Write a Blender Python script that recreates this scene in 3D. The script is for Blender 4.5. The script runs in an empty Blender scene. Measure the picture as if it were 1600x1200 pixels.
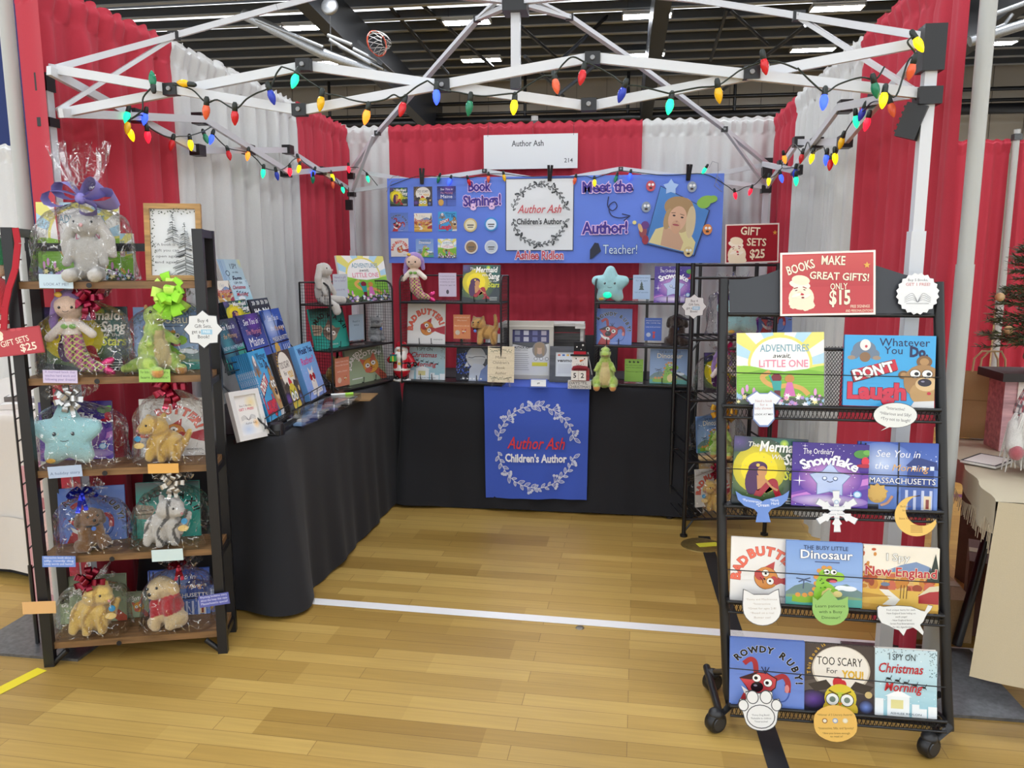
import bpy, math, random
from mathutils import Matrix, Vector, noise
from math import sin, cos, pi, radians as R
SC = bpy.context.scene
COL = SC.collection
random.seed(7)
# ---------------------------------------------------------------- camera
F, EYE, VPX, VPY = 1200.0, 1.43, 966.0, 413.0
PITCH = math.atan((600 - VPY) / F)
PSI = math.atan((VPX - 800) * cos(PITCH) / F)
FW = Vector((-sin(PSI) * cos(PITCH), cos(PSI) * cos(PITCH), -sin(PITCH)))
RT = Vector((cos(PSI), sin(PSI), 0))
UP = RT.cross(FW)
CAM = Vector((0, 0, EYE))
cd = bpy.data.cameras.new('camera'); cd.sensor_width = 36; cd.lens = F * 36 / 1600; cd.clip_end = 200
co = bpy.data.objects.new('camera', cd); COL.objects.link(co)
m3 = Matrix((RT, UP, -FW)).transposed()
co.matrix_world = Matrix.Translation(CAM) @ m3.to_4x4()
SC.camera = co
# ---------------------------------------------------------------- world and exposure
w = bpy.data.worlds.new('world'); SC.world = w; w.use_nodes = True
w.node_tree.nodes['Background'].inputs[0].default_value = (.93, .97, 1, 1)
w.node_tree.nodes['Background'].inputs[1].default_value = 1.75
SC.view_settings.view_transform = 'Standard'; SC.view_settings.look = 'None'
SC.view_settings.exposure = 0.1; SC.view_settings.gamma = 1.0
SC.view_settings.use_curve_mapping = False
SC.cycles.max_bounces = 7; SC.cycles.transparent_max_bounces = 14; SC.cycles.caustics_reflective = False
SC.cycles.caustics_refractive = False; SC.cycles.sample_clamp_indirect = 6; SC.cycles.use_denoising = True
LAMP = 58.0        # radiance of the hall's tube fixtures (their diffusers are built with the ceiling)

# ---------------------------------------------------------------- picking points of the room along the camera's rays
def ray(x, y): return FW + RT * ((x - 800) / F) - UP * ((y - 600) / F)
def onZ(x, y, z): d = ray(x, y); return CAM + d * ((z - EYE) / d.z)
def onY(x, y, Y): d = ray(x, y); return CAM + d * (Y / d.y)
def onX(x, y, X): d = ray(x, y); return CAM + d * (X / d.x)
def V(*a): return Vector(a)
class PF:
    """a plane in the room: origin, x to the right, y up, z to the viewer"""
    def __init__(s, o, x, y):
        s.o = Vector(o); s.x = Vector(x).normalized(); y = Vector(y); s.y = (y - s.x * y.dot(s.x)).normalized(); s.z = s.x.cross(s.y)
    def pt(s, px, py, off=0):
        d = ray(px, py); o = s.o + s.z * off
        return CAM + d * ((o - CAM).dot(s.z) / d.dot(s.z))
    def uv(s, px, py):
        p = s.pt(px, py) - s.o; return p.dot(s.x), p.dot(s.y)
    def M(s, o=None, off=0):
        m = Matrix((s.x, s.y, s.z)).transposed().to_4x4(); o = Vector(s.o if o is None else o) + s.z * off
        return Matrix.Translation(o) @ m
    def back(s, d, up=0): return PF(s.o - s.z * d + s.y * up, s.x, s.y)
def baseline(a, b, z, tilt=0):
    """upright plane standing on the line between two points at height z, leaning back by tilt degrees"""
    A = onZ(a[0], a[1], z); B = onZ(b[0], b[1], z)
    return upright(A, B, tilt)
def upright(A, B, tilt=0):
    x = (B - A).normalized(); x.z = 0; x.normalize(); n = x.cross(V(0, 0, 1)); t = R(tilt)
    return PF(A, x, V(0, 0, 1) * cos(t) - n * sin(t))
def rect(pl, tl, tr, br, bl, off=0):
    """bottom-centre matrix, width and height of a rectangle seen at four corners on a plane"""
    q = [pl.pt(*p, off) for p in (tl, tr, br, bl)]
    bx = (q[2] - q[3]); tx = (q[1] - q[0]); x = (bx + tx).normalized(); x = (x - pl.z * x.dot(pl.z)).normalized()
    w = (bx.length + tx.length) / 2; h = ((q[0] - q[3]).length + (q[1] - q[2]).length) / 2
    y = pl.z.cross(x); c = (q[0] + q[1] + q[2] + q[3]) / 4 - y * h / 2
    return Matrix.Translation(c) @ Matrix((x, y, pl.z)).transposed().to_4x4(), w, h
def box4(pl, x0, y0, x1, y1, off=0): return rect(pl, (x0, y0), (x1, y0), (x1, y1), (x0, y1), off)

# ---------------------------------------------------------------- colours and materials
def lin(c): return c / 12.92 if c <= .04045 else ((c + .055) / 1.055) ** 2.4
def hx(h):
    if not isinstance(h, str): return h
    h = h.lstrip('#')
    if len(h) == 3: h = ''.join(c * 2 for c in h)
    return tuple(lin(int(h[i:i + 2], 16) / 255) for i in (0, 2, 4))
MATS = {}
def nmat(name):
    m = bpy.data.materials.new(name); m.use_nodes = True
    nt = m.node_tree; return m, nt, nt.nodes, nt.links, nt.nodes['Principled BSDF']
def mat(kind):
    """surface finishes; the colour comes from the mesh's own 'Col' attribute, varied by a little noise"""
    if kind in MATS: return MATS[kind]
    rough, metal, bump, bscale, var, sheen = dict(
        print_=(.5, 0, 0, 1, 0, 0), gloss=(.22, 0, 0, 1, 0, 0), paper=(.7, 0, .02, 300, .03, 0),
        cloth=(.9, 0, .12, 900, .05, .05), drape=(.9, 0, .1, 500, .05, .04), plush=(1, 0, .9, 380, .14, .5), metal=(.38, .0, 0, 1, .04, 0), white=(.3, 0, 0, 1, .02, 0),
        steel=(.4, .8, .05, 60, .15, 0), plastic=(.4, 0, 0, 1, .02, 0), wood=(.5, 0, .1, 60, .25, 0), card=(.8, 0, .05, 120, .06, 0), foil=(.16, .55, .3, 30, .05, 0), wicker=(.7, 0, .5, 200, .2, 0))[kind]
    m, nt, N, L, b = nmat(kind.strip('_') + '_finish')
    at = N.new('ShaderNodeAttribute'); at.attribute_name = 'Col'
    b.inputs['Roughness'].default_value = rough; b.inputs['Metallic'].default_value = metal
    if sheen: b.inputs['Sheen Weight'].default_value = sheen
    src = at.outputs['Color']
    if var or bump:
        tc = N.new('ShaderNodeTexCoord'); nz = N.new('ShaderNodeTexNoise'); nz.inputs['Scale'].default_value = bscale; nz.inputs['Detail'].default_value = 3
        if kind == 'wood':
            mp = N.new('ShaderNodeMapping'); mp.inputs['Scale'].default_value = (.12, 1, 1); L.new(tc.outputs['Object'], mp.inputs[0]); L.new(mp.outputs[0], nz.inputs['Vector'])
        else: L.new(tc.outputs['Object'], nz.inputs['Vector'])
        if var:
            mr = N.new('ShaderNodeMapRange'); mr.inputs['To Min'].default_value = 1 - var * 1.6; mr.inputs['To Max'].default_value = 1 + var * 1.6
            mr.inputs['From Min'].default_value = .25; mr.inputs['From Max'].default_value = .75
            L.new(nz.outputs['Fac'], mr.inputs['Value'])
            mx = N.new('ShaderNodeVectorMath'); mx.operation = 'SCALE'; L.new(src, mx.inputs[0]); L.new(mr.outputs[0], mx.inputs['Scale']); src = mx.outputs[0]
        if bump:
            bp = N.new('ShaderNodeBump'); bp.inputs['Strength'].default_value = bump; bp.inputs['Distance'].default_value = .004 if kind == 'plush' else .002
            L.new(nz.outputs['Fac'], bp.inputs['Height']); L.new(bp.outputs[0], b.inputs['Normal'])
    L.new(src, b.inputs['Base Color'])
    MATS[kind] = m; return m
def glow(name, col, s, base=None):
    if name in MATS: return MATS[name]
    m, nt, N, L, b = nmat(name); b.inputs['Base Color'].default_value = (*hx(base or col), 1)
    b.inputs['Emission Color'].default_value = (*hx(col), 1); b.inputs['Emission Strength'].default_value = s
    b.inputs['Roughness'].default_value = .3
    MATS[name] = m; return m
def film(name, tint='ffffff', base=.01, crinkle=1.0, scale=24):
    """clear film: transparent, with sharp wrinkled reflections"""
    if name in MATS: return MATS[name]
    m = bpy.data.materials.new(name); m.use_nodes = True; N = m.node_tree.nodes; L = m.node_tree.links
    N.remove(N['Principled BSDF']); out = N['Material Output']
    tr = N.new('ShaderNodeBsdfTransparent'); tr.inputs[0].default_value = (*hx(tint), 1)
    gl = N.new('ShaderNodeBsdfGlossy'); gl.inputs['Roughness'].default_value = .07
    fr = N.new('ShaderNodeFresnel'); fr.inputs['IOR'].default_value = 1.3
    ad = N.new('ShaderNodeMath'); ad.operation = 'MULTIPLY_ADD'; ad.inputs[1].default_value = .6; ad.inputs[2].default_value = base; ad.use_clamp = True
    mx = N.new('ShaderNodeMixShader'); L.new(fr.outputs[0], ad.inputs[0]); L.new(ad.outputs[0], mx.inputs[0])
    L.new(tr.outputs[0], mx.inputs[1]); L.new(gl.outputs[0], mx.inputs[2]); L.new(mx.outputs[0], out.inputs[0])
    if crinkle:
        tc = N.new('ShaderNodeTexCoord'); vo = N.new('ShaderNodeTexNoise'); vo.inputs['Scale'].default_value = scale; vo.inputs['Detail'].default_value = 4
        vo.inputs['Distortion'].default_value = 1.5
        bp = N.new('ShaderNodeBump'); bp.inputs['Strength'].default_value = .7; bp.inputs['Distance'].default_value = .02
        L.new(tc.outputs['Object'], vo.inputs['Vector']); L.new(vo.outputs['Fac'], bp.inputs['Height'])
        L.new(bp.outputs[0], gl.inputs['Normal']); L.new(bp.outputs[0], fr.inputs['Normal'])
        # sharp creases in the film catch more light
        wp = N.new('ShaderNodeTexNoise'); wp.inputs['Scale'].default_value = 9; mxv = N.new('ShaderNodeMix'); mxv.data_type = 'VECTOR'; mxv.inputs[0].default_value = .12
        L.new(tc.outputs['Object'], wp.inputs['Vector']); L.new(tc.outputs['Object'], mxv.inputs[4]); L.new(wp.outputs['Color'], mxv.inputs[5])
        vr = N.new('ShaderNodeTexVoronoi'); vr.feature = 'DISTANCE_TO_EDGE'; vr.inputs['Scale'].default_value = 26; L.new(mxv.outputs[1], vr.inputs['Vector'])
        cr = N.new('ShaderNodeMapRange'); cr.inputs['From Min'].default_value = .0; cr.inputs['From Max'].default_value = .045; cr.inputs['To Min'].default_value = .55; cr.inputs['To Max'].default_value = 0
        L.new(vr.outputs['Distance'], cr.inputs['Value'])
        gate = N.new('ShaderNodeMath'); gate.operation = 'GREATER_THAN'; gate.inputs[1].default_value = .52; L.new(vo.outputs['Fac'], gate.inputs[0])
        mu = N.new('ShaderNodeMath'); mu.operation = 'MULTIPLY'; L.new(cr.outputs[0], mu.inputs[0]); L.new(gate.outputs[0], mu.inputs[1])
        sm = N.new('ShaderNodeMath'); sm.operation = 'ADD'; sm.use_clamp = True; L.new(mu.outputs[0], sm.inputs[0]); L.new(ad.outputs[0], sm.inputs[1]); L.new(sm.outputs[0], mx.inputs[0])
    MATS[name] = m; return m

# ---------------------------------------------------------------- mesh builder
class MB:
    def __init__(s, col='888'):
        s.v = []; s.f = []; s.c = []; s.sm = []; s.col = hx(col); s.M = None; s.mi = []; s.slot = 0
    def add(s, vs, fs, col=None, smooth=False, vc=None):
        k = len(s.v); M = s.M
        s.v += [tuple(M @ Vector(p)) if M else tuple(p) for p in vs]
        c = hx(col) if col is not None else s.col
        for i, f in enumerate(fs):
            s.f.append([k + j for j in f]); s.sm.append(smooth); s.mi.append(s.slot)
            s.c.append([vc[j] for j in f] if vc else c)
        return s
    def box(s, c, d, col=None, M=None):
        x, y, z = (e / 2 for e in d)
        vs = [Vector((c[0] + a * x, c[1] + b * y, c[2] + e * z)) for e in (-1, 1) for b in (-1, 1) for a in (-1, 1)]
        if M: vs = [M @ v for v in vs]
        return s.add(vs, [(0, 2, 3, 1), (4, 5, 7, 6), (0, 1, 5, 4), (2, 6, 7, 3), (0, 4, 6, 2), (1, 3, 7, 5)], col)
    def bar(s, a, b, w, h=None, col=None, up=(0, 0, 1)):
        a = Vector(a); b = Vector(b); d = b - a; n = d.length; z = d.normalized(); u = Vector(up)
        if abs(z.dot(u)) > .98: u = V(0, 1, 0)
        x = u.cross(z).normalized(); y = z.cross(x); h = h or w
        M = Matrix.Translation((a + b) / 2) @ Matrix((x, y, z)).transposed().to_4x4()
        return s.box((0, 0, 0), (w, h, n), col, M)
    def tube(s, pts, r, n=8, col=None, closed=False, caps=True):
        pts = [Vector(p) for p in pts]; m = len(pts); vs = []; px = None
        rr = r if isinstance(r, (list, tuple)) else [r] * m
        for i, p in enumerate(pts):
            if closed: t = pts[(i + 1) % m] - pts[i - 1]
            else: t = pts[min(i + 1, m - 1)] - pts[max(i - 1, 0)]
            if t.length < 1e-9: t = V(0, 0, 1)
            t.normalize()
            if px is None:
                u = V(0, 0, 1) if abs(t.z) < .9 else V(1, 0, 0); px = u.cross(t).normalized()
            else:
                px = px - t * px.dot(t)
                px = px.normalized() if px.length > 1e-6 else V(1, 0, 0)
            py = t.cross(px)
            for k in range(n):
                a = 2 * pi * k / n; vs.append(p + (px * cos(a) + py * sin(a)) * rr[i])
        fs = []
        for i in range(m if closed else m - 1):
            j = (i + 1) % m
            for k in range(n): fs.append((i * n + k, i * n + (k + 1) % n, j * n + (k + 1) % n, j * n + k))
        s.add(vs, fs, col, True)
        if caps and not closed: s.add(vs[:n], [tuple(range(n - 1, -1, -1))], col); s.add(vs[-n:], [tuple(range(n))], col)
        return s
    def lathe(s, prof, n=16, col=None, M=None, cols=None):
        """profile of (radius, z) turned about z"""
        vs = []; fs = []
        for r, z in prof:
            for k in range(n):
                a = 2 * pi * k / n; v = V(r * cos(a), r * sin(a), z); vs.append(M @ v if M else v)
        for i in range(len(prof) - 1):
            for k in range(n): fs.append((i * n + k, i * n + (k + 1) % n, (i + 1) * n + (k + 1) % n, (i + 1) * n + k))
        return s.add(vs, fs, col, True)
    def ball(s, c, r, col=None, n=12, m=8, M=None):
        if not isinstance(r, (tuple, list)): r = (r, r, r)
        vs = []; fs = []
        for i in range(m + 1):
            t = pi * i / m
            for k in range(n):
                a = 2 * pi * k / n; v = V(r[0] * sin(t) * cos(a), r[1] * sin(t) * sin(a), r[2] * cos(t))
                if M: v = M @ v
                vs.append(v + Vector(c))
        for i in range(m):
            for k in range(n): fs.append(((i + 1) * n + k, (i + 1) * n + (k + 1) % n, i * n + (k + 1) % n, i * n + k))
        return s.add(vs, fs, col, True)
    def prism(s, pts, z0, z1, col=None, side=None):
        """outline in x,y extruded along z"""
        n = len(pts); ar = sum(pts[i][0] * pts[(i + 1) % n][1] - pts[(i + 1) % n][0] * pts[i][1] for i in range(n))
        if ar < 0: pts = pts[::-1]
        vs = [(x, y, z0) for x, y in pts] + [(x, y, z1) for x, y in pts]
        s.add(vs, [tuple(range(n - 1, -1, -1)), tuple(range(n, 2 * n))], col)
        return s.add(vs, [(i, (i + 1) % n, n + (i + 1) % n, n + i) for i in range(n)], side if side is not None else col)
    def grid(s, fn, nu, nv, col=None, smooth=True, colfn=None):
        vs = []; cs = []
        for j in range(nv + 1):
            for i in range(nu + 1):
                vs.append(fn(i / nu, j / nv))
                if colfn: cs.append(hx(colfn(i / nu, j / nv)))
        fs = [(j * (nu + 1) + i, j * (nu + 1) + i + 1, (j + 1) * (nu + 1) + i + 1, (j + 1) * (nu + 1) + i) for j in range(nv) for i in range(nu)]
        return s.add(vs, fs, col, smooth, cs if colfn else None)
    def build(s, name, material='plastic', parent=None, M=None):
        me = bpy.data.meshes.new(name); me.from_pydata(s.v, [], s.f)
        ca = me.color_attributes.new('Col', 'FLOAT_COLOR', 'CORNER'); buf = []
        for f, c in zip(s.f, s.c):
            if isinstance(c, list):
                for q in c: buf += (q[0], q[1], q[2], 1)
            else: buf += (c[0], c[1], c[2], 1) * len(f)
        ca.data.foreach_set('color', buf)
        me.polygons.foreach_set('use_smooth', s.sm)
        ml = material if isinstance(material, (list, tuple)) else [material]
        for q in ml: me.materials.append(mat(q) if isinstance(q, str) else q)
        if len(ml) > 1: me.polygons.foreach_set('material_index', s.mi)
        me.update(); me.set_sharp_from_angle(angle=R(50))
        return link(name, me, parent, M)
def link(name, data, parent=None, M=None):
    o = bpy.data.objects.new(name, data); COL.objects.link(o)
    if parent is not None: o.parent = parent
    if M is not None: o.matrix_local = M
    return o
def tag(o, label, cat, group=None, kind=None):
    o['label'] = label; o['category'] = cat
    if group: o['group'] = group
    if kind: o['kind'] = kind
    return o
def thing(name, label, cat, M=None, group=None):
    o = bpy.data.objects.new(name, None); COL.objects.link(o); o.empty_display_size = .1
    if M is not None: o.matrix_world = M
    return tag(o, label, cat, group)
def struct(o): o['kind'] = 'structure'; return o
def dup(root, M, label, group=None):
    r = root.copy(); COL.objects.link(r); r.matrix_world = M; r['label'] = label
    if group: r['group'] = group
    for ch in list(root.children):
        c = ch.copy(); COL.objects.link(c); c.parent = r
        for g in list(ch.children):
            d = g.copy(); COL.objects.link(d); d.parent = c
    return r
def T(*a): return Matrix.Translation(Vector(a))
def RX(a): return Matrix.Rotation(R(a), 4, 'X')
def RY(a): return Matrix.Rotation(R(a), 4, 'Y')
def RZ(a): return Matrix.Rotation(R(a), 4, 'Z')
def stand(pl, p=None): 
    """upright frame at a point: x right along the plane, y into the scene, z up"""
    x = pl.x.copy(); x.z = 0; x.normalize(); z = V(0, 0, 1); y = z.cross(x)
    return Matrix.Translation(Vector(pl.o if p is None else p)) @ Matrix((x, y, z)).transposed().to_4x4()
# ================================================================ the hall
def floor_mat():
    m, nt, N, L, b = nmat('maple_gym_floor')
    tc = N.new('ShaderNodeTexCoord'); mp = N.new('ShaderNodeMapping'); mp.inputs['Rotation'].default_value = (0, 0, R(1.5))
    L.new(tc.outputs['Object'], mp.inputs[0])
    def brick(w, h, off, c1, c2, mort, ms):
        br = N.new('ShaderNodeTexBrick'); br.offset = off; br.offset_frequency = 2; br.inputs['Scale'].default_value = 1
        br.inputs['Brick Width'].default_value = w; br.inputs['Row Height'].default_value = h
        br.inputs['Mortar Size'].default_value = ms; br.inputs['Mortar Smooth'].default_value = .3; br.inputs['Bias'].default_value = 0
        br.inputs['Color1'].default_value = (*hx(c1), 1); br.inputs['Color2'].default_value = (*hx(c2), 1); br.inputs['Mortar'].default_value = (*hx(mort), 1)
        L.new(mp.outputs[0], br.inputs['Vector']); return br
    b1 = brick(.93, .072, .37, 'c6a55c', 'b18f49', '8b6c36', .0012)
    b2 = brick(.71, .144, .61, 'ffffff', 'dcd4c2', 'ffffff', .0)
    mx = N.new('ShaderNodeMix'); mx.data_type = 'RGBA'; mx.blend_type = 'MULTIPLY'; mx.inputs[0].default_value = 1
    L.new(b1.outputs['Color'], mx.inputs[6]); L.new(b2.outputs['Color'], mx.inputs[7])
    m2 = N.new('ShaderNodeMapping'); m2.inputs['Scale'].default_value = (1.2, 28, 1); L.new(mp.outputs[0], m2.inputs[0])
    nz = N.new('ShaderNodeTexNoise'); nz.inputs['Scale'].default_value = 3; nz.inputs['Detail'].default_value = 5; L.new(m2.outputs[0], nz.inputs['Vector'])
    n2 = N.new('ShaderNodeTexNoise'); n2.inputs['Scale'].default_value = 1.3; n2.inputs['Detail'].default_value = 3; L.new(mp.outputs[0], n2.inputs['Vector'])
    ad = N.new('ShaderNodeMath'); ad.operation = 'ADD'; L.new(nz.outputs['Fac'], ad.inputs[0]); L.new(n2.outputs['Fac'], ad.inputs[1])
    mr = N.new('ShaderNodeMapRange'); mr.inputs['From Min'].default_value = .6; mr.inputs['From Max'].default_value = 1.4; mr.inputs['To Min'].default_value = .82; mr.inputs['To Max'].default_value = 1.12
    L.new(ad.outputs[0], mr.inputs['Value'])
    sc = N.new('ShaderNodeVectorMath'); sc.operation = 'SCALE'; L.new(mx.outputs[2], sc.inputs[0]); L.new(mr.outputs[0], sc.inputs['Scale'])
    L.new(sc.outputs[0], b.inputs['Base Color']); b.inputs['Roughness'].default_value = .42
    return m
fl = MB().add([(-14, -6, 0), (14, -6, 0), (14, 28, 0), (-14, 28, 0)], [(0, 1, 2, 3)]).build('floor', floor_mat()); struct(fl)
def tape(name, pts, width, col, label):
    """flat strip on the floor along points"""
    mb = MB(col)
    for a, b in zip(pts[:-1], pts[1:]):
        a = Vector(a); b = Vector(b); n = (b - a).normalized(); n = V(-n.y, n.x, 0) * width / 2
        mb.add([a - n + V(0, 0, .0012), b - n + V(0, 0, .0012), b + n + V(0, 0, .0012), a + n + V(0, 0, .0012)], [(0, 1, 2, 3)])
    o = mb.build(name, 'print_'); o['label'] = label; struct(o); return o
tape('floor_line', [onZ(300, 925, 0), onZ(1600, 1025, 0)], .058, 'e9e8e6', 'white painted court line across the wood floor')
tape('floor_line', [onZ(-200, 1180, 0), onZ(66, 1046, 0)], .05, 'e6d21c', 'yellow painted court line by the rustic shelf')
tape('floor_line', [onZ(1100, 838, 0), onZ(1226, 1230, 0)], .062, '17171a', 'black painted court line under the book rack')
tape('floor_line', [onZ(1440, 773, 0), onZ(1700, 782, 0)], .07, '5b2a55', 'purple painted court line beyond the side drapes')
# floor socket plates
pl = MB('8a8478'); c = onZ(906, 981, 0); pl.lathe([(0, .004), (.014, .004), (.018, 0)], 14, M=T(*c)); tag(pl.build('floor_pin', 'steel'), 'small round metal pin set in the wood floor near the white line', 'floor pin')
c = onZ(1096, 852, 0); t = thing('floor_socket_cover', 'round brass floor socket cover with yellow tape behind the book rack', 'floor cover', T(*c))
MB('a48a52').lathe([(0, .004), (.1, .004), (.105, 0)], 26).build('disc', 'steel', t)
MB('d8d23a').box((.03, -.01, .0055), (.11, .05, .002), None, RZ(18)).build('tape', 'print_', t)

CEIL = 7.6; BACK = 27.0
cb = MB('5c6169')
# ribbed deck
n = 60
for i in range(40):
    y0 = -6 + i * .85; cb.add([(-16, y0, CEIL), (16, y0, CEIL), (16, y0 + .5, CEIL), (-16, y0 + .5, CEIL)], [(3, 2, 1, 0)])
    cb.add([(-16, y0 + .5, CEIL), (16, y0 + .5, CEIL), (16, y0 + .6, CEIL + .06), (-16, y0 + .6, CEIL + .06), (16, y0 + .85, CEIL + .06), (-16, y0 + .85, CEIL + .06)], [(3, 2, 1, 0), (5, 4, 2, 3)], '50545c')
struct(cb.build('ceiling', 'metal'))
for i, y in enumerate([10 + k * .95 for k in range(18)]):
    pj = MB('a4a7ab'); z = CEIL - .12
    pj.box((0, y, z), (32, .05, .2), '5a5e64'); pj.box((0, y - .03, z - .1), (32, .12, .03)); pj.box((0, y, z + .1), (32, .12, .02), '5a5e64')
    struct(pj.build('ceiling_beam', 'metal'))
def rafter(x, h0, h1):
    r = MB('20242c'); t = .16
    # tapered rigid frame: column at the back wall and rafter towards the viewer, sloping up
    r.box((x, BACK - .6, 3.2), (.34, .7, 6.4)); 
    for a, b in (((x, BACK - .3, 6.2), (x, 3.5, CEIL - .25)),):
        a = Vector(a); b = Vector(b)
        for (w, dz, hh) in ((.05, 0, .55), (.3, .3, .03), (.3, -.3, .03)):
            r.bar(a + V(0, 0, dz), b + V(0, 0, dz * .6), w, hh, up=(1, 0, 0)) if 0 else None
        vs = []
        for xx in (-t, t):
            vs += [(x + xx, a.y, a.z - .55), (x + xx, a.y, a.z + .6), (x + xx, b.y, b.z + .2), (x + xx, b.y, b.z - .15)]
        r.add(vs, [(0, 1, 2, 3), (7, 6, 5, 4), (0, 3, 7, 4), (1, 5, 6, 2)])
    struct(r.build('ceiling_beam', 'metal'))
for x in (-6.2, .75, 7.6): rafter(x, 0, 0)
wb = MB('b9b2a6'); wb.add([(-16, BACK, 0), (16, BACK, 0), (16, BACK, CEIL), (-16, BACK, CEIL)], [(3, 2, 1, 0)])
for k in range(32): wb.box((-15.5 + k, BACK - .01, CEIL / 2), (.012, .02, CEIL), '6d685f')
struct(wb.build('wall_back', 'metal'))
for sx, nm in ((-15.5, 'wall_left'), (15.5, 'wall_right')):
    wl_ = MB('c4beb2').box((sx, 17.5, CEIL / 2), (.1, 19, CEIL))
    struct(wl_.build(nm, 'metal'))
rl = thing('gallery_railing', 'black pipe railing of the upper gallery along the far wall', 'railing', T(0, BACK - 1.2, 0))
for z, rr in ((6.62, .06), (6.3, .05), (6.05, .16)): MB('111114').tube([(-15, 0, z), (15, 0, z)], rr, 8).build('rail', 'metal', rl)
for k in range(9): MB('111114').tube([(-13 + 3.3 * k, 0, 5.9), (-13 + 3.3 * k, 0, 7.45)], .05, 8).build('post', 'metal', rl)
# truss web rods under the roof
for k, (x0, y0, x1, y1) in enumerate(((640, -10, 770, 105), (600, 0, 700, 115), (875, 95, 952, 22), (812, 40, 875, 95), (870, 150, 952, 85), (1136, 14, 1110, 95), (1140, 15, 1200, 70), (1258, 40, 1130, 140), (820, 88, 880, 150))):
    a = onY(x0, y0, 19.5); b = onY(x1, y1, 22.5)
    if a.z > CEIL: a = onZ(x0, y0, CEIL)
    if b.z > CEIL: b = onZ(x1, y1, CEIL)
    o = MB('2c2f35').tube([a, b], .045, 6).build('roof_brace', 'metal')
    tag(o, 'thin dark diagonal steel rod bracing the hall roof', 'roof brace', 'diagonal rods under the roof')
# hall lights
LP = [(480, 43), (521, 98), (729, 35), (752, 94), (1011, 25), (1006, 86), (1308, 13), (1270, 78), (1550, 68), (1605, 4)]
dif = glow('tube_light_diffuser', 'f4f8ff', LAMP)
def ceiling_light(p, label):
    t = thing('ceiling_light', label, 'ceiling light', T(*p), 'rectangular tube lights under the dark hall roof')
    fr = MB('d9dbdd'); fr.box((0, 0, .06), (1.16, .4, .05)); 
    for s in (-1, 1): fr.box((s * .57, 0, .02), (.03, .4, .06)); fr.box((0, s * .19, .02), (1.16, .02, .06))
    fr.build('housing', 'white', t)
    MB().box((0, 0, .012), (1.1, .36, .03)).build('diffuser', dif, t)
    for s in (-.45, .45): MB('555').tube([(s, 0, .08), (s, 0, CEIL - p[2] - .02)], .006, 5).build('hanger', 'steel', t)
    return t
names = ['tube light on dark ceiling above the left drape wall', 'tube light on dark ceiling left of the basketball hoop, lower of two', 'tube light on dark ceiling right of the basketball hoop, upper',
         'tube light on dark ceiling right of the basketball hoop, lower', 'upper tube light on dark ceiling right of the centre canopy post', 'lower tube light on dark ceiling right of the centre canopy post',
         'upper tube light left of the right red drape', 'lower tube light left of the right red drape', 'tube light seen right of the tall right drape pole', 'tube light at the top right corner over the metal mast']
for (x, y), nm in zip(LP, names): ceiling_light(onZ(x, y, 7.2), 'white rectangular ' + nm)
for gx in (-9.6, -5.4, -1.2, 3.0, 7.2):
    for gy in (-3.2, .4, 3.9, 7.4, 10.9, 14.3):
        ceiling_light(V(gx, gy, 7.2), 'white rectangular tube light over the booth, out of the picture')

# ---------------------------------------------------------------- pipe and drape
def drape(A, B, h, col, label, seed, name='drape', wl=.16, amp=.022, base=.02, side=1, group=None):
    A = Vector(A); B = Vector(B); L = (B - A).length; x = (B - A).normalized(); n = x.cross(V(0, 0, 1)) * side
    rnd = random.Random(seed); ph = [rnd.uniform(0, 6.28) for _ in range(5)]; mb = MB(col)
    nu = int(L / .012); rows = [0, .02, .06, .15, .3, .5, .7, .85, .93, .948, .952, .956, .965, .98, .988, .992, 1.0]
    def fn(u, v):
        v = rows[int(round(v * (len(rows) - 1)))]
        s = u * L
        k = s / wl + .25 * sin(s * 2.1 + ph[0])
        w = sin(6.283 * k + ph[1]) + .45 * sin(6.283 * k * 2.1 + ph[2]) + .35 * sin(6.283 * k * .45 + ph[3])
        a = amp * (1.15 - .35 * v)
        if v > .955: a = .008; w += 1.1 * sin(s * 260 / 3 + ph[4]) + .5 * sin(s * 51 + ph[1])
        elif v > .946: a = amp * .5
        z = base + (h - base) * v
        if v >= .98: z += .008 * sin(s * 83 + ph[2]) * (1 if v > .985 else .3)
        d = w * a
        if .975 < v < .99: d += .012
        return A + x * s + n * d + V(0, 0, z)
    mb.grid(fn, nu, len(rows) - 1)
    o = mb.build(name, 'drape'); tag(o, label, 'drape', group); return o
RED, WHT = 'b83344', 'cdcecc'
DH = 2.44; XL, XR, YB = -2.03, 1.06, 5.72
def left_y(px, py): return onX(px, py, XL).y
def right_y(px, py): return onX(px, py, XR).y
ly = [2.58, left_y(262, 60), left_y(460, 160), YB]
ly[0] = 2.62
for i, (c, nm) in enumerate([(RED, 'red drape panel behind the rustic gift shelf, on the left booth side'), (WHT, 'white drape panel between two red ones on the left booth side'), (RED, 'narrow red drape panel at the back left corner of the booth')]):
    lxx = lambda y: XL - .07 * max(0, (3.4 - y)) / .8
    drape((lxx(ly[i]), ly[i], 0), (lxx(ly[i + 1]), ly[i + 1], 0), DH, c, nm, 11 + i)
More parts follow.
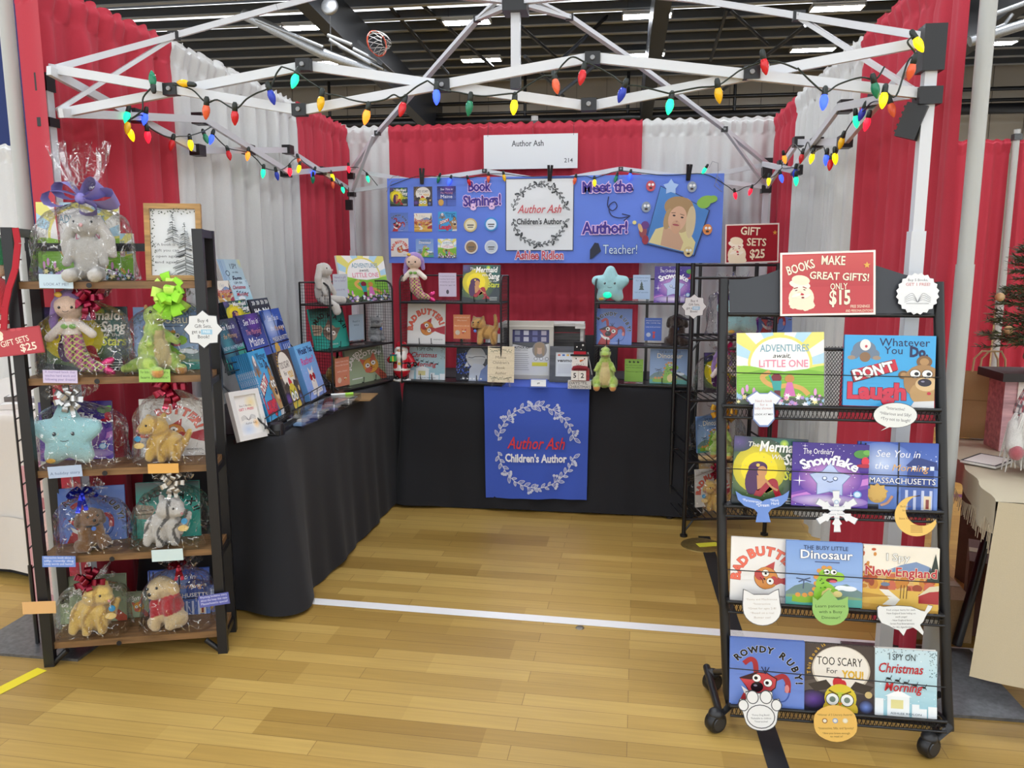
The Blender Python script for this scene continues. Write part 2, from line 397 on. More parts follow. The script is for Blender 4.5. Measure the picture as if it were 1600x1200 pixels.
# the red panel's free edge folded back round the front pole
drape((-2.105, 2.59, 0), (-1.957, 2.518, 0), DH, RED, 'loose front fold of red drape beside the tall left pole', 19, wl=.3, amp=.006)
bx = [XL, onY(610, 300, YB).x, onY(833, 230, YB).x, onY(1003, 230, YB).x, XR]
for i, (c, nm) in enumerate([(WHT, 'narrow white drape panel left of the blue banner at the back'), (RED, 'red drape panel behind the left half of the blue banner'), (RED, 'red drape panel behind the right half of the blue banner'), (WHT, 'white drape panel at the back right of the booth')]):
    drape((bx[i], YB, 0), (bx[i + 1], YB, 0), DH, c, nm, 31 + i, amp=.014)
ry = [YB, right_y(1250, 140), right_y(1350, 45), 2.72]
for i, (c, nm) in enumerate([(RED, 'narrow red drape panel at the back right corner of the booth'), (WHT, 'white drape panel on the right booth side'), (RED, 'red drape panel behind the wheeled book rack, on the right booth side')]):
    drape((XR, ry[i], 0), (XR, ry[i + 1], 0), DH, c, nm, 51 + i, side=1)
def pole(x, y, h, label, r=.026, col='aeafab'):
    t = thing('drape_pole', label, 'pole', T(x, y, 0)); mb = MB(col); mb.tube([(0, 0, .006), (0, 0, h * .55)], r * 1.06, 14); mb.tube([(0, 0, h * .55), (0, 0, h)], r * .95, 14)
    mb.build('tube', 'steel' if 0 else 'white', t)
    MB('77797c').box((0, 0, .005), (.46, .46, .01)).build('base_plate', 'steel', t)
    k = MB('555'); k.box((0, 0, h - .06), (r * 2.3, r * 2.3, .05)); k.build('slot_collar', 'steel', t); return t
pole(-2.15, 2.6, 2.6, 'tall grey metal drape pole at the front left of the booth')
pole(XR + .04, 2.66, 2.6, 'tall grey metal drape pole at the front right of the booth')
pole(XL - .05, YB + .08, 2.47, 'grey metal drape pole in the back left corner')
pole(XR + .06, YB + .09, 2.45, 'grey metal drape pole in the back right corner')
pole(bx[2], YB + .1, 2.5, 'grey metal drape pole behind the white name sign')
# neighbours' drapes and pole
pr = onY(1571, 300, 7.0)
drape((1.75, 7.05, 0), (pr.x, 7.0, 0), DH, RED, 'red drape panel in the next booth, left of its thin pole', 71, amp=.02)
drape((pr.x + .03, 7.0, 0), (pr.x + 1.6, 7.0, 0), DH, RED, 'red drape panel in the next booth, behind the christmas tree', 72, amp=.02)
pole(pr.x, 6.9, 2.5, 'thin grey pole between two red drapes of the next booth')
a = onY(-60, 300, 4.2); b = onY(48, 300, 4.2)
drape((a.x - .5, 4.2, 0), (b.x, 4.2, 0), 2.12, 'd2d4d3', 'white drape panel of the neighbouring booth at the far left', 73, amp=.012)
o = MB('1f2f63').box((onY(42, 100, 5).x - 1.5, 5.06, 3.0), (3.0, .12, 3.2)).build('wall_pad', 'cloth'); tag(o, 'dark blue padded panel above the white drape at far left', 'wall panel')
# ================================================================ folding canopy frame
TF, TB, TL, TR = 2.55, 5.45, -1.935, .935
tent = thing('canopy_frame', 'white folding canopy frame with scissor bars standing over the booth', 'canopy frame', T((TL + TR) / 2, (TF + TB) / 2, 0))
TO = V((TL + TR) / 2, (TF + TB) / 2, 0)
def tbar(pts, w=.03, h=.017, name='truss_bar', up=(0, 0, 1)):
    mb = MB('d0d3d7')
    for a, b in zip(pts[:-1], pts[1:]): mb.bar(a - TO, b - TO, w, h, up=up)
    return mb.build(name, 'white', tent)
def tjoint(p, s=.05, name='joint', d=None):
    s *= .84; d = d or (s * 1.25, s * .8, s); o = MB('141416').box(p - TO, d); q = p - TO - V(0, d[1] / 2 + .003, 0)
    o.M = T(*q) @ RX(90); o.lathe([(0, .004), (.007, .004), (.008, 0)], 10, '8d8f92'); o.M = None; return o.build(name, 'plastic', tent)
FL = (-2.008, 2.58); FR = (.906, TF); BL = (-1.906, TB); BR = (.966, TB)
for x, y in (FL, FR, BL, BR):
    lg = MB('d0d3d7'); lg.box((x - TO.x, y - TO.y, .78), (.042, .042, 1.5)); lg.box((x - TO.x, y - TO.y, 1.6), (.034, .034, .94)); lg.build('leg', 'white', tent)
    MB('141416').box((x - TO.x, y - TO.y, .02), (.075, .075, .04)).build('foot', 'plastic', tent)
    MB('141416').box((x - TO.x, y - TO.y, 2.06), (.062, .062, .13) if x > 0 else (.045, .045, .06)).build('corner_bracket', 'plastic', tent)
    MB('141416').box((x - TO.x, y - TO.y, 1.925), (.064, .064, .05) if x > 0 else (.05, .05, .03)).build('slider', 'plastic', tent)
fy = lambda p: onY(p[0], p[1], TF); by = lambda p: onY(p[0], p[1], TB - .02); lx = lambda p: onX(p[0], p[1], -1.935); rx = lambda p: onX(p[0], p[1], .925)
def chain(fn, pts, w=.03, d=None, up=(0, 1, 0)):
    q = [fn(p) for p in pts]
    if d: q = [p + d for p in q]
    for a, b in zip(q[:-1], q[1:]): tbar([a, b], w, .017, up=up)
DD = V(0, .022, 0)
chain(fy, [(78, 107), (470, 173), (925, 90), (1438, 146)]); chain(fy, [(85, 176), (475, 100), (920, 164), (1455, 61)], d=DD)
for p in ((268, 140), (475, 102), (469, 172), (692, 134), (926, 92), (920, 164), (1174, 114)): tjoint(fy(p), .046)
DX = V(.022, 0, 0)
chain(lx, [(76, 110), (309, 235), (450, 234.5), (548, 297)], .03, up=(1, 0, 0)); chain(lx, [(86, 177), (312, 186.5), (447, 270), (545, 262)], .03, DX, up=(1, 0, 0))
for p in ((210, 181), (309, 235), (312, 186), (388, 234), (450, 234), (447, 270), (502, 267)): tjoint(lx(p), .04, d=(.05, .06, .05))
chain(rx, [(1441, 80), (1320, 222), (1247, 222), (1199, 291)], .03, up=(1, 0, 0)); chain(rx, [(1430, 147), (1320, 167), (1245, 266), (1198, 256)], .03, -DX, up=(1, 0, 0))
for p in ((1370, 156), (1320, 222), (1320, 167), (1276, 224), (1247, 222), (1245, 266), (1222, 258)): tjoint(rx(p), .04, d=(.05, .06, .05))
chain(by, [(548, 266), (757, 302), (970, 264), (1195, 292)]); chain(by, [(552, 297), (757, 267), (970, 301), (1200, 256)], d=DD)
for p in ((655, 282), (757, 267), (862, 283), (970, 264), (1082, 282)): tjoint(by(p), .03)
# roof poles to the centre
pk = onY(806, 4, 4.0)
def roof(c, mids, name='roof_pole'):
    pts = [c] + mids + [pk]; tbar(pts, .032, .022, name)
roof(fy((85, 107)), [onY(272, 56, 2.95), onY(430, 12, 3.25), onY(560, -22, 3.6)]); roof(fy((1452, 58)), [onY(1248, 25, 2.95), onY(1090, 0, 3.3), onY(960, -12, 3.6)])
roof(by((549, 266)), [onY(590, 208, 5.2), onY(746, 30, 4.3)]); roof(by((1198, 256)), [onY(1132, 202, 5.2), onY(985, 92, 4.6), onY(890, 27, 4.25)])
for a, b in ((fy((90, 172)), onY(270, 59, 2.95)), (fy((1436, 146)), onY(1250, 28, 2.95)), (by((551, 297)), onY(583, 212, 5.2)), (by((1197, 291)), onY(1134, 204, 5.2)), (onY(746, 30, 4.3), onY(782, -4, 4.05)), (onY(890, 27, 4.25), onY(832, -2, 4.05))): tbar([a, b], .024, .014, 'roof_brace')
for p, y in (((272, 56), 2.95), ((1248, 25), 2.95), ((590, 208), 5.18), ((1132, 202), 5.18), ((746, 30), 4.3), ((890, 27), 4.25)): tjoint(onY(*p, y), .038, 'roof_joint')
cp = onY(806, 10, 4.0); cb_ = onY(806, 128, 4.0)
MB('d0d3d7').bar(cp - TO, cb_ - TO, .045, .045).build('centre_post', 'white', tent)
MB('141416').box(cp - TO + V(0, 0, .0), (.12, .12, .07)).build('peak_hub', 'plastic', tent); MB('2a2a2d').box(cb_ - TO, (.05, .05, .07)).build('post_end', 'plastic', tent)

# ---------------------------------------------------------------- coloured bulb strings
BC = dict(r='c9242a', o='e0603a', y='e8b51e', g='1f7a58', b='2a3fb4', R='ff2038', O='ff8a2a', Y='ffd810', G='1cf0a0', B='3a5cff')
def bulb_mat(k):
    if k.isupper(): return glow('lit_bulb_' + dict(R='red', O='orange', Y='yellow', G='green', B='blue')[k], BC[k], 1.4)
    n = 'bulb_glass_' + dict(r='red', o='coral', y='yellow', g='green', b='blue')[k]
    if n in MATS: return MATS[n]
    m, nt, N, L, b = nmat(n); b.inputs['Base Color'].default_value = (*hx(BC[k]), 1); b.inputs['Roughness'].default_value = .12; b.inputs['Emission Color'].default_value = (*hx(BC[k]), 1); b.inputs['Emission Strength'].default_value = .12
    MATS[n] = m; return m
BULB = [(0, -.058), (.004, -.055), (.0105, -.043), (.0145, -.028), (.0145, -.017), (.011, -.006), (.0085, 0)]
rnd = random.Random(5)
def bulbs(label, fn, lst, wires, k=1.0):
    t = thing('string_lights', label, 'string lights', T(*fn(lst[0])))
    o = fn(lst[0]); Mi = T(*o)
    for b in lst:
        p = fn(b[:2]) - o; c = b[2]; a = b[3] if len(b) > 3 else rnd.uniform(-18, 18)
        up = UP
        M = T(*p) @ RY(a) @ RX(rnd.uniform(-15, 15)) @ Matrix.Scale(k * .86, 4) @ T(0, 0, .028)
        sk = MB('1b241f').lathe([(.0, .03), (.006, .03), (.010, .022), (.011, -.002), (.009, -.004)], 10).build('socket', 'plastic', t, M)
        MB(BC[c]).lathe(BULB, 12).build('bulb', bulb_mat(c), sk)
    for wv in wires:
        pts = [fn(q) - o for q in wv]; sm = []
        for i in range(len(pts) - 1):
            p0 = pts[max(i - 1, 0)]; p1 = pts[i]; p2 = pts[i + 1]; p3 = pts[min(i + 2, len(pts) - 1)]
            for s in range(5):
                u = s / 5; sm.append(.5 * ((2 * p1) + (p2 - p0) * u + (2 * p0 - 5 * p1 + 4 * p2 - p3) * u * u + (3 * p1 - p0 - 3 * p2 + p3) * u ** 3))
        sm.append(pts[-1]); MB('16221b').tube(sm, .0028, 6).build('wire', 'plastic', t)
ff = lambda p: onY(p[0], p[1], TF - .045)
bulbs('string of coloured bulbs wound along the front canopy bars', ff,
  [(238, 122, 'g', 175), (286, 130, 'y', 100), (322, 175, 'o', 12), (367, 184, 'r', 10), (425, 152, 'b', -14), (460, 127, 'G'), (501, 162, 'y', 10), (572, 183, 'O'), (628, 171, 'r'), (682, 152, 'B'), (733, 169, 'g', 8), (803, 168, 'Y'), (869, 135, 'o', -12), (909, 121, 'r', 12), (971, 148, 'b', 20), (1046, 167, 'G'), (1123, 149, 'y', -10), (1195, 104, 'r'), (1287, 160, 'B', 6), (1368, 141, 'g'), (1380, 157, 'Y', 8), (1436, 70, 'Y', -28), (1423, 112, 'o', 8)],
  [[(240, 134), (224, 152), (222, 172), (205, 186)], [(270, 132), (300, 140), (322, 160), (340, 156), (367, 170), (385, 155), (400, 146), (422, 136), (432, 115), (440, 104)], [(440, 104), (462, 112), (480, 125), (500, 138), (508, 146), (530, 150), (545, 155)], [(545, 155), (572, 160), (600, 156), (615, 148), (628, 152), (650, 136), (668, 126)], [(668, 126), (690, 140), (715, 144), (735, 148), (760, 150), (800, 146), (803, 150)], [(803, 148), (830, 130), (850, 119), (866, 117), (880, 100), (895, 89), (915, 98), (925, 101), (955, 117), (976, 132), (1000, 135), (1045, 146)], [(1045, 146), (1090, 137), (1120, 134), (1142, 120), (1160, 108), (1195, 96), (1220, 98), (1246, 108)], [(1246, 106), (1270, 130), (1290, 144), (1310, 132), (1345, 121), (1368, 124), (1382, 104)], [(1382, 140), (1400, 150), (1418, 97), (1430, 84), (1418, 66), (1428, 57), (1436, 60)]])
fl_ = lambda p: onX(p[0], p[1], -1.895)
bulbs('string of coloured bulbs hanging along the left side canopy bars', fl_,
  [(198, 184, 'G'), (226, 186, 'B'), (199, 200, 'y'), (205, 211, 'Y', -10), (231, 214, 'R'), (268, 227, 'r'), (298, 227, 'Y', -6), (322, 217, 'g', -24), (330, 218, 'B', 14), (358, 243, 'r'), (387, 244, 'O'), (411, 271, 'G'), (433, 275, 'b'), (453, 269, 'R'), (468, 253, 'o', -18), (467, 264, 'Y'), (489, 272, 'B'), (489, 281, 'g'), (520, 277, 'Y'), (520, 289, 'o'), (536, 297, 'G')],
  [[(205, 186), (222, 180), (235, 200), (262, 214), (280, 213), (296, 212), (318, 205), (330, 198)], [(330, 206), (345, 222), (358, 232), (378, 236), (390, 240), (402, 250), (413, 262), (432, 266), (446, 262), (458, 250), (466, 246)], [(466, 246), (478, 256), (490, 265), (505, 270), (520, 272), (530, 288), (540, 294)]])
fr_ = lambda p: onX(p[0], p[1], .885)
bulbs('string of coloured bulbs hanging along the right side canopy bars', fr_,
  [(1394, 172, 'o', -14), (1346, 179, 'b', 16), (1338, 190, 'G'), (1354, 194, 'R', 8), (1314, 224, 'y', 10), (1305, 248, 'Y'), (1291, 250, 'B'), (1297, 258, 'r', 8), (1268, 248, 'Y'), (1252, 248, 'r', 8), (1226, 249, 'O'), (1221, 279, 'B'), (1242, 271, 'b'), (1244, 283, 'G'), (1201, 284, 'Y')],
  [[(1384, 164), (1375, 158), (1362, 160), (1350, 172), (1340, 180), (1330, 192), (1320, 208), (1317, 216)], [(1310, 222), (1308, 238), (1298, 244), (1290, 238), (1286, 230), (1272, 238), (1268, 240), (1262, 222), (1254, 238), (1240, 225), (1228, 240), (1222, 262), (1240, 262), (1244, 270)], [(1222, 262), (1210, 275), (1201, 278)]])
fb = lambda p: onY(p[0], p[1], TB - .075)
bulbs('string of coloured bulbs along the back canopy bars above the blue banner', fb,
  [(545, 265, 'R'), (575, 280, 'G'), (685, 281, 'g', 20), (702, 284, 'B'), (733, 285, 'r'), (763, 280, 'o'), (788, 278, 'y'), (898, 283, 'o'), (929, 286, 'Y'), (962, 280, 'g'), (984, 276, 'B', 10), (1100, 267, 'G', 30), (1149, 306, 'R'), (1172, 300, 'R')],
  [[(545, 262), (560, 262), (575, 272), (590, 290)], [(610, 290), (650, 276), (685, 276), (702, 276), (733, 278), (763, 272), (788, 272), (830, 276), (898, 276), (915, 275), (929, 278), (962, 268), (984, 268), (1040, 274), (1100, 272), (1135, 290), (1149, 299), (1165, 292), (1180, 288), (1196, 270)]], k=1.0)
bb = thing('battery_box', 'black battery box hanging from the canopy at the right front leg', 'battery box', T(*onX(1425, 190, .87)))
M = RZ(-30) @ RY(18) 
m_ = MB('141416'); m_.box((0, 0, 0), (.06, .035, .1), None, M)
for k in range(5): m_.box((-.032, 0, -.036 + k * .018), (.006, .034, .006), None, M)
m_.build('case', 'plastic', bb); MB('141416').tube([M @ V(0, 0, .05), V(.0, 0, .08), V(0, .0, .1)], .005, 8).build('cable', 'plastic', bb)
b2 = thing('battery_box', 'small black battery box hanging by the back left canopy corner', 'battery box', T(*by((553, 322)) - V(0, .1, 0)))
MB('141416').box((0, 0, 0), (.045, .03, .07)).build('case', 'plastic', b2); MB('141416').tube([V(0, 0, .03), V(0, 0, .12)], .003, 6).build('cable', 'plastic', b2)

# ---------------------------------------------------------------- ceiling-hung basketball goals
bg = thing('basketball_goal', 'folded ceiling-hung basketball goal with orange rim and white net', 'basketball goal', T(*onY(600, 80, 15)))
go = onY(600, 80, 15); gp = lambda x, y, Y=15: onY(x, y, Y) - go
MB('a9acaf').tube([gp(380, 22), gp(505, 84), gp(590, 113)], .1, 12).build('mast', 'steel', bg)
for a, b in (((400, 30), (505, 74)), ((512, 55), (550, 70)), ((515, 62), (580, 100)), ((530, 72), (600, 108)), ((552, 76), (590, 95))): MB('a9acaf').tube([gp(*a, 14.9), gp(*b, 14.9)], .035, 8).build('brace', 'steel', bg)
M = T(*gp(591, 93, 14.7)) @ RY(43); MB('2b2e33').box((0, 0, 0), (.62, 1.0, .05), None, M).build('backboard', 'metal', bg)
rc = gp(589, 68, 14.6); ax = V(.55, -.5, .12).normalized(); u = ax.cross(V(0, 0, 1)).normalized(); v_ = ax.cross(u)
MB('d8502c').tube([rc + (u * cos(a) * .2 + v_ * sin(a) * .23) for a in [2 * pi * i / 20 for i in range(20)]], .016, 6, closed=True).build('rim', 'plastic', bg)
nt_ = MB('c9c9c4')
for i in range(12):
    a = 2 * pi * i / 12
    for sg in (-1, 1): nt_.tube([rc + ax * (.34 * s / 5) + V(0, 0, -.1 * (s / 5) ** 2) + (u * cos(a + sg * .13 * s) * .2 + v_ * sin(a + sg * .13 * s) * .23) * (1 - .1 * s) for s in range(6)], .006, 4)
nt_.build('net', 'plastic', bg)
pu = thing('winch_pulley', 'grey round winch pulley hanging from the roof above the basketball goal', 'pulley', T(*onY(515, 10, 15.4)))
MB('b0b2b4').lathe([(0, .05), (.14, .05), (.17, .02), (.17, -.02), (.14, -.05), (0, -.05)], 20, M=RX(80)).build('wheel', 'steel', pu); MB('444').tube([(0, 0, 0), (0, 0, -1.0)], .012, 6).build('cable', 'metal', pu)
b3 = thing('basketball_goal', 'grey folded mast of a ceiling goal at the top right corner', 'basketball goal', T(*onY(1560, 45, 15))); go3 = onY(1560, 45, 15)
for a, b, r_ in (((1515, 65), (1640, 25), .09), ((1540, 27), (1600, 5), .045), ((1560, 50), (1582, 22), .03), ((1520, 58), (1570, 38), .03)): MB('a9acaf').tube([onY(*a, 15) - go3, onY(*b, 15) - go3], r_, 10).build('mast' if r_ > .05 else 'brace', 'steel', b3)
# ================================================================ printed artwork
TXT = {}
def glyphs(s, bold=0, shear=0):
    k = (s, bold, shear)
    if k not in TXT:
        cu = bpy.data.curves.new('t', 'FONT'); cu.body = s; cu.size = 1; cu.resolution_u = 2; cu.offset = bold; cu.shear = shear; cu.fill_mode = 'FRONT'
        ob = bpy.data.objects.new('t', cu); COL.objects.link(ob); me = ob.to_mesh()
        vs = [(v.co.x, v.co.y) for v in me.vertices]; fs = [tuple(p.vertices) for p in me.polygons]
        ob.to_mesh_clear(); bpy.data.objects.remove(ob); bpy.data.curves.remove(cu)
        if not vs: vs = [(0, 0)]
        TXT[k] = (vs, fs, min(v[0] for v in vs), max(v[0] for v in vs))
    return TXT[k]
def clip(pts, x0, y0, x1, y1):
    for ax, lim, sg in ((0, x0, 1), (0, x1, -1), (1, y0, 1), (1, y1, -1)):
        out = []; n = len(pts)
        if not n: return []
        for i in range(n):
            a, b = pts[i - 1], pts[i]; da = (a[ax] - lim) * sg; db = (b[ax] - lim) * sg
            if (da >= 0) != (db >= 0):
                t = da / (da - db); out.append((a[0] + (b[0] - a[0]) * t, a[1] + (b[1] - a[1]) * t))
            if db >= 0: out.append(b)
        pts = out
    return pts
class Art:
    """flat printed picture, 1 unit wide and a units high, in layers"""
    def __init__(s, bg=None, a=1.0):
        s.a = a; s.L = []; s.n = 0; s.b = (0, 0, 1, a)
        if bg: s.rect(0, 0, 1, a, bg)
    def raw(s, vs, fs, cols):
        s.n += 1; s.L.append((vs, fs, cols, s.n)); return s
    def poly(s, p, c):
        p = clip(p, *s.b)
        if len(p) > 2: s.raw(p, [tuple(range(len(p)))], hx(c))
        return s
    def rect(s, x, y, w, h, c): return s.poly([(x, y), (x + w, y), (x + w, y + h), (x, y + h)], c)
    def vgrad(s, x, y, w, h, c0, c1, hor=False):
        a, b = hx(c0), hx(c1); vs = [(x, y), (x + w, y), (x + w, y + h), (x, y + h)]
        return s.raw(vs, [(0, 1, 2, 3)], [a, b, b, a] if hor else [a, a, b, b])
    def ell(s, x, y, rx, ry, c, rot=0, n=20, a0=0, a1=360):
        r = R(rot); p = []
        full = a1 - a0 >= 360
        for i in range(n if full else n + 1):
            t = R(a0 + (a1 - a0) * i / n); u, v = rx * cos(t), ry * sin(t); p.append((x + u * cos(r) - v * sin(r), y + u * sin(r) + v * cos(r)))
        return s.poly(p, c)
    def glowspot(s, x, y, rx, ry, c0, c1, n=24):
        """soft round patch fading from c0 in the middle to c1 at the rim (printed gradient), clipped by cells"""
        a, b = hx(c0), hx(c1); k = 5
        vs = [(x, y)]; cs = [a]
        for j in range(1, k + 1):
            for i in range(n):
                t = 2 * pi * i / n; q = j / k
                vs.append((min(max(x + rx * q * cos(t), 0), 1), min(max(y + ry * q * sin(t), 0), s.a))); cs.append(tuple(a[m] * (1 - q) + b[m] * q for m in range(3)))
        fs = [(0, 1 + i, 1 + (i + 1) % n) for i in range(n)]
        for j in range(k - 1):
            for i in range(n): fs.append((1 + j * n + i, 1 + (j + 1) * n + i, 1 + (j + 1) * n + (i + 1) % n, 1 + j * n + (i + 1) % n))
        return s.raw(vs, fs, cs)
    def line(s, pts, w, c):
        for a, b in zip(pts[:-1], pts[1:]):
            dx, dy = b[0] - a[0], b[1] - a[1]; l = math.hypot(dx, dy) or 1; dx, dy = dx / l * w / 2, dy / l * w / 2
            e = .3
            s.poly([(a[0] - dy - dx * e, a[1] + dx - dy * e), (a[0] + dy - dx * e, a[1] - dx - dy * e), (b[0] + dy + dx * e, b[1] - dx + dy * e), (b[0] - dy + dx * e, b[1] + dx + dy * e)], c)
            s.n -= .85
        s.n += 1; return s
    def curve(s, pts, w, c, k=6):
        o = []
        for i in range(len(pts) - 1):
            p0, p1, p2, p3 = pts[max(i - 1, 0)], pts[i], pts[i + 1], pts[min(i + 2, len(pts) - 1)]
            for j in range(k):
                u = j / k; o.append(tuple(.5 * (2 * p1[m] + (p2[m] - p0[m]) * u + (2 * p0[m] - 5 * p1[m] + 4 * p2[m] - p3[m]) * u * u + (3 * p1[m] - p0[m] - 3 * p2[m] + p3[m]) * u ** 3) for m in (0, 1)))
        o.append(pts[-1]); return s.line(o, w, c)
    def star(s, x, y, r, c, n=5, k=.45, rot=90):
        return s.poly([(x + (r if i % 2 == 0 else r * k) * cos(R(rot + 180 * i / n)), y + (r if i % 2 == 0 else r * k) * sin(R(rot + 180 * i / n))) for i in range(2 * n)], c)
    def text(s, t, x, y, h, c, w=None, bold=0, shear=0, rot=0, al='c', out=None):
        """h = size of the letters; (x, y) the middle (or left) of the baseline; out = (colour, width) of an outline"""
        jobs = ([(out[0], bold + out[1])] if out else []) + [(c, bold)]
        _, _, x0, x1 = glyphs(t, bold, shear); sx = h if w is None else w / (x1 - x0); r = R(rot)
        ox = -(x0 + x1) / 2 if al == 'c' else -x0 if al == 'l' else -x1
        for col, b in jobs:
            vs, fs, _, _ = glyphs(t, b, shear)
            p = [((vx + ox) * sx, vy * h) for vx, vy in vs]
            s.raw([(x + u * cos(r) - v * sin(r), y + u * sin(r) + v * cos(r)) for u, v in p], fs, hx(col))
        return s
    def arc(s, t, x, y, r, a0, a1, h, c, bold=0, out=None, wide=1.0, flip=1):
        """letters standing on a circle between two angles (degrees, clockwise)"""
        n = len(t); W = [(.22 if c_ == ' ' else glyphs(c_)[3] - glyphs(c_)[2] + .1) for c_ in t]; tot = sum(W) - (W[0] + W[-1]) / 2; acc = -W[0] / 2
        for i, ch in enumerate(t):
            a = a0 + (a1 - a0) * (acc + W[i] / 2) / max(tot, .01); acc += W[i]
            if ch == ' ': continue
            s.text(ch, x + r * cos(R(a)), y + r * sin(R(a)), h, c, bold=bold, rot=a - 90 if flip > 0 else a + 90, out=out); s.n -= 1.9 if out else .95
        s.n += 2; return s
    def put(s, o, x, y, w, rot=0, a=None):
        """another picture, w wide, its lower left corner at (x, y)"""
        r = R(rot); m = s.n
        for vs, fs, c, k in o.L:
            s.L.append(([(x + (u * cos(r) - v * sin(r)) * w, y + (u * sin(r) + v * cos(r)) * w) for u, v in vs], fs, c, m + k))
        s.n = m + o.n + 1; return s
    def onto(s, mb, M, w, dz=.00006, fn=None, z0=.0001):
        """lay the picture on a mesh; M = frame at its lower left corner"""
        for vs, fs, c, k in s.L:
            z = z0 + k * dz
            P = [fn(u, v, z) for u, v in vs] if fn else [M @ V(u * w, v * w, z) for u, v in vs]
            if isinstance(c, list): mb.add(P, fs, None, False, c)
            else: mb.add(P, fs, c)
def words(a, lines, x, y, h, c, step=None, w=None, bold=0, al='c', shear=0):
    for i, t in enumerate(lines): a.text(t, x, y - i * (step or h * 1.3), h, c, bold=bold, al=al, shear=shear)
COVERS = {}
def cover(f): COVERS[f.__name__] = f(); return f
NV = '1c2350'
def speck(a, n, x0, y0, x1, y1, cols, r0, r1, seed=1):
    q = random.Random(seed)
    for i in range(n):
        r = q.uniform(r0, r1); a.ell(q.uniform(x0, x1), q.uniform(y0, y1), r, r * q.uniform(.7, 1), q.choice(cols), n=7); a.n -= .8
    a.n += 1
def eyes(a, x, y, d, r, white='f4f4ee', dy=0, pup=.45, px=0, py=0, iris='1a1a1e'):
    for i, sg in enumerate((-1, 1)):
        a.ell(x + sg * d, y + sg * dy, r * 1.12, r * 1.12, '2a2020'); a.ell(x + sg * d, y + sg * dy, r, r, white); a.ell(x + sg * d + px, y + sg * dy + py, r * pup, r * pup, iris)
@cover
def adventures():
    a = Art('f3f0e4')
    cs = ['e9e27c', 'b4d9ea', 'f4f2ea']
    for i in range(13):
        t0 = R(-6 + i * 15); t1 = R(-6 + i * 15 + 15); a.poly([(.5, .5), (.5 + 1.3 * cos(t0), .5 + 1.3 * sin(t0)), (.5 + 1.3 * cos(t1), .5 + 1.3 * sin(t1))], cs[i % 3]); a.n -= .8
    a.n += 1
    a.ell(.5, .58, .37, .39, 'eadf73', n=32); a.ell(.5, .57, .34, .36, 'f7f6f2', n=32)
    a.poly([(0, .5)] + [(i / 12, .5 + .05 * sin(i * .55 + 1)) for i in range(13)] + [(1, 0), (0, 0)], '98cb48')
    a.poly([(0, .42), (.3, .5), (.55, .47), (.8, .5), (1, .46), (1, 0), (0, 0)], '7fba3a')
    for k in range(5): a.line([(.02, .4 - k * .035), (.98, .41 - k * .035)], .006, '93c950')
    a.curve([(.38, .46), (.3, .4), (.34, .32), (.46, .26), (.6, .28), (.74, .24), (.82, .16)], .06, 'd9a85a')
    a.text('ADVENTURES', .55, .74, .14, '86aebd', w=.56, bold=.012); a.text('await,', .52, .655, .09, '2a2a2a', shear=.3); a.text('LiTTLE ONE', .54, .53, .14, 'e58fa6', w=.56, bold=.014)
    a.ell(.46, .38, .06, .06, '7d2531'); a.poly([(.4, .34), (.43, .2), (.51, .2), (.52, .34)], '3aa39c'); a.line([(.41, .33), (.38, .42)], .02, '3aa39c'); a.rect(.435, .1, .07, .11, '6d2430')
    a.ell(.61, .37, .055, .055, 'c98d47'); a.poly([(.58, .32), (.54, .13), (.68, .13), (.64, .32)], 'd573b4')
    a.poly([(0, .12), (.1, .18), (.3, .1), (.6, .12), (.8, .1), (.92, .16), (1, .12), (1, 0), (0, 0)], '4d5a48')
    q = random.Random(3)
    for i in range(46):
        x, y = q.random(), q.uniform(0, .15); c = q.choice(['f4f0f2', 'e79bc6', 'b793cf', 'f2e7a0', '9cc3de']); a.star(x, y, q.uniform(.022, .045), c, 6, .5, q.uniform(0, 60)); a.n -= .8
    a.n += 1
    for x, y in ((.07, .2), (.12, .24), (.9, .19), (.2, .2)): a.ell(x, y, .018, .05, 'e5a3d3')
    return a
@cover
def dontlaugh():
    a = Art('41a5de')
    for x, y, rx, ry in ((.22, .8, .13, .12), (.12, .73, .05, .07), (.33, .73, .06, .07)): a.ell(x, y, rx, ry, '6e7f93')
    a.ell(.08, .68, .045, .03, '9d8b78'); a.ell(.36, .68, .045, .03, '9d8b78'); a.ell(.23, .86, .06, .08, 'e9e6e2'); a.ell(.24, .84, .015, .02, 'c24a58'); a.ell(.23, .69, .06, .07, '8a6a4c')
    a.text('Whatever', .66, .85, .16, NV, w=.55); a.text('You', .54, .74, .15, NV, w=.2); a.text('Do,', .82, .71, .19, NV, w=.2, bold=.05)
    M_ = [(.08, .5), (.56, .67), (.6, .52), (.12, .34)]; a.poly([(x - .01, y - .015) for x, y in M_], '3b1420'); a.poly(M_, 'c8283c')
    a.text("DON'T", .35, .435, .2, 'f6f4f0', w=.46, bold=.04, rot=18, out=('23151a', .035))
    a.text('Laugh', .37, .11, .31, 'd1304a', w=.65, bold=.05, out=('5a1226', .02))
    a.ell(.88, .64, .085, .085, '7b5a37'); a.ell(.88, .64, .05, .05, 'b28a58'); a.ell(.66, .45, .06, .06, '7b5a37'); a.ell(.66, .45, .035, .035, 'b28a58')
    a.ell(.87, .36, .21, .24, 'a67f50'); a.ell(.9, .2, .17, .17, 'b9945f'); a.ell(.91, .33, .12, .1, 'd9b988'); a.ell(.89, .35, .075, .055, '2a2030'); a.ell(.87, .365, .02, .012, '8a86a0')
    eyes(a, .85, .47, .065, .055, px=.015); a.ell(.94, .2, .022, .022, 'c23040'); a.poly([(.78, .08), (1, .1), (1, 0), (.74, 0)], 'd8d8d8')
    return a
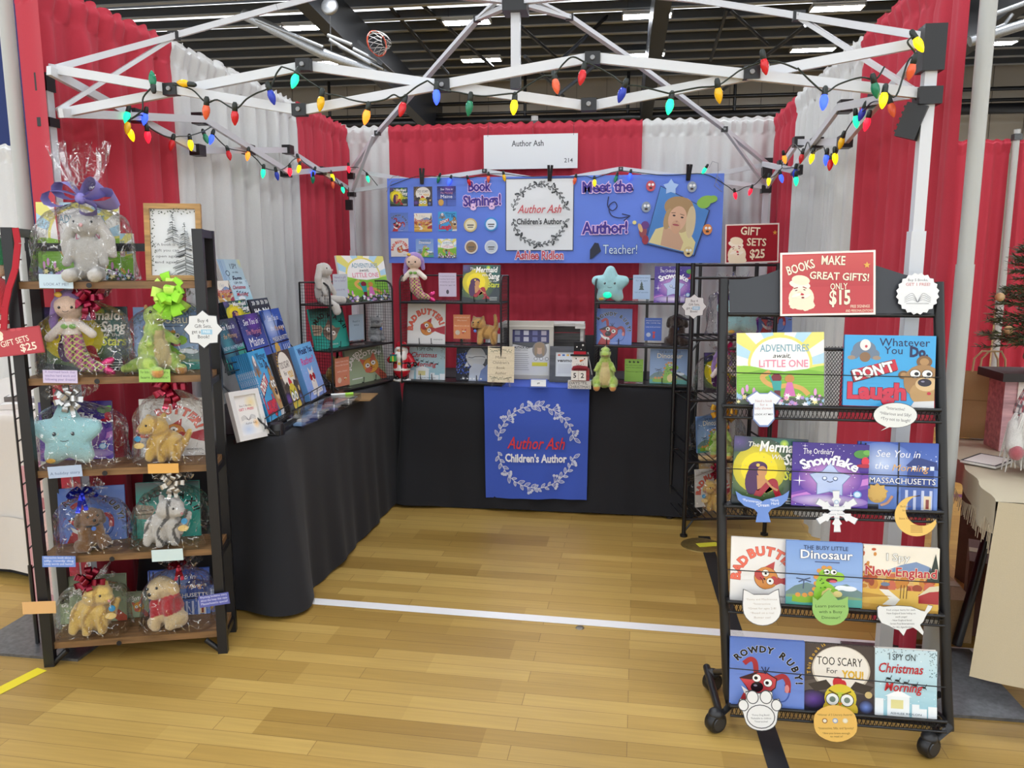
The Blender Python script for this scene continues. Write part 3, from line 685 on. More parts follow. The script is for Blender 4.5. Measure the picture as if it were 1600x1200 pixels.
@cover
def mermaid():
    a = Art('2f3b41')
    a.glowspot(.55, .7, .55, .45, '2f8a78', '2f3b41'); a.glowspot(.36, .5, .5, .5, '7d9a2f', '33483f'); a.glowspot(.36, .53, .36, .36, 'f7e21e', 'c3b728'); a.ell(.36, .53, .25, .25, 'f2dc1c'); a.glowspot(.06, .92, .2, .15, '5b4a86', '33404a')
    speck(a, 60, .0, .0, 1, 1, ['8fa4a8', 'c8d0c8', '5f7478'], .002, .006, 4)
    a.glowspot(.68, .92, .06, .06, 'd8e84a', '5f9a58')
    a.ell(.28, .36, .105, .21, '4a2152', -4); a.ell(.34, .55, .13, .095, '4a2152', 10); a.ell(.4, .5, .065, .08, 'c98f5a'); a.poly([(.33, .44), (.44, .44), (.47, .27), (.35, .2)], 'c98f5a')
    a.poly([(.3, .14), (.4, .13), (.56, .35), (.6, .38), (.58, .27), (.52, .22), (.47, .19), (.4, .24), (.33, .22)], 'a4212f'); a.curve([(.38, .17), (.5, .33), (.57, .36), (.6, .24), (.64, .15)], .08, 'a4212f'); a.poly([(.6, .15), (.54, .08), (.66, .1), (.78, .07), (.7, .16)], 'b02a36'); a.curve([(.45, .38), (.54, .28), (.62, .24)], .03, 'c98f5a'); a.ell(.34, .59, .025, .025, 'e0c05a')
    a.poly([(0, .14), (.2, .12), (.4, .06), (1, .1), (1, 0), (0, 0)], '262d30')
    a.text('The', .27, .86, .1, 'f4f2e8', shear=.15); a.text('Mermaid', .64, .8, .21, 'f6f5ee', w=.58, bold=.025, shear=.15); a.text('Who', .62, .69, .1, 'f4f2e8', shear=.2); a.text('Sang', .84, .62, .22, 'f6f5ee', w=.3, bold=.025, shear=.15); a.text('to the', .82, .54, .08, 'e8e8e0', shear=.2); a.text('Stars', .84, .4, .2, 'd6dc3c', w=.3, bold=.02, shear=.15)
    for k in range(3): a.line([(.74, .13 - k * .035), (.94, .13 - k * .035)], .012, 'c8ccc4')
    return a
@cover
def snowflake():
    a = Art('4b2a90'); a.vgrad(0, 0, 1, 1, '5c3aa6', '3a2380')
    a.poly([(0, .02), (0, .2), (1, .55), (1, .32)], '7a44ac'); a.poly([(0, .08), (0, .16), (1, .48), (1, .38)], 'c77fce'); a.glowspot(.5, .45, .42, .32, 'e6a9e0', '6a3ea6')
    speck(a, 70, 0, 0, 1, 1, ['f4f0fa', 'd8c4f0', 'ffffff'], .003, .009, 6)
    for x, y, r in ((.1, .4, .09), (.78, .2, .06), (.16, .95, .04)): a.star(x, y, r, 'f6eefc', 4, .12)
    a.star(.5, .42, .29, '6f86b8', 5, .62); a.star(.5, .42, .275, 'b9c9ec', 5, .62); a.ell(.5, .4, .15, .14, 'b9c9ec')
    for sg in (-1, 1): a.ell(.5 + sg * .07, .45, .035, .035, '5f6f9c'); a.ell(.5 + sg * .07, .455, .022, .022, 'e8f0fa')
    a.curve([(.46, .41), (.5, .395), (.54, .41)], .012, '39406a')
    a.glowspot(.5, .1, .5, .1, 'f2e4f4', '8a66bc')
    a.text('The Ordinary', .34, .83, .12, 'f4f0f8', w=.4); a.arc('Snowflake', .48, .05, .62, 118, 60, .21, 'f6f2fa', bold=.03, out=('39206e', .015))
    a.ell(.9, .85, .1, .065, '4e8f3c'); a.ell(.97, .88, .05, .04, '6fb04a'); a.ell(.95, .74, .05, .07, 'd83046'); a.ell(.94, .67, .1, .03, 'b02038'); a.ell(.86, .22, .055, .055, '6aa2d8'); a.ell(.86, .22, .04, .04, 'cfe3f4')
    return a
def window_night(state, bg0, bg1, morning='d9a45a', pane='20263a'):
    a = Art(bg0); a.vgrad(0, 0, 1, 1, bg0, bg1); speck(a, 40, 0, .3, 1, 1, ['8fa6dc', 'c9d6f4', 'e8eefc'], .003, .012, len(state))
    return a
@cover
def massachusetts():
    a = window_night('m', '6f8fd2', '3556ae'); a.glowspot(.3, .7, .4, .3, 'c4d4f2', '5676c4'); a.poly([(.62, .3), (.62, .68), (.72, .78), (.74, .9), (.78, .78), (.95, .72), (.95, .3)], '2c4690'); a.poly([(.6, .66), (.72, .8), (.98, .72), (1, .6)], '24397c')
    for x in (.68, .8, .9): a.rect(x, .6, .05, .06, 'd8e2f6')
    a.rect(.55, .0, .4, .34, '4a66ac')
    for x in (.6, .7, .8, .9): a.rect(x, .0, .035, .3, 'c2cbe6')
    a.rect(.83, .02, .09, .2, 'e4d2b0'); a.rect(.855, .03, .04, .14, '8a3b35')
    a.rect(0, .345, 1, .022, '161a2c'); a.rect(.5, 0, .018, 1, '161a2c'); a.rect(.02, .8, .02, .2, '161a2c'); a.rect(.08, .82, .02, .16, '161a2c')
    a.text('See You in', .5, .78, .15, 'f2f4fb', w=.55, shear=.25); a.text('the', .3, .6, .14, 'f2f4fb', shear=.2); a.text('Morning', .66, .58, .14, 'dfae6c', w=.46, shear=.25); a.text('MASSACHUSETTS', .56, .39, .12, 'f4f6fb', w=.82, out=('1b2552', .03))
    a.ell(.25, .22, .12, .13, 'c59a45'); a.star(.25, .25, .14, 'd3aa55', 9, .75); a.curve([(.3, .06), (.38, .1), (.44, .2)], .035, 'cf9a78'); a.rect(.02, 0, .25, .07, '2c2c36')
    return a
@cover
def newhampshire():
    a = Art('1d3340'); a.vgrad(0, 0, 1, 1, '46b89a', '1c2238'); a.glowspot(.3, .5, .35, .4, '3f8f9a', '22405a'); a.glowspot(.8, .75, .3, .3, '47427e', '20283f'); speck(a, 40, 0, .5, 1, 1, ['cfe4e8'], .002, .006, 3)
    for x, h in ((.05, .3), (.16, .22), (.5, .2), (.62, .38), (.75, .32), (.9, .42)): a.poly([(x - .06, 0), (x, h), (x + .06, 0)], '12202a')
    a.rect(0, .37, 1, .02, '10141c'); a.rect(.5, 0, .02, .5, '10141c'); a.text('See You in', .5, .8, .15, 'eef2f6', w=.62, shear=.25); a.text('the Morning', .5, .64, .13, 'c9a67c', w=.6, shear=.2); a.text('NEW HAMPSHIRE', .5, .43, .1, 'b9d4e4', w=.9)
    return a
@cover
def maine():
    a = Art('2a2566'); a.vgrad(0, 0, 1, 1, '5570c8', '251f58'); a.glowspot(.6, .85, .35, .3, '6a3fa2', '2c2566'); speck(a, 60, 0, .4, 1, 1, ['d8d4f6', 'a79ae0'], .002, .008, 8)
    a.rect(0, .33, 1, .02, '10121e'); a.rect(.5, 0, .02, .35, '10121e'); a.ell(.2, .16, .14, .16, 'c9963f'); a.star(.2, .2, .17, 'd9aa52', 9, .72); a.text('See You in', .5, .8, .16, 'f2f0fb', w=.66, shear=.25); a.text('The Morning', .5, .62, .14, 'd88fa0', w=.66, shear=.2); a.text('Maine', .5, .4, .24, 'f4f4fb', w=.62)
    return a
def catface(a, x, y, r, rot, c1, c2):
    q = lambda u, v: (x + (u * cos(R(rot)) - v * sin(R(rot))) * r, y + (u * sin(R(rot)) + v * cos(R(rot))) * r)
    a.poly([q(-.95, .3), q(-1.0, 1.35), q(-.3, .85)], c2); a.poly([q(.95, .3), q(1.0, 1.35), q(.3, .85)], c2)
    a.poly([q(cos(R(t)) * 1.02, sin(R(t)) * .96 - (.12 if 200 < t < 340 else 0)) for t in range(0, 360, 15)], '5a2a1c'); a.poly([q(cos(R(t)), sin(R(t)) * .93 - (.1 if 200 < t < 340 else 0)) for t in range(0, 360, 15)], c1)
    a.ell(*q(-.5, -.45), r * .5, r * .38, c2, rot); a.ell(*q(.5, .5), r * .4, r * .3, c2, rot)
    for sg in (-1, 1): a.ell(*q(sg * .42, .12), r * .33, r * .33, '4a3326'); a.ell(*q(sg * .42, .12), r * .3, r * .3, 'f6f2e8'); a.ell(*q(sg * .38, .12), r * .1, r * .1, '1c1816')
    a.ell(*q(0, -.22), r * .12, r * .08, '4a2a2a', rot); a.line([q(-.3, -.48), q(0, -.4), q(.3, -.5)], r * .06, '4a2a2a')
@cover
def badbutter():
    a = Art('ece9e4'); a.poly([(.62, .36), (1, .46), (1, .24), (.9, .26)], 'b8434e')
    a.arc('BAD', .5, .36, .36, 176, 138, .19, 'e8705a', bold=.05, out=('9a3438', .02)); a.arc('BUTTER!', .5, .36, .38, 116, 20, .19, 'e8705a', bold=.05, out=('9a3438', .02))
    catface(a, .53, .39, .17, -60, 'd98f4a', 'c04a48')
    for k in range(5): a.line([(.7 + k * .02, .58 + k * .02), (.76 + k * .02, .66 + k * .01)], .003, 'b9b4ac')
    a.text('ASHLEE RIDLON', .82, .1, .04, '3a3636', w=.24); return a
@cover
def scotch():
    a = Art('a6b796'); a.vgrad(0, .55, 1, .45, 'a6b796', '6f7564'); a.arc('SCAREDY', .52, .36, .4, 176, 104, .14, 'f4f4ee', bold=.05, out=('4a4a40', .02)); a.arc('SCOTCH!', .66, .24, .46, 132, 62, .15, 'f4f4ee', bold=.05, out=('4a4a40', .02))
    a.poly([(.62, .34), (.78, .36), (1.0, .1), (1, 0), (.86, 0)], 'c9604a'); catface(a, .62, .42, .2, 18, 'e0a44a', 'd0705a'); a.rect(.1, .12, .26, .025, 'eef0ea'); return a
@cover
def maxi():
    a = Art('37a697'); a.vgrad(0, .62, 1, .38, '2f9a8e', '3b4245'); a.arc('MAD', .5, .34, .44, 138, 108, .16, '1a1a1c', bold=.04); a.arc('MAXI!', .5, .34, .42, 84, 18, .16, '1a1a1c', bold=.04); a.poly([(.0, .62), (0, .36), (.2, .34), (.3, .5), (.26, .58)], 'b9a892'); a.line([(0, .5), (.26, .5)], .02, '6b5c4e'); a.line([(0, .43), (.24, .44)], .02, '6b5c4e')
    catface(a, .5, .4, .2, -38, 'b5a08c', '7d6c60'); a.text('ASHLEE RIDLON', .52, .08, .05, 'e8f2ee', w=.26); return a
@cover
def dinosaur():
    a = Art('87a9dd'); a.vgrad(0, .2, 1, .8, '9dbbe6', '7c9fd8'); a.poly([(0, .2), (.12, .3), (.28, .36), (.5, .28), (.8, .36), (1, .24), (1, 0), (0, 0)], '6f8a8a'); a.rect(0, 0, 1, .16, '54a59a'); a.poly([(0, .16), (.5, .2), (1, .15), (1, .12), (0, .12)], '84a07c')
    for x, y, r in ((.74, .3, .09), (.83, .29, .1), (.68, .28, .06)): a.ell(x, y, r, r * .4, 'eef4fa')
    a.line([(.23, .26), (.24, .4)], .015, '4c5c7a')
    for dx, dy in ((-.1, .02), (-.07, -.04), (.08, .03), (.09, -.03)): a.line([(.24, .4), (.24 + dx, .4 + dy)], .018, '4c5c7a')
    a.curve([(.1, .1), (.25, .09), (.4, .12), (.5, .24)], .1, '86b43a')
    for x, y in ((.16, .16), (.25, .16), (.33, .18), (.38, .26), (.4, .35), (.4, .45), (.44, .55), (.5, .6), (.57, .6)): a.ell(x, y, .035, .035, 'dc9a4c')
    a.ell(.52, .2, .15, .17, '8fc640'); a.ell(.56, .17, .09, .12, 'e2cf88'); a.ell(.48, .36, .085, .13, '8fc640', -10); a.ell(.55, .48, .12, .11, '8fc640'); a.ell(.67, .47, .1, .075, '9ed04a'); a.ell(.6, .41, .075, .035, '5a1f28'); a.ell(.62, .395, .05, .02, 'd8606a'); a.ell(.42, .06, .08, .04, '7fb436'); a.ell(.66, .06, .08, .04, '7fb436'); a.ell(.64, .25, .05, .03, '7fb436'); a.ell(.68, .2, .06, .05, 'e2cf88')
    eyes(a, .58, .54, .045, .04, px=.008); speck(a, 8, .44, .28, .52, .56, ['3f6f28'], .008, .015, 2)
    a.text('THE BUSY LITTLE', .52, .88, .09, '28325a', w=.58); a.text('Dinosaur', .53, .74, .19, 'fbfbf8', w=.68, bold=.015, out=('28325a', .02)); a.line([(.38, .69), (.7, .69)], .012, '3c4a78'); return a
@cover
def newengland():
    a = Art('f0e9d8'); a.poly([(.3, .62), (.5, .72), (.7, .78), (.86, .72), (1, .62), (1, .5), (.3, .5)], '7d94b8'); a.poly([(.0, .6), (1, .62), (1, .3), (0, .3)], 'd8b070')
    q = random.Random(9)
    for i in range(42):
        x = q.uniform(0, 1); y = q.uniform(.36, .56); a.ell(x, y, q.uniform(.03, .08), q.uniform(.03, .09), q.choice(['c8853a', 'b5582e', 'd9a546', '9a4a34', 'c86a52', 'e0b860'])); a.n -= .8
    a.n += 1
    for i in range(18): a.ell(q.uniform(-.02, .16), q.uniform(.45, .98), .03, .02, q.choice(['b8502e', 'd08a3c', 'a84a48']), q.uniform(0, 90)); a.n -= .8
    a.n += 1
    a.rect(0, 0, 1, .34, 'dcb254'); a.poly([(.22, .34), (.34, .34), (.5, .2), (.36, 0), (.16, 0), (.36, .2)], 'e9e4d8'); a.poly([(.0, .12), (.5, .1), (1, .06), (1, 0), (0, 0)], 'c79a48'); a.poly([(.0, .28), (.4, .24), (0, .2)], 'b98c3e')
    a.poly([(.74, .3), (.74, .16), (1, .16), (1, .36), (.94, .36)], 'a8363a'); a.poly([(.72, .26), (.88, .42), (1, .44), (1, .36), (.88, .34)], 'd9cfb0'); a.poly([(.86, .5), (.95, .92), (1, .62), (1, .5)], '2f3a34'); a.poly([(.84, .5), (.88, .72), (.92, .5)], '35423a'); a.ell(.3, .42, .06, .03, '6f7f98')
    for x in (.5, .54, .58): a.line([(x, .22), (x + .01, .42)], .008, '4a3424')
    a.text('I Spy', .46, .78, .16, 'fbfaf4', w=.3, out=('6b6b6b', .025)); a.text('New England', .5, .55, .19, 'b8343c', w=.94, bold=.02, out=('f4e2cc', .03)); return a
@cover
def ruby():
    a = Art('6b89d0'); a.vgrad(0, .0, 1, 1, '7590d6', '5a78c0')
    a.arc('ROWDY', .44, .36, .45, 132, 78, .13, '16161a', bold=.05, out=('e8ecf6', .02)); a.arc('RUBY!', .44, .36, .45, 56, 4, .13, '16161a', bold=.05, out=('e8ecf6', .02))
    a.curve([(.74, .36), (.8, .24), (.74, .12), (.6, .1)], .018, '3f5cab'); a.poly([(.1, 0), (.2, .22), (.44, .24), (.42, 0)], 'b83c40'); a.curve([(.36, .5), (.34, .66), (.28, .7), (.2, .64)], .07, 'a43038'); a.curve([(.62, .44), (.72, .48), (.78, .4), (.78, .26)], .075, 'a43038'); a.ell(.77, .3, .03, .06, 'd98a88')
    a.poly([(.13, .42), (.22, .3), (.3, .14), (.46, .14), (.62, .3), (.64, .44), (.5, .52), (.36, .52)], '3a1a20'); a.poly([(.14, .41), (.23, .3), (.31, .155), (.45, .155), (.61, .31), (.625, .43), (.5, .505), (.37, .505), (.3, .4)], 'c4444a'); a.poly([(.16, .3), (.2, .2), (.3, .13), (.42, .13), (.4, .19), (.28, .22)], 'f2eee8')
    a.ell(.37, .3, .085, .075, '26181e', 20); a.ell(.35, .32, .025, .015, '8a8090'); eyes(a, .44, .4, .075, .055, dy=-.03, px=-.01)
    for k in (-1, 0, 1): a.line([(.48, .5), (.48 + k * .05, .6)], .012, '1c2550')
    a.text('ASHLEE RIDLON', .55, .03, .035, 'e8ecf6', w=.3); return a
@cover
def tooscary():
    a = Art('4b423f'); a.vgrad(0, 0, 1, .5, '2b2836', '4b423f'); a.poly([(0, .44), (.25, .5), (.5, .42), (.76, .5), (1, .46), (1, .3), (0, .3)], '5d5450'); a.glowspot(.12, .18, .2, .14, '6a4a9c', '2b2836'); a.glowspot(.85, .12, .1, .1, '6f8ad0', '2b2836')
    a.ell(.5, .64, .4, .345, 'c9bfae', n=36); a.ell(.5, .65, .38, .325, 'e9e3d8', n=36); a.poly([(.05, .4), (.3, .48), (.4, .36), (.15, .3)], '3d3632'); a.poly([(.95, .42), (.7, .48), (.62, .36), (.85, .3)], '3d3632')
    a.arc('This Book is', .5, .62, .42, 186, 122, .07, 'e3b43c', bold=.01); a.text('TOO SCARY', .48, .7, .17, '1c1a1a', w=.62); a.text('For', .38, .58, .11, '2a2828'); a.text('YOU!', .66, .52, .16, 'dcb03c', w=.3, bold=.04)
    a.ell(.46, .45, .07, .085, 'c43038'); a.ell(.53, .42, .05, .07, 'c43038'); a.ell(.5, .22, .22, .21, 'd9c33e'); a.ell(.5, .14, .2, .17, 'b9c84a'); a.ell(.36, .06, .1, .12, 'd6b83c'); a.ell(.64, .06, .1, .12, 'd6b83c')
    eyes(a, .49, .2, .1, .085, px=0, pup=.5, iris='7a8a7a'); a.line([(.34, .33), (.46, .27)], .022, '6b5a1c'); a.line([(.64, .33), (.52, .27)], .022, '6b5a1c'); a.poly([(.46, .16), (.53, .16), (.495, .1)], 'e08a2c'); a.ell(.88, .3, .05, .05, 'c9b27c'); return a
@cover
def christmas():
    a = Art('b9dbe4'); a.vgrad(0, 0, 1, 1, '9fd0de', 'c9e0e8'); q = random.Random(4)
    for i in range(70):
        t = q.random(); x, y = (q.uniform(0, 1), q.uniform(.9, 1)) if t < .5 else (q.uniform(.88, 1), q.uniform(.6, 1)); a.ell(x, y, .012, .006, q.choice(['5f7a80', '7d8f94', '3f565c']), q.uniform(0, 180), n=6); a.n -= .8
    a.n += 1; speck(a, 30, 0, .2, 1, 1, ['f4fafc'], .004, .01, 5)
    for x, w, h in ((0, .14, .26), (.2, .36, .32), (.6, .12, .2), (.7, .14, .14), (.86, .14, .18)): a.rect(x, 0, w, h, 'eef4f6')
    a.poly([(.16, .3), (.38, .4), (.6, .3)], 'f4f8fa'); a.rect(.26, .12, .2, .13, 'e2dc9c'); a.text('I SPY ON', .44, .84, .13, '20262a', w=.42); a.text('Christmas', .42, .65, .2, 'b92c34', w=.72, shear=.25, bold=.015)
    for k in range(5):
        x, y = .22 + k * .14, .56 - k * .025; a.ell(x, y, .04, .016, '20262a', -10); a.line([(x - .03, y), (x - .05, y - .035)], .008, '20262a'); a.line([(x + .02, y), (x + .045, y + .03), (x + .05, y + .05)], .01, '20262a'); a.line([(x + .02, y), (x + .05, y - .03)], .008, '20262a')
    a.text('Morning', .46, .38, .19, 'c02c34', w=.62, shear=.25, bold=.015); a.text('ASHLEE RIDLON', .5, .04, .04, '3f565c', w=.5); return a
@cover
def rather():
    a = Art('7fb4ea'); a.vgrad(0, 0, 1, 1, '8ea6e6', '74bcf0'); speck(a, 40, 0, 0, 1, .6, ['cfd8f6', 'b09ae6'], .006, .014, 3); a.text('Would You', .52, .82, .17, '1c2a6e', w=.8, bold=.03); a.text('Rather?', .5, .63, .18, 'd0569a', w=.72, bold=.02)
    a.ell(.48, .22, .14, .22, 'efe9e2'); a.ell(.48, .38, .15, .12, 'f2eee8'); a.poly([(.35, .42), (.35, .58), (.45, .48)], 'efe9e2'); a.poly([(.61, .42), (.61, .58), (.51, .48)], 'efe9e2'); a.ell(.4, .38, .075, .065, 'a8242e'); a.ell(.57, .38, .075, .065, 'a8242e'); a.line([(.46, .39), (.51, .39)], .02, '6a1a20'); a.ell(.485, .3, .03, .02, 'd08a90'); a.rect(.24, .06, .58, .1, 'f4f6fa'); a.text('How Would You Play?', .53, .09, .045, '4a4a6a', w=.5); return a
@cover
def farm():
    a = Art('b7d3dc'); a.rect(0, 0, .3, 1, 'a8c4d6'); a.line([(.08, .05), (.08, .95)], .02, '7f9cc0'); a.line([(.14, .05), (.14, .95)], .02, '7f9cc0'); a.glowspot(.95, .9, .15, .3, 'd9d690', 'b7d3dc'); a.text('I SPY', .62, .66, .26, '33404a', w=.3); a.text('on the', .62, .5, .1, '33404a'); a.text('Farm', .62, .22, .24, '20262a', w=.42, bold=.03, shear=.2)
    a.ell(.28, .5, .09, .1, '4f6470'); a.ell(.28, .5, .06, .07, 'b7d3dc'); a.line([(.28, .4), (.29, .16)], .015, '4f6470'); return a
@cover
def hellobaby():
    a = Art('2b2b30')
    for k in range(4):
        for j in range(3): x = .12 + k * .22 + j * .05; a.poly([(x, .92), (x + .03, .92), (x + .07, .84), (x + .03, .76), (x, .76), (x + .04, .84)], 'd8d8d6')
    a.text('Hello, Baby!', .52, .42, .26, 'f2f2f0', w=.76, bold=.07); a.rect(.34, .16, .4, .06, 'b9b9b6'); return a
@cover
def winternight():
    a = Art('14182a'); speck(a, 130, 0, .2, .45, .8, ['2c49a8', '4a6cd0', '1f2f78'], .01, .03, 4); speck(a, 90, 0, 0, 1, .9, ['c9d4ea', '5f76b4', 'e8eefa'], .003, .01, 5); a.ell(.62, .68, .3, .3, 'c9ccd2', n=28); a.poly([(.4, 0), (.42, .34), (.56, .5), (.86, .46), (1, .3), (1, 0)], 'c3cbdc'); a.poly([(.7, 0), (.78, .3), (1, .5), (1, 0)], '6f88c4'); a.rect(.3, .64, .66, .1, 'd9dce0'); a.curve([(.38, .67), (.5, .66), (.6, .69), (.8, .7), (.9, .68)], .018, '3a4050'); a.star(.34, .45, .09, 'd9deea', 3, .5)
    for k in range(6): a.rect(.2 + k * .11, .04, .07, .045, 'f0f2f6')
    return a
def book(cv, M, w, h, t, label, group=None, spine=None, spinetext=None, name='picture_book'):
    """standing picture book: bottom centre of its front cover at M, front to z+; boards round a block of pages"""
    a = COVERS[cv]; sp = spine or dict(dontlaugh='3f9ad6', rather='74b0ea', ruby='5a78c0', snowflake='3f2680', mermaid='2a3338', massachusetts='3a58aa', dinosaur='7c9fd8', scotch='8d9c80', maxi='2f9488', tooscary='4a4441', hellobaby='2b2b30', winternight='141828', maine='2a2566', newhampshire='1d3340').get(cv, 'e6e3dc')
    mb = MB(sp); c = .0022
    mb.box((0, h / 2, -c / 2), (w, h, c)); mb.box((0, h / 2, -t + c / 2), (w, h, c)); mb.box((-w / 2 + c / 2, h / 2, -t / 2), (c, h, t))
    s = Art(); s.a = h / w; s.b = (0, 0, 1, s.a); k = h / w / a.a
    for vs, fs, col, n in a.L: s.L.append(([(x, y * k) for x, y in vs], fs, col, n))
    s.onto(mb, T(-w / 2, 0, 0), w)
    if spinetext:
        q = Art(); q.text(spinetext, .5, -.011 / h, .03 / h * .35, 'f2f4fa', w=.6); 
        q.onto(mb, T(-w / 2 - .0001, .1 * h, -t / 2) @ RY(-90) @ RZ(90) @ T(0, 0, 0), h * .8)
    o = mb.build(name, 'gloss', None, M); tag(o, label, 'book', group)
    MB('f0ede4').box((.001, h / 2, -t / 2), (w - .005, h - .006, t - 2.2 * c)).build('page_block', 'paper', o)
    return o
# ================================================================ soft toys
def soft(blobs, vox=.006, colfn=None, fur=.0, smooth=5, col='c8c4bc'):
    """one continuous padded skin grown round ellipsoids ('e', centre, radii, (rx, ry, rz)) and tapered limbs ('c', p0, r0, p1, r1)"""
    mb = MB()
    for b in blobs:
        if b[0] == 'e':
            M = (RZ(b[3][2]) @ RY(b[3][1]) @ RX(b[3][0])) if len(b) > 3 else None
            mb.ball(b[1], b[2], None, 14, 10, M)
        else:
            p, q = Vector(b[1]), Vector(b[3]); n = max(2, int((q - p).length / (min(b[2], b[4]) * .55)) + 1)
            for i in range(n + 1):
                t = i / n; mb.ball(p.lerp(q, t), b[2] + (b[4] - b[2]) * t, None, 12, 8)
    me = bpy.data.meshes.new('skin'); me.from_pydata(mb.v, [], mb.f)
    ob = bpy.data.objects.new('skin', me); COL.objects.link(ob)
    r = ob.modifiers.new('r', 'REMESH'); r.mode = 'VOXEL'; r.voxel_size = vox
    s = ob.modifiers.new('s', 'SMOOTH'); s.factor = .5; s.iterations = smooth
    dg = bpy.context.evaluated_depsgraph_get(); ev = ob.evaluated_get(dg); em = ev.to_mesh()
    out = MB(col); vs = [v.co.copy() for v in em.vertices]
    if fur: vs = [v.co + v.normal * fur * (noise.noise(v.co * 70) + .6 * noise.noise(v.co * 160)) for v in em.vertices]
    fs = [tuple(p.vertices) for p in em.polygons]
    vc = [hx(colfn(p)) for p in vs] if colfn else None
    out.add(vs, fs, col, True, vc); ev.to_mesh_clear(); bpy.data.objects.remove(ob); bpy.data.meshes.remove(me)
    return out
def bead(par, p, r, col='17171a', name='eye', shine=True, flat=.6):
    m = MB(col).ball((0, 0, 0), (r, r * flat, r), None, 12, 8)
    if shine: m.ball((-r * .3, -r * flat * .9, r * .35), r * .22, 'f4f4f4', 6, 4)
    return m.build(name, 'gloss', par, T(*p))
def smile(par, p, w, col='3a2a2a', r=.0012, name='mouth', dep=.3):
    pts = [V(p[0] + w * x, p[1] + w * dep * x * x, p[2] - w * .35 * (1 - x * x)) for x in (-1, -.6, -.2, .2, .6, 1)]
    return MB(col).tube(pts, r, 6).build(name, 'plastic', par)
def toy(name, label, cat, M, s, blobs, parts, vox=.006, colfn=None, fur=.0015, col='c8c4bc', group=None, body='body', smooth=5):
    t = thing(name, label, cat, M @ Matrix.Scale(s, 4), group)
    soft(blobs, vox, colfn, fur, smooth, col).build(body, 'plush', t)
    parts(t); return t
def bunny(M, s, label, pose=0):
    B = [('e', (0, 0, .11), (.075, .065, .115)), ('e', (0, -.015, .27), (.062, .06, .058)), ('e', (0, -.055, .258), (.035, .03, .03)),
         ('c', (-.05, 0, .30), .022, (-.095, -.005, .2), .03), ('c', (-.095, -.005, .2), .03, (-.1, -.01, .14), .022), ('c', (.05, 0, .30), .022, (.095, -.005, .2), .03), ('c', (.095, -.005, .2), .03, (.11, -.01, .13), .022),
         ('c', (-.06, -.02, .18), .024, (-.085, -.06, .09), .022), ('c', (.06, -.02, .18), .024, (.085, -.06, .09), .022)]
    if pose == 0: B += [('c', (-.045, -.03, .035), .036, (-.055, -.13, .028), .033), ('c', (.045, -.03, .035), .036, (.06, -.13, .028), .033)]
    else: B += [('c', (-.045, -.03, .04), .036, (-.04, -.12, -.02), .034), ('c', (-.04, -.12, -.02), .034, (-.04, -.13, -.05), .034), ('c', (.045, -.03, .035), .036, (.11, -.12, .028), .033)]
    def P(t):
        bead(t, (-.04, -.058, .285), .0065); bead(t, (.04, -.058, .285), .0065); bead(t, (0, -.086, .268), .01, 'e7b3b4', 'nose', False)
    return toy('plush_bunny', label, 'plush toy', M, s, B, P, col='c6c2bb', fur=.002)
def star_plush(M, s, label, lit=False, wink=False):
    B = [('e', (0, 0, .15), (.1, .05, .1))]
    for k in range(5):
        a = R(90 + 72 * k)
        for i in range(6): f = i / 5; r = .078 - .034 * f; d = .045 + .078 * f; B.append(('e', (d * cos(a), 0, .15 + d * sin(a)), (r, .05 - .018 * f, r)))
    def C(p):
        d = (p - V(0, -.04, .15)).length; k = max(0, min(1, (.09 - p.z) / .08)); q = hx('a9dfe6'); g = hx('c9dccb'); return tuple(q[i] * (1 - k) + g[i] * k for i in range(3))
    def P(t):
        bead(t, (-.042, -.044, .168), .012, '3a4650'); bead(t, (.042, -.044, .168), .012, '3a4650'); smile(t, (0, -.05, .142), .03, '3f4a55', .0018)
        if lit: MB().ball((-.02, -.03, .075), (.042, .022, .032), None, 14, 10).build('light', glow('star_light', '1ce6a8', 1.0), t)
        MB('d9a94a').ball((-.07, -.045, .035), (.022, .003, .012), None, 10, 6).build('tag', 'card', t)
    return toy('star_plush', label, 'plush toy', M, s, B, P, colfn=C, smooth=6)
def dino_plush(M, s, label, back=False):
    B = [('e', (0, 0, .1), (.075, .075, .1)), ('e', (0, -.01, .2), (.048, .05, .06)), ('e', (0, -.01, .275), (.044, .05, .05)), ('e', (0, -.05, .27), (.036, .04, .028)),
         ('e', (-.06, -.03, .05), (.042, .06, .05)), ('e', (.06, -.03, .05), (.042, .06, .05)), ('c', (-.06, -.08, .02), .026, (-.062, -.11, .02), .028), ('c', (.06, -.08, .02), .026, (.062, -.11, .02), .028),
         ('c', (-.045, -.03, .19), .02, (-.07, -.075, .15), .016), ('c', (.045, -.03, .19), .02, (.07, -.075, .15), .016), ('c', (0, .06, .05), .045, (-.12, .06, .03), .02)]
    def C(p):
        g = 'a2c452'
        if p.y < -.02 and abs(p.x) < .04 and .03 < p.z < .21 and abs(p.x) < .045 - .02 * abs(p.z - .1) / .1: return 'd9c78c'
        if p.z < .03 and p.y < -.1: return 'd99a4c'
        n = noise.noise(p * 30); return ['96bb46', 'b5cf62', 'a2c452'][int((n + 1) * 1.4) % 3]
    def P(t):
        for sg in (-1, 1): bead(t, (sg * .036, -.045, .298), .007)
        MB('8c3a34').ball((0, -.076, .262), (.03, .012, .005)).build('mouth', 'plush', t)
        for i in range(4): MB('d99a4c').ball((0, .045 + .02 * (i == 2), .31 - i * .05), (.006, .016, .018)).build('back_spike', 'plush', t)
    return toy('dinosaur_plush', label, 'plush toy', M, s, B, P, colfn=C, fur=.0025)
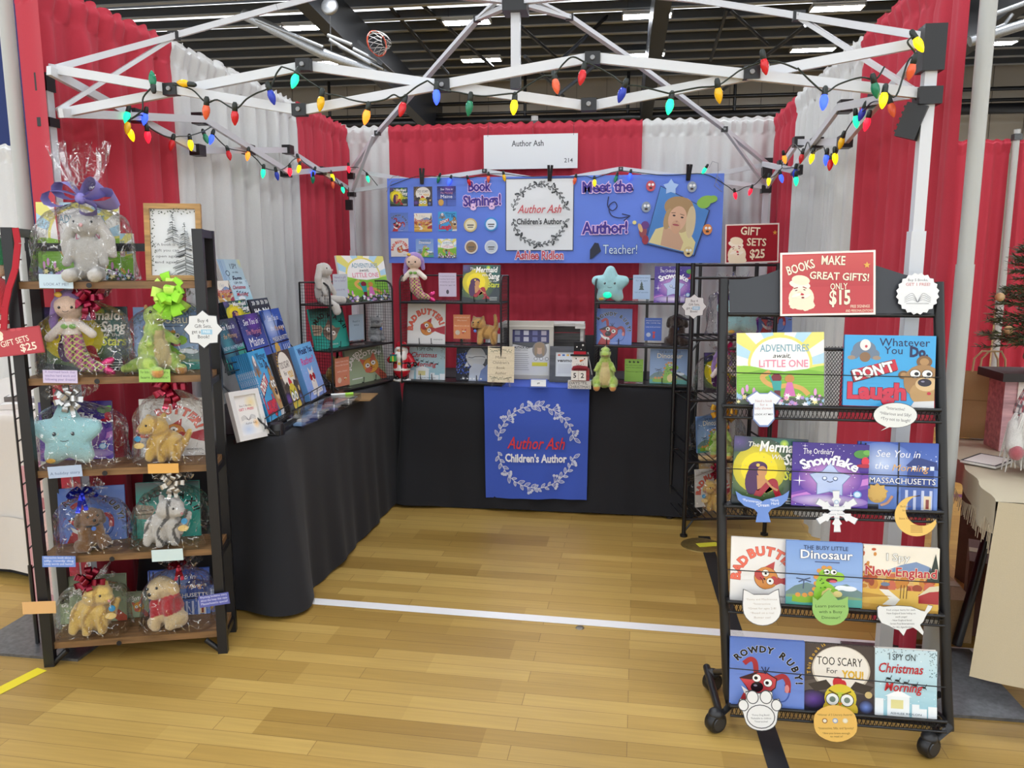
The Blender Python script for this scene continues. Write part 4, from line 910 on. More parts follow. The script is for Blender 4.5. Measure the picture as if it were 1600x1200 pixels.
def mermaid_doll(M, s, label, turn=1):
    B = [('e', (0, 0, .3), (.062, .05, .058)), ('c', (0, 0, .25), .018, (0, 0, .23), .026), ('c', (0, 0, .225), .034, (0, 0, .17), .034), ('c', (-.03, 0, .225), .02, (-.085, -.02, .165), .019), ('c', (.03, 0, .225), .02, (.09, -.02, .18), .019),
         ('c', (0, 0, .17), .04, (.01 * turn, 0, .1), .046), ('c', (.01 * turn, 0, .1), .046, (.045 * turn, 0, .045), .034), ('c', (.045 * turn, 0, .045), .034, (.11 * turn, 0, .03), .02)]
    def C(p):
        if p.z > .18 or abs(p.x) > .052 and p.z > .13: return 'e8c9b4' if p.z > .235 else 'efe2d6'
        u = (p.x * .9 + p.z) * 38; w_ = (p.x - p.z) * 38
        a = abs((u % 1) - .5); b = abs((w_ % 1) - .5)
        if a < .1 or b < .1: return 'cdd670'
        return 'c2508e' if (int(math.floor(u)) + int(math.floor(w_))) % 3 else '5a2b38'
    def P(t):
        h = soft([('e', (0, .012, .318), (.068, .05, .055)), ('c', (-.055, .01, .31), .022, (-.075, .01, .23), .018), ('c', (-.075, .01, .23), .018, (-.07, .012, .17), .012), ('c', (.055, .01, .31), .022, (.068, .015, .25), .016)], .005, None, .002, 4, '9d7cc0'); h.build('hair', 'plush', t)
        bead(t, (-.025, -.046, .298), .006); bead(t, (.025, -.046, .298), .006); smile(t, (0, -.051, .283), .012)
        for sg in (-1, 1):
            MB('7fb54a').ball((sg * .016, -.03, .215), (.016, .01, .011)).build('shell_top', 'plush', t)
            MB('d23a78').ball((.135 * turn, 0, .035 + sg * .018), (.034, .01, .018), None, 12, 8, RY(-sg * 30 * turn)).build('tail_fin', 'foil', t)
        MB('d9b24a').ball((-.03, -.03, .352), (.016, .008, .012)).build('hair_ornament', 'gloss', t)
    return toy('mermaid_doll', label, 'plush toy', M, s, B, P, vox=.004, colfn=C, fur=0)
def cat_plush(M, s, label, c1='d0a25c', c2='a87a3c', tail=True, collar='3a1a1a', stripe=30, name='cat_plush'):
    """standing cat seen three-quarter from the front: head to -x"""
    B = [('e', (.02, 0, .105), (.085, .055, .06)), ('e', (-.045, -.02, .175), (.06, .055, .05)), ('e', (-.075, -.045, .16), (.03, .026, .022)), ('c', (-.03, -.03, .09), .028, (-.035, -.04, .025), .024), ('c', (-.03, .035, .09), .028, (-.03, .03, .025), .024), ('c', (.075, -.03, .08), .034, (.075, -.04, .025), .026), ('c', (.075, .03, .08), .034, (.08, .03, .025), .026),
         ('c', (-.08, -.01, .215), .016, (-.085, -.01, .228), .008), ('c', (-.01, -.02, .215), .016, (-.005, -.02, .232), .008)]
    if tail: B += [('c', (.095, 0, .13), .02, (.09, .0, .2), .016), ('c', (.09, .0, .2), .016, (.085, 0, .235), .014)]
    def C(p):
        k = sin(p.x * stripe * 3 + 2.2 * sin(p.z * 22) + 1.4 * noise.noise(p * 14)); return c2 if k > .72 else c1
    def P(t):
        bead(t, (-.085, -.062, .185), .006); bead(t, (-.045, -.072, .187), .006); bead(t, (-.083, -.072, .166), .006, '8a3a3a', 'nose', False)
        MB(collar).tube([(-.045 + .043 * cos(R(a)), -.012 + .04 * sin(R(a)), .137 + .008 * cos(R(a))) for a in range(0, 360, 20)], .006, 6, closed=True).build('collar', 'cloth', t)
        MB('4a74c8').lathe([(0, .004), (.012, .003), (.012, -.003), (0, -.004)], 14, M=RX(90)).build('tag', 'gloss', t, T(-.07, -.064, .118))
    return toy(name, label, 'plush toy', M, s, B, P, colfn=C, fur=.002)
def lying_cat(M, s, label, c1='d9b25c', c2='b58a3c', head=-1):
    """floppy cat plush slumped in its bag, head on top, facing -y"""
    h = head; B = [('e', (0, 0, .075), (.085, .05, .075)), ('e', (h * .035, -.02, .17), (.062, .045, .045), (0, h * -14, 0)), ('e', (h * .075, -.04, .16), (.032, .028, .024)), ('c', (-.05, -.03, .1), .022, (-.06, -.045, .03), .02), ('c', (.0, -.04, .1), .024, (-.005, -.055, .025), .02), ('c', (.05, -.03, .1), .026, (.055, -.05, .03), .022), ('c', (.08, 0, .08), .018, (.11, -.01, .14), .014),
         ('c', (h * .06, 0, .205), .014, (h * .068, 0, .215), .008), ('c', (h * .0, 0, .21), .014, (h * -.005, 0, .222), .008)]
    def C(p):
        k = sin(p.x * 95 + 2.4 * sin(p.z * 26) + 1.5 * noise.noise(p * 16)); return c2 if k > .8 else c1
    def P(t):
        bead(t, (h * .06, -.062, .18), .005); bead(t, (h * .095, -.066, .158), .006, 'c98a8a', 'nose', False)
        MB('e2c27a').lathe([(0, .002), (.022, .0018), (.022, -.0018), (0, -.002)], 16, M=RX(80) @ Matrix.Diagonal((1, .6, 1, 1))).build('wooden_tag', 'card', t, T(h * .095, -.06, .09))
        MB('2f8fc0').lathe([(0, .002), (.013, .0018), (.013, -.0018), (0, -.002)], 14, M=RX(80)).build('paper_tag', 'print_', t, T(h * .1, -.055, .12))
    return toy('cat_plush', label, 'plush toy', M, s, B, P, colfn=C, fur=.002)
def dog_plush(M, s, label, col='6b4422', ear='4a2c18', sweater=None, name='dog_plush', collar='2a2a30'):
    B = [('e', (0, .01, .085), (.062, .06, .085)), ('e', (0, -.015, .185), (.058, .054, .052)), ('e', (0, -.06, .172), (.03, .026, .024)), ('c', (-.035, -.03, .12), .025, (-.04, -.055, .025), .024), ('c', (.035, -.03, .12), .025, (.04, -.055, .025), .024), ('e', (-.06, -.02, .035), (.034, .05, .036)), ('e', (.06, -.02, .035), (.034, .05, .036)),
         ('e', (-.06, -.005, .175), (.018, .026, .045), (0, 14, 0)), ('e', (.06, -.005, .175), (.018, .026, .045), (0, -14, 0))]
    def C(p):
        if sweater and .07 < p.z < .148: return sweater
        if abs(p.x) > .055 and p.z > .14: return ear
        return col
    def P(t):
        bead(t, (-.024, -.062, .2), .0065); bead(t, (.024, -.062, .2), .0065); bead(t, (0, -.086, .182), .009, '17130f', 'nose', False)
        if not sweater:
            MB(collar).tube([(.047 * cos(R(a)), -.008 + .044 * sin(R(a)), .142) for a in range(0, 360, 20)], .005, 6, closed=True).build('collar', 'cloth', t)
            MB('4a74c8').lathe([(0, .004), (.012, .003), (.012, -.003), (0, -.004)], 14, M=RX(90)).build('tag', 'gloss', t, T(0, -.062, .13))
    return toy(name, label, 'plush toy', M, s, B, P, colfn=C, fur=.003)
def grey_cat(M, s, label):
    B = [('e', (0, .01, .08), (.06, .058, .08)), ('e', (0, -.015, .18), (.066, .052, .052)), ('e', (0, -.055, .165), (.036, .022, .024)), ('c', (-.05, 0, .215), .02, (-.055, 0, .235), .012), ('c', (.04, 0, .215), .02, (.045, 0, .235), .012), ('c', (-.035, -.04, .1), .022, (-.03, -.055, .025), .022), ('c', (.035, -.04, .1), .022, (.03, -.055, .025), .022), ('e', (-.06, -.025, .03), (.035, .045, .03)), ('e', (.06, -.025, .03), (.035, .045, .03))]
    def C(p):
        k = sin(p.z * 110 + 2.5 * noise.noise(p * 22)); return '6a6c70' if k > .82 else '97999b'
    def P(t):
        bead(t, (-.03, -.058, .192), .006); bead(t, (.03, -.058, .192), .006); bead(t, (0, -.078, .172), .006, 'd0a0a0', 'nose', False)
        MB('17171a').tube([(.05 * cos(R(a)), -.008 + .046 * sin(R(a)), .138) for a in range(0, 360, 20)], .006, 6, closed=True).build('collar', 'cloth', t)
        MB('4a74c8').lathe([(0, .004), (.014, .003), (.014, -.003), (0, -.004)], 14, M=RX(90)).build('tag', 'gloss', t, T(0, -.066, .125))
    return toy('cat_plush', label, 'plush toy', M, s, B, P, colfn=C, fur=.0025)

# ================================================================ gift wrapping
def ribbon_loop(mb, M, L, w, h, col, n=12):
    """a loop of ribbon starting and ending at the knot, reaching out along x"""
    vs = []; fs = []
    for i in range(n + 1):
        t = 2 * pi * i / n; x = L * (1 - cos(t)) / 2; z = h * sin(t) * (.35 + .65 * (1 - cos(t)) / 2)
        for sg in (-1, 1): vs.append(M @ V(x, sg * w * (.35 + .65 * (1 - cos(t)) / 2) / 2, z))
    for i in range(n): fs.append((2 * i, 2 * i + 1, 2 * i + 3, 2 * i + 2))
    mb.add(vs, fs, col, True)
def bow(par, M, r, col, kind='pull', mt='foil', tails=2, seed=1, name='bow'):
    q = random.Random(seed); mb = MB(col)
    if kind == 'pull':
        for k in range(13):
            lift = (0, 38, 68)[0 if k < 7 else 1 if k < 12 else 2]; a = k * 51.4 if k < 7 else k * 72
            ribbon_loop(mb, M @ RZ(a + q.uniform(-9, 9)) @ RY(-lift - 12), r * (1 if k < 7 else .85), r * .42, r * .22, None)
    elif kind == 'tulle':
        for k in range(22): ribbon_loop(mb, M @ RZ(q.uniform(0, 360)) @ RY(-q.uniform(0, 75)), r * q.uniform(.75, 1.1), r * .4, r * .25, col if k % 3 else 'c8ee6a')
    else:
        for a, l in ((0, 1), (180, 1), (40, .7), (150, .75), (-60, .6)): ribbon_loop(mb, M @ RZ(a) @ RX(70), r * l, r * .6, r * .32, None)
        mb.ball(M @ V(0, 0, .0), r * .17)
    for k in range(tails):
        a = -90 + (k - (tails - 1) / 2) * 26; d = M.to_3x3() @ V(cos(R(a)), sin(R(a)), .12); s_ = M.to_3x3() @ V(-sin(R(a)), cos(R(a)), 0); o = M.translation
        mb.grid(lambda u, v, d=d, s_=s_: o + d * (v * r * 1.35) + s_ * ((u - .5) * r * .3) + (M.to_3x3() @ V(0, 0, 1)) * (r * .1 * sin(v * 6)), 2, 8)
    return mb.build(name, mt, par)
CLEAR = film('cellophane')
def bag(M, w, h, d, label, neck=(0, 0), flare=.1, seed=1, bowargs=None, ties=True):
    """clear bag standing at M (x right, y back, z up), gathered at its neck; bow = (colour, radius, kind, finish)"""
    t = thing('cellophane_bag', label, 'gift bag', M); q = random.Random(seed); ph = [q.uniform(0, 6) for _ in range(6)]; mb = MB('fff'); nu = 40
    prof = [(0, 1.0), (.02, 1.03), (.2, 1.0), (.45, .98), (.65, .93), (.78, .8), (.88, .52), (.95, .22), (1.0, .07)]
    if flare: prof += [(1.0 + flare * .3 / h, .3), (1.0 + flare * .65 / h, .46), (1.0 + flare / h, .52)]
    def fn(u, v):
        i = min(int(v * (len(prof) - 1)), len(prof) - 2); f = v * (len(prof) - 1) - i; z = prof[i][0] * (1 - f) + prof[i + 1][0] * f; k = prof[i][1] * (1 - f) + prof[i + 1][1] * f
        a = 2 * pi * u; cx, sy = cos(a), sin(a); e = .55 if z < .8 else 1
        x = math.copysign(abs(cx) ** e, cx); y = math.copysign(abs(sy) ** e, sy); r = 1 + .035 * sin(7 * a + ph[0] + z * 5) + .03 * sin(13 * a + ph[1] - z * 9) + ((.14 + .12 * (z > 1)) * sin(9 * a + ph[2] + 6 * z) if z > .8 else 0)
        b = max(0, min(1, (z - .6) / .4)); 
        return (x * w / 2 * k * r + neck[0] * b, y * d / 2 * k * r + neck[1] * b, z * h + (.02 * sin(5 * a + ph[3]) + .012 * sin(11 * a) if z > 1.01 else 0))
    mb.grid(fn, nu, 28); mb.build('film', CLEAR, t)
    if bowargs: bow(t, T(neck[0], neck[1] - .02, h) @ RX(80), bowargs[1], bowargs[0], bowargs[2], bowargs[3], 0 if bowargs[1] > .08 else 2, seed=seed)
    return t
# ================================================================ tables with black cloths
def rrect(x0, y0, x1, y1, r, n=6):
    p = []
    for cx, cy, a in ((x1 - r, y0 + r, -90), (x1 - r, y1 - r, 0), (x0 + r, y1 - r, 90), (x0 + r, y0 + r, 180)):
        for i in range(n + 1): t = R(a + 90 * i / n); p.append((cx + r * cos(t), cy + r * sin(t)))
    return p
def dense(p, step=.03):
    o = []
    for i in range(len(p)):
        a, b = p[i], p[(i + 1) % len(p)]; n = max(1, int(math.hypot(b[0] - a[0], b[1] - a[1]) / step))
        for k in range(n): o.append((a[0] + (b[0] - a[0]) * k / n, a[1] + (b[1] - a[1]) * k / n))
    return o
def cloth_table(x0, y0, x1, y1, h, label, tlabel, seed, col='191a1f', bottom=.012, legc='3a3a3e', flare=.05, name='tablecloth'):
    if tlabel:
        t = thing('folding_table', tlabel, 'table', T((x0 + x1) / 2, (y0 + y1) / 2, 0))
        MB('d8d6d0').box((0, 0, h - .03), (x1 - x0 - .02, y1 - y0 - .02, .035)).build('tabletop', 'plastic', t)
        for sx in (-1, 1):
            for sy in (-1, 1): MB(legc).tube([(sx * ((x1 - x0) / 2 - .1), sy * ((y1 - y0) / 2 - .1), 0), (sx * ((x1 - x0) / 2 - .1), sy * ((y1 - y0) / 2 - .1), h - .05)], .013, 8).build('leg', 'metal', t)
    q = random.Random(seed); ph = [q.uniform(0, 6) for _ in range(4)]
    P = dense(rrect(x0, y0, x1, y1, .03)); n = len(P); cx, cy = (x0 + x1) / 2, (y0 + y1) / 2; mb = MB(col)
    rows = [(h + .004, -.02), (h + .003, -.004), (h - .004, .004), (h - .03, .007), (h - .1, .01), (h * .7, .016), (h * .45, .024), (h * .2, .034), (h * .06, .04), (bottom, .042)]
    vs = []; L = 0
    acc = []
    for i in range(n): acc.append(L); L += math.hypot(P[(i + 1) % n][0] - P[i][0], P[(i + 1) % n][1] - P[i][1])
    for z, o in rows:
        for i, (x, y) in enumerate(P):
            a, b = P[i - 1], P[(i + 1) % n]; tx, ty = b[0] - a[0], b[1] - a[1]; l = math.hypot(tx, ty); nx, ny = ty / l, -tx / l
            k = (h - z) / h; s = acc[i] / L * 2 * pi; w = sin(round(L * 1.9) * s + ph[0]) + .6 * sin(round(L * 5.3) * s + ph[1]) + .5 * sin(round(L * 1.2) * s + ph[2])
            corner = max(0, 1 - min(math.hypot(x - ex, y - ey) for ex in (x0, x1) for ey in (y0, y1)) / .18)
            d = o + k * .013 * w + corner * k * flare
            vs.append((x + nx * d, y + ny * d, max(z + (.006 * w if z < .05 else 0), .004)))
    fs = [(j * n + (i + 1) % n, j * n + i, (j + 1) * n + i, (j + 1) * n + (i + 1) % n) for j in range(len(rows) - 1) for i in range(n)]
    fs.append(tuple(range(n))); mb.add(vs, fs, None, True); mb.sm[-1] = False
    o = mb.build(name, 'cloth'); tag(o, label, 'tablecloth'); return o
TZ = .745
cloth_table(-1.93, 2.87, -1.335, 4.6, .74, 'black cloth over the table along the left side', 'folding table under the black cloth along the left side', 3)
cloth_table(-1.235, 4.33, .43, 5.02, .74, 'black cloth over the back table behind the blue runner', 'folding table under the black cloth at the back', 4, flare=.02)
# blue runner with wreath
def wreath_half(a, cx, cy, rx, ry, a0, a1, c, w, seed, up=1):
    q = random.Random(seed); n = 15; st = [(cx + rx * cos(R(a0 + (a1 - a0) * i / n)), cy + ry * sin(R(a0 + (a1 - a0) * i / n))) for i in range(n + 1)]
    a.curve(st, w, c, 3)
    for i in range(n + 1):
        x, y = st[i]; t = R(a0 + (a1 - a0) * i / n); sg = 1 if i % 2 else -1
        dx, dy = cos(t) * sg * .8 - sin(t) * (.9 if a1 > a0 else -.9) * (1 if i > 0 else 1), sin(t) * sg * .8 + cos(t) * (.9 if a1 > a0 else -.9)
        l = math.hypot(dx, dy); dx, dy = dx / l, dy / l; le = q.uniform(.045, .075)
        if i in (5, 6, 13): 
            for k in (-.4, 0, .4):
                ex, ey = x + (dx * cos(k) - dy * sin(k)) * le, y + (dx * sin(k) + dy * cos(k)) * le; a.line([(x, y), (ex, ey)], w * .8, c); a.ell(ex, ey, w * 2.2, w * 2.2, c, n=8)
            continue
        px, py = -dy, dx; f = le * .2
        o = [(x, y), (x + dx * le * .5 + px * f, y + dy * le * .5 + py * f), (x + dx * le, y + dy * le), (x + dx * le * .5 - px * f, y + dy * le * .5 - py * f), (x, y)]
        a.curve(o, w, c, 4); a.line([(x, y), (x + dx * le * .8, y + dy * le * .8)], w * .7, c)
def wreath(a, cx, cy, rx, ry, c, w):
    wreath_half(a, cx, cy, rx, ry, 172, 92, c, w, 1); wreath_half(a, cx, cy, rx, ry, 92, 14, c, w, 2); wreath_half(a, cx, cy, rx, ry, 188, 268, c, w, 3); wreath_half(a, cx, cy, rx, ry, 268, 346, c, w, 4)
ra, rb = onY(757, 609, 4.28), onY(921, 611, 4.28); RW = rb.x - ra.x; rdrop = .74 - onY(840, 780, 4.27).z
a = Art(None, 1.06); wreath(a, .5, .5, .375, .39, 'cfd6ea', .0065); a.text('Author Ash', .5, .485, .16, 'd83c44', w=.56, shear=.35, bold=.012); a.text("Children's Author", .5, .36, .105, 'eef0f6', w=.6, bold=.035)
def rfn(u, v, z):
    s = v * RW; w_ = .007 * sin(u * 9 + 1) * (1 - v * .9) + .005 * sin(u * 21 - v * 5) * (1 - v)
    return (ra.x + RW * (u + (u - .5) * -.02 * (1 - v)), 4.275 - z + w_ - .008, .742 - rdrop + s + .006 * (u - .5) * (1 - v) * 2)
mb = MB('3f5cc0'); vmax = rdrop / RW; mb.grid(lambda u, v: rfn(u, v * vmax, 0), 40, 40)
mb.grid(lambda u, v: (ra.x + RW * u, 4.267 + .32 * v, .7475 - .004 * (1 - min(1, v * 12))), 8, 14)
for vs, fs, c, k in a.L: vs[:] = [(x, y * vmax / 1.06) for x, y in vs]
a.onto(mb, None, 1, fn=rfn, z0=.0012, dz=.00003)
tag(mb.build('table_runner', 'cloth'), 'blue printed table runner hanging over the front of the back table', 'table runner')

# ================================================================ blue banner
Yb = TB - .06; bl, br_, tl_ = onY(608, 411, Yb), onY(1126, 412, Yb), onY(606, 279, Yb); BW = br_.x - bl.x; BH = tl_.z - bl.z; ba = BH / BW
PB = lambda x, y: ((x - 607) / 520, (411 - y) / 520)       # picture place on the banner
a = Art('6283e2', ba)
for (x, y, w, h, cv) in ((611, 322, 29, 31, 'mermaid'), (650, 322, 30, 31, 'tooscary'), (688, 322, 30, 31, 'maine'), (611, 361, 29, 31, 'ruby'), (650, 362, 29, 32, 'newengland'), (689, 361, 30, 31, 'dontlaugh'), (611, 401, 29, 30, 'badbutter'), (652, 402, 29, 31, 'dinosaur'), (688, 403, 30, 33, 'adventures')):
    u, v = PB(x, y); a.put(COVERS[cv], u, v, w / 520)
def T2(s, x, y, h, c, w, **k): u, v = PB(x, y); a.text(s, u, v, h / 520, c, w=w / 520, **k)
pk_ = ('e9c4ea', .05)
T2('Book', 756, 300, 22, '3c2590', 36, bold=.03, out=pk_); T2('Signings!', 760, 322, 23, '3c2590', 60, bold=.03, out=pk_, rot=2)
for x, y, c1, c2 in ((741, 352, 'd9c384', 'efe6c4'), (774, 351, '3f96d8', 'e4eef8'), (742, 386, 'e6ddd0', '9a7c58'), (774, 386, 'dfe6ee', 'c9d3de')):
    u, v = PB(x, y); a.ell(u, v, .0205, .0205, c1, n=26); a.ell(u, v, .016, .016, c2, n=24); a.rect(u - .01, v - .002, .02, .0035, '5a5a5a'); a.rect(u - .008, v - .008, .016, .003, '6a6a6a')
x0, y0 = PB(798, 391); x1, y1 = PB(902, 283); a.rect(x0 - .002, y0 - .002, x1 - x0 + .004, y1 - y0 + .004, '232a4a'); a.rect(x0, y0, x1 - x0, y1 - y0, 'e6e9ea')
wa = Art(None, 1.05); wreath(wa, .5, .52, .4, .44, '3a3f42', .007); wa.text('Author Ash', .5, .545, .17, 'd0565c', w=.66, shear=.35, bold=.008); wa.text("Children's Author", .5, .38, .12, '202024', w=.68, bold=.02); a.put(wa, x0, y0, x1 - x0)
T2('Ashlee Ridlon', 850, 405, 18, 'c8485a', 76, bold=.025, out=('f2e6ee', .05))
T2('Meet the', 954, 304, 23, '3c2590', 76, bold=.03, out=pk_, rot=1); u, v = PB(951, 366)
a.text('Author!', u, v, 25 / 520, '3c2590', w=70 / 520, bold=.03, out=pk_, rot=1)
T2('Teacher!', 975, 397, 20, 'd9ecf8', 52, out=('1f3a88', .03))
a.poly([PB(*p) for p in ((929, 405), (929, 391), (936, 380), (942, 381), (946, 393), (938, 399), (933, 404))], '1c2236')
a.curve([PB(*p) for p in ((956, 311), (955, 325), (962, 332), (969, 326), (965, 319), (957, 325), (960, 338), (972, 343), (988, 341))], .003, '1c2254'); a.line([PB(*p) for p in ((977, 337), (989, 340), (980, 347))], .003, '1c2254')
# portrait print, tilted
pp = [PB(*p) for p in ((1034, 297), (1106, 333), (1086, 399), (1014, 381))]; a.poly([(x + (x - .85) * .03, y + (y - .13) * .03) for x, y in pp], '2a3560'); a.poly(pp, '4a86cc')
def E(x, y, rx, ry, c, rot=0): u, v = PB(x, y); a.ell(u, v, rx / 520, ry / 520, c, rot, n=22)
sa = a.b; a.poly([PB(*p) for p in ((1018, 380), (1028, 360), (1042, 356), (1060, 362), (1076, 362), (1088, 380), (1085, 397), (1060, 391))], 'e4d69a'); a.poly([PB(*p) for p in ((1040, 358), (1060, 360), (1070, 380), (1066, 392), (1036, 384))], 'd2a888')
E(1068, 340, 17, 26, 'c9ab80', -8); E(1062, 328, 22, 16, 'b08e62', -10); E(1046, 345, 6, 16, 'b8986a', -12); E(1080, 350, 7, 24, 'dcc79c', -4); E(1060, 345, 13.5, 19, 'e0b393', -12); E(1058, 357, 7, 10, 'd8a886')
E(1055, 340, 2.2, 1.3, '3a2c2a', -10); E(1067, 343, 2.2, 1.3, '3a2c2a', -10); E(1059, 349, 1.5, 1.2, 'c08a74'); E(1058, 354, 5, 1.5, 'b0565c', -10); a.line([PB(1051, 336), PB(1057, 336)], .002, '7a5c44'); a.line([PB(1064, 338), PB(1070, 340)], .002, '7a5c44')
for x, y, c in ((1019, 296, 'c8505c'), (1080, 298, '9aa4b0'), (1013, 327, '8f9aa6'), (1105, 361, 'dd8a4a'), (1078, 394, 'd9c48a')): E(x, y, 7, 8, c); E(x - 2, y - 2, 2, 2, 'f4f4f0'); E(x + 3, y - 2, 2, 2, 'f4f4f0'); E(x, y + 3, 2.5, 1.6, '3a2a2a')
u, v = PB(1049, 298); a.star(u, v, 12 / 520, 'a9c6ee', 5, .6)
for p in ((1104, 317, 12, 6), (1098, 322, 10, 8), (1112, 316, 6, 5)): E(*p, '8fc24c')
E(1009, 363, 6, 10, '9c4a52'); E(1012, 354, 6, 6, '6a3a86'); E(1005, 358, 3, 7, 'e0b880', 20); E(996, 350, 3, 3, 'e8dc8a'); E(1013, 376, 5, 7, 'a03040')
mb = MB('6283e2'); M = T(bl.x, Yb, bl.z) @ RX(90)
bfn = lambda u, v, z: (bl.x + u * BW, Yb - z, bl.z + v * BW)
mb.grid(lambda u, v: bfn(u, v * ba, -.001), 60, 10); a.onto(mb, None, 1, fn=bfn, z0=.0015, dz=.00002)
tag(mb.build('banner', 'print_'), 'wide blue printed banner clipped to the back canopy bar', 'banner')
for x, y0, y1, nm in ((659, 264, 287, 'left'), (859, 259, 283, 'middle'), (1076, 257, 283, 'right')):
    p = onY(x, (y0 + y1) / 2, Yb - .02); t = thing('spring_clamp', f'black spring clamp holding the {nm} top edge of the blue banner'.replace('left top', 'left end of the top').replace('right top', 'right end of the top').replace('middle top', 'middle of the top'), 'clamp', T(*p) @ RZ(20) @ RX(8))
    for s in (-1, 1): MB('141416').bar((s * .004, 0, -.05), (s * .012, -.004, .055), .016, .012).build('jaw', 'plastic', t)
    MB('6a6a6e').tube([(-.012, 0, 0), (.012, 0, 0)], .008, 10).build('spring', 'steel', t)
# name sign hung on the back drape
ys = YB - .06; p0, p1 = onY(756, 265, ys), onY(903, 208, ys); w_, h_ = p1.x - p0.x, p1.z - p0.z
a = Art('dfe3e4', h_ / w_); a.text('Author Ash', .47, h_ / w_ * .66, .085, '4a4d50', w=.34, bold=.015); a.text('214', .905, h_ / w_ * .17, .062, '4a4d50', bold=.01)
mb = MB('dfe3e4').box((w_ / 2, h_ / 2, -.002), (w_, h_, .004)); a.onto(mb, Matrix(), w_)
sg = mb.build('name_sign', 'print_', None, T(p0.x, ys, p0.z) @ RX(90)); tag(sg, 'white card name sign hanging on the back drape above the banner', 'sign')
for x in (.03, w_ - .03): MB('333').tube([(x, h_ - .012, .002), (x, h_ + .04, -.01), (x, h_ + .1, -.03)], .0016, 5).build('hook', 'steel', sg)
for (pts, nm) in (([(1108, 262), (1113, 252), (1122, 255), (1122, 270), (1118, 282), (1126, 292), (1130, 286), (1122, 276), (1116, 290), (1128, 300)], 'right'), ([(607, 282), (614, 276), (624, 274), (624, 282), (612, 283), (604, 300)], 'left')):
    o = MB('9a9ca0').tube([onY(*p, Yb - .05) for p in pts], .002, 6).build('tie_wire', 'steel'); tag(o, f'thin grey wire tying the {nm} upper corner of the blue banner', 'wire')
# ================================================================ rustic shelf with gift sets
sh = baseline((68, 1043), (338, 1022), 0, 0)
def SP(u, d, z): return sh.o + sh.x * u - sh.z * d + V(0, 0, z)
def SM(u, d, z, yaw=0): return stand(sh, SP(u, d, z)) @ RZ(yaw)
def su(px, py, d): return sh.back(d).uv(px, py)[0]
SHZ = [1.372, 1.045, .72, .405, .085]; SW = .6; SD = .17
st = thing('display_shelf', 'five tier rustic brown wood shelf with black metal frame at the left', 'shelf', stand(sh))
for x in (.02, SW + .015):
    for y in (0, SD): MB('17171a').box((x, y + .012, .775), (.034, .028, 1.55)).build('leg', 'metal', st)
    MB('17171a').box((x, SD / 2 + .012, 1.535), (.03, SD, .028)).build('side_rail', 'metal', st)
    for z in SHZ[1:]: MB('17171a').box((x, SD / 2 + .012, z - .03), (.024, SD, .022)).build('side_rail', 'metal', st)
    MB('17171a').tube([(x + (.06 if x < .3 else -.06), .01, .055), (x, .01, .0)], .01, 8).build('foot_brace', 'metal', st)
MB('17171a').box((SW / 2, SD + .01, 1.49), (SW, .02, .028)).build('back_rail', 'metal', st)
for z in SHZ:
    m = MB('7a5a38').box((SW / 2 + .018, SD / 2 + .012, z - .012), (SW - .0, SD - .004, .024)); m.build('shelf_board', 'wood', st)
    MB('17171a').tube([(SW / 2 - .04, -.002, z - .012), (SW / 2 - .04, -.004, z - .012)], .009, 10).build('knob', 'plastic', st)
def sbook(cv, x0, y0, x1, y1, z, d, label, tilt=6, t=.012, yaw=0, gr=None):
    ym = 985 - (z - .085) * 430 - 40; u0, u1 = su(x0, ym, d), su(x1, ym, d); w_ = u1 - u0; h_ = min(w_ * 1.02, sh.back(d).uv(x0, y0)[1] - z) if y0 else w_
    return book(cv, SM((u0 + u1) / 2, d, z, yaw) @ RX(90 - tilt), w_, h_, t, label, gr)
def sbag(x0, x1, yn, z, d, dep, label, seed, bowargs=None, flare=.05, xn=None):
    ym = 985 - (z - .085) * 430 - 50; u0, u1 = su(x0, ym, d), su(x1, ym, d); h_ = sh.back(d).uv((x0 + x1) / 2, yn)[1] - z
    return bag(SM((u0 + u1) / 2, d, z + .002), u1 - u0, h_, dep, label, ((su(xn, yn, d) - (u0 + u1) / 2) if xn else 0, 0), flare, seed, bowargs)
def sfl(i): return SHZ[i] + .001
def sx(x, y, d=.11): return su(x, y, d)
sbook('adventures', 57, 314, 186, 0, sfl(0), .165, 'sunny hills picture book behind the grey bunny in the top gift bag'); bunny(SM(su(143, 400, .1), .082, sfl(0)), .7, 'grey plush bunny with hanging ears in the top gift bag')
sbag(54, 208, 312, sfl(0), .092, .175, 'clear gift bag with lilac bow on the shelf top', 1, ('8f86c8', .115, 'tissue', 'cloth'), .17, 130)
sbook('adventures', 130, 335, 207, 0, sfl(0), .178, 'sunny hills picture book at the back of the shelf top, half hidden', yaw=-6)
# framed wintry print
M, w_, h_ = rect(sh.back(.12), (236, 316), (324, 314), (320, 436), (233, 433)); M = SM(su(278, 430, .12), .082, sfl(0)) @ RX(84)
fr = thing('framed_print', 'framed print of snowy firs in a gold wood frame on the shelf top', 'picture', M)
f = MB('a9824a'); b = .018
for c, d in (((0, b / 2, 0), (w_, b, .02)), ((0, h_ - b / 2, 0), (w_, b, .02)), ((-w_ / 2 + b / 2, h_ / 2, 0), (b, h_ - 2 * b, .02)), ((w_ / 2 - b / 2, h_ / 2, 0), (b, h_ - 2 * b, .02))): f.box(c, d)
f.build('frame', 'wood', fr)
k = h_ / w_; a = Art('d9dcdd', k); q = random.Random(8)
def fir(x, y, w1, h1, n):
    a.line([(x, y), (x, y + h1)], .012, '3a3d3e')
    for i in range(n):
        t = q.random(); ww = w1 * (1 - t) * q.uniform(.5, 1) + .015; sg = q.choice((-1, 1)); yy = y + h1 * t
        a.line([(x, yy), (x + sg * ww, yy - ww * .4)], .012, q.choice(['3a3d3e', '55595a', '8f9496', 'f2f4f4', 'c6cacb']))
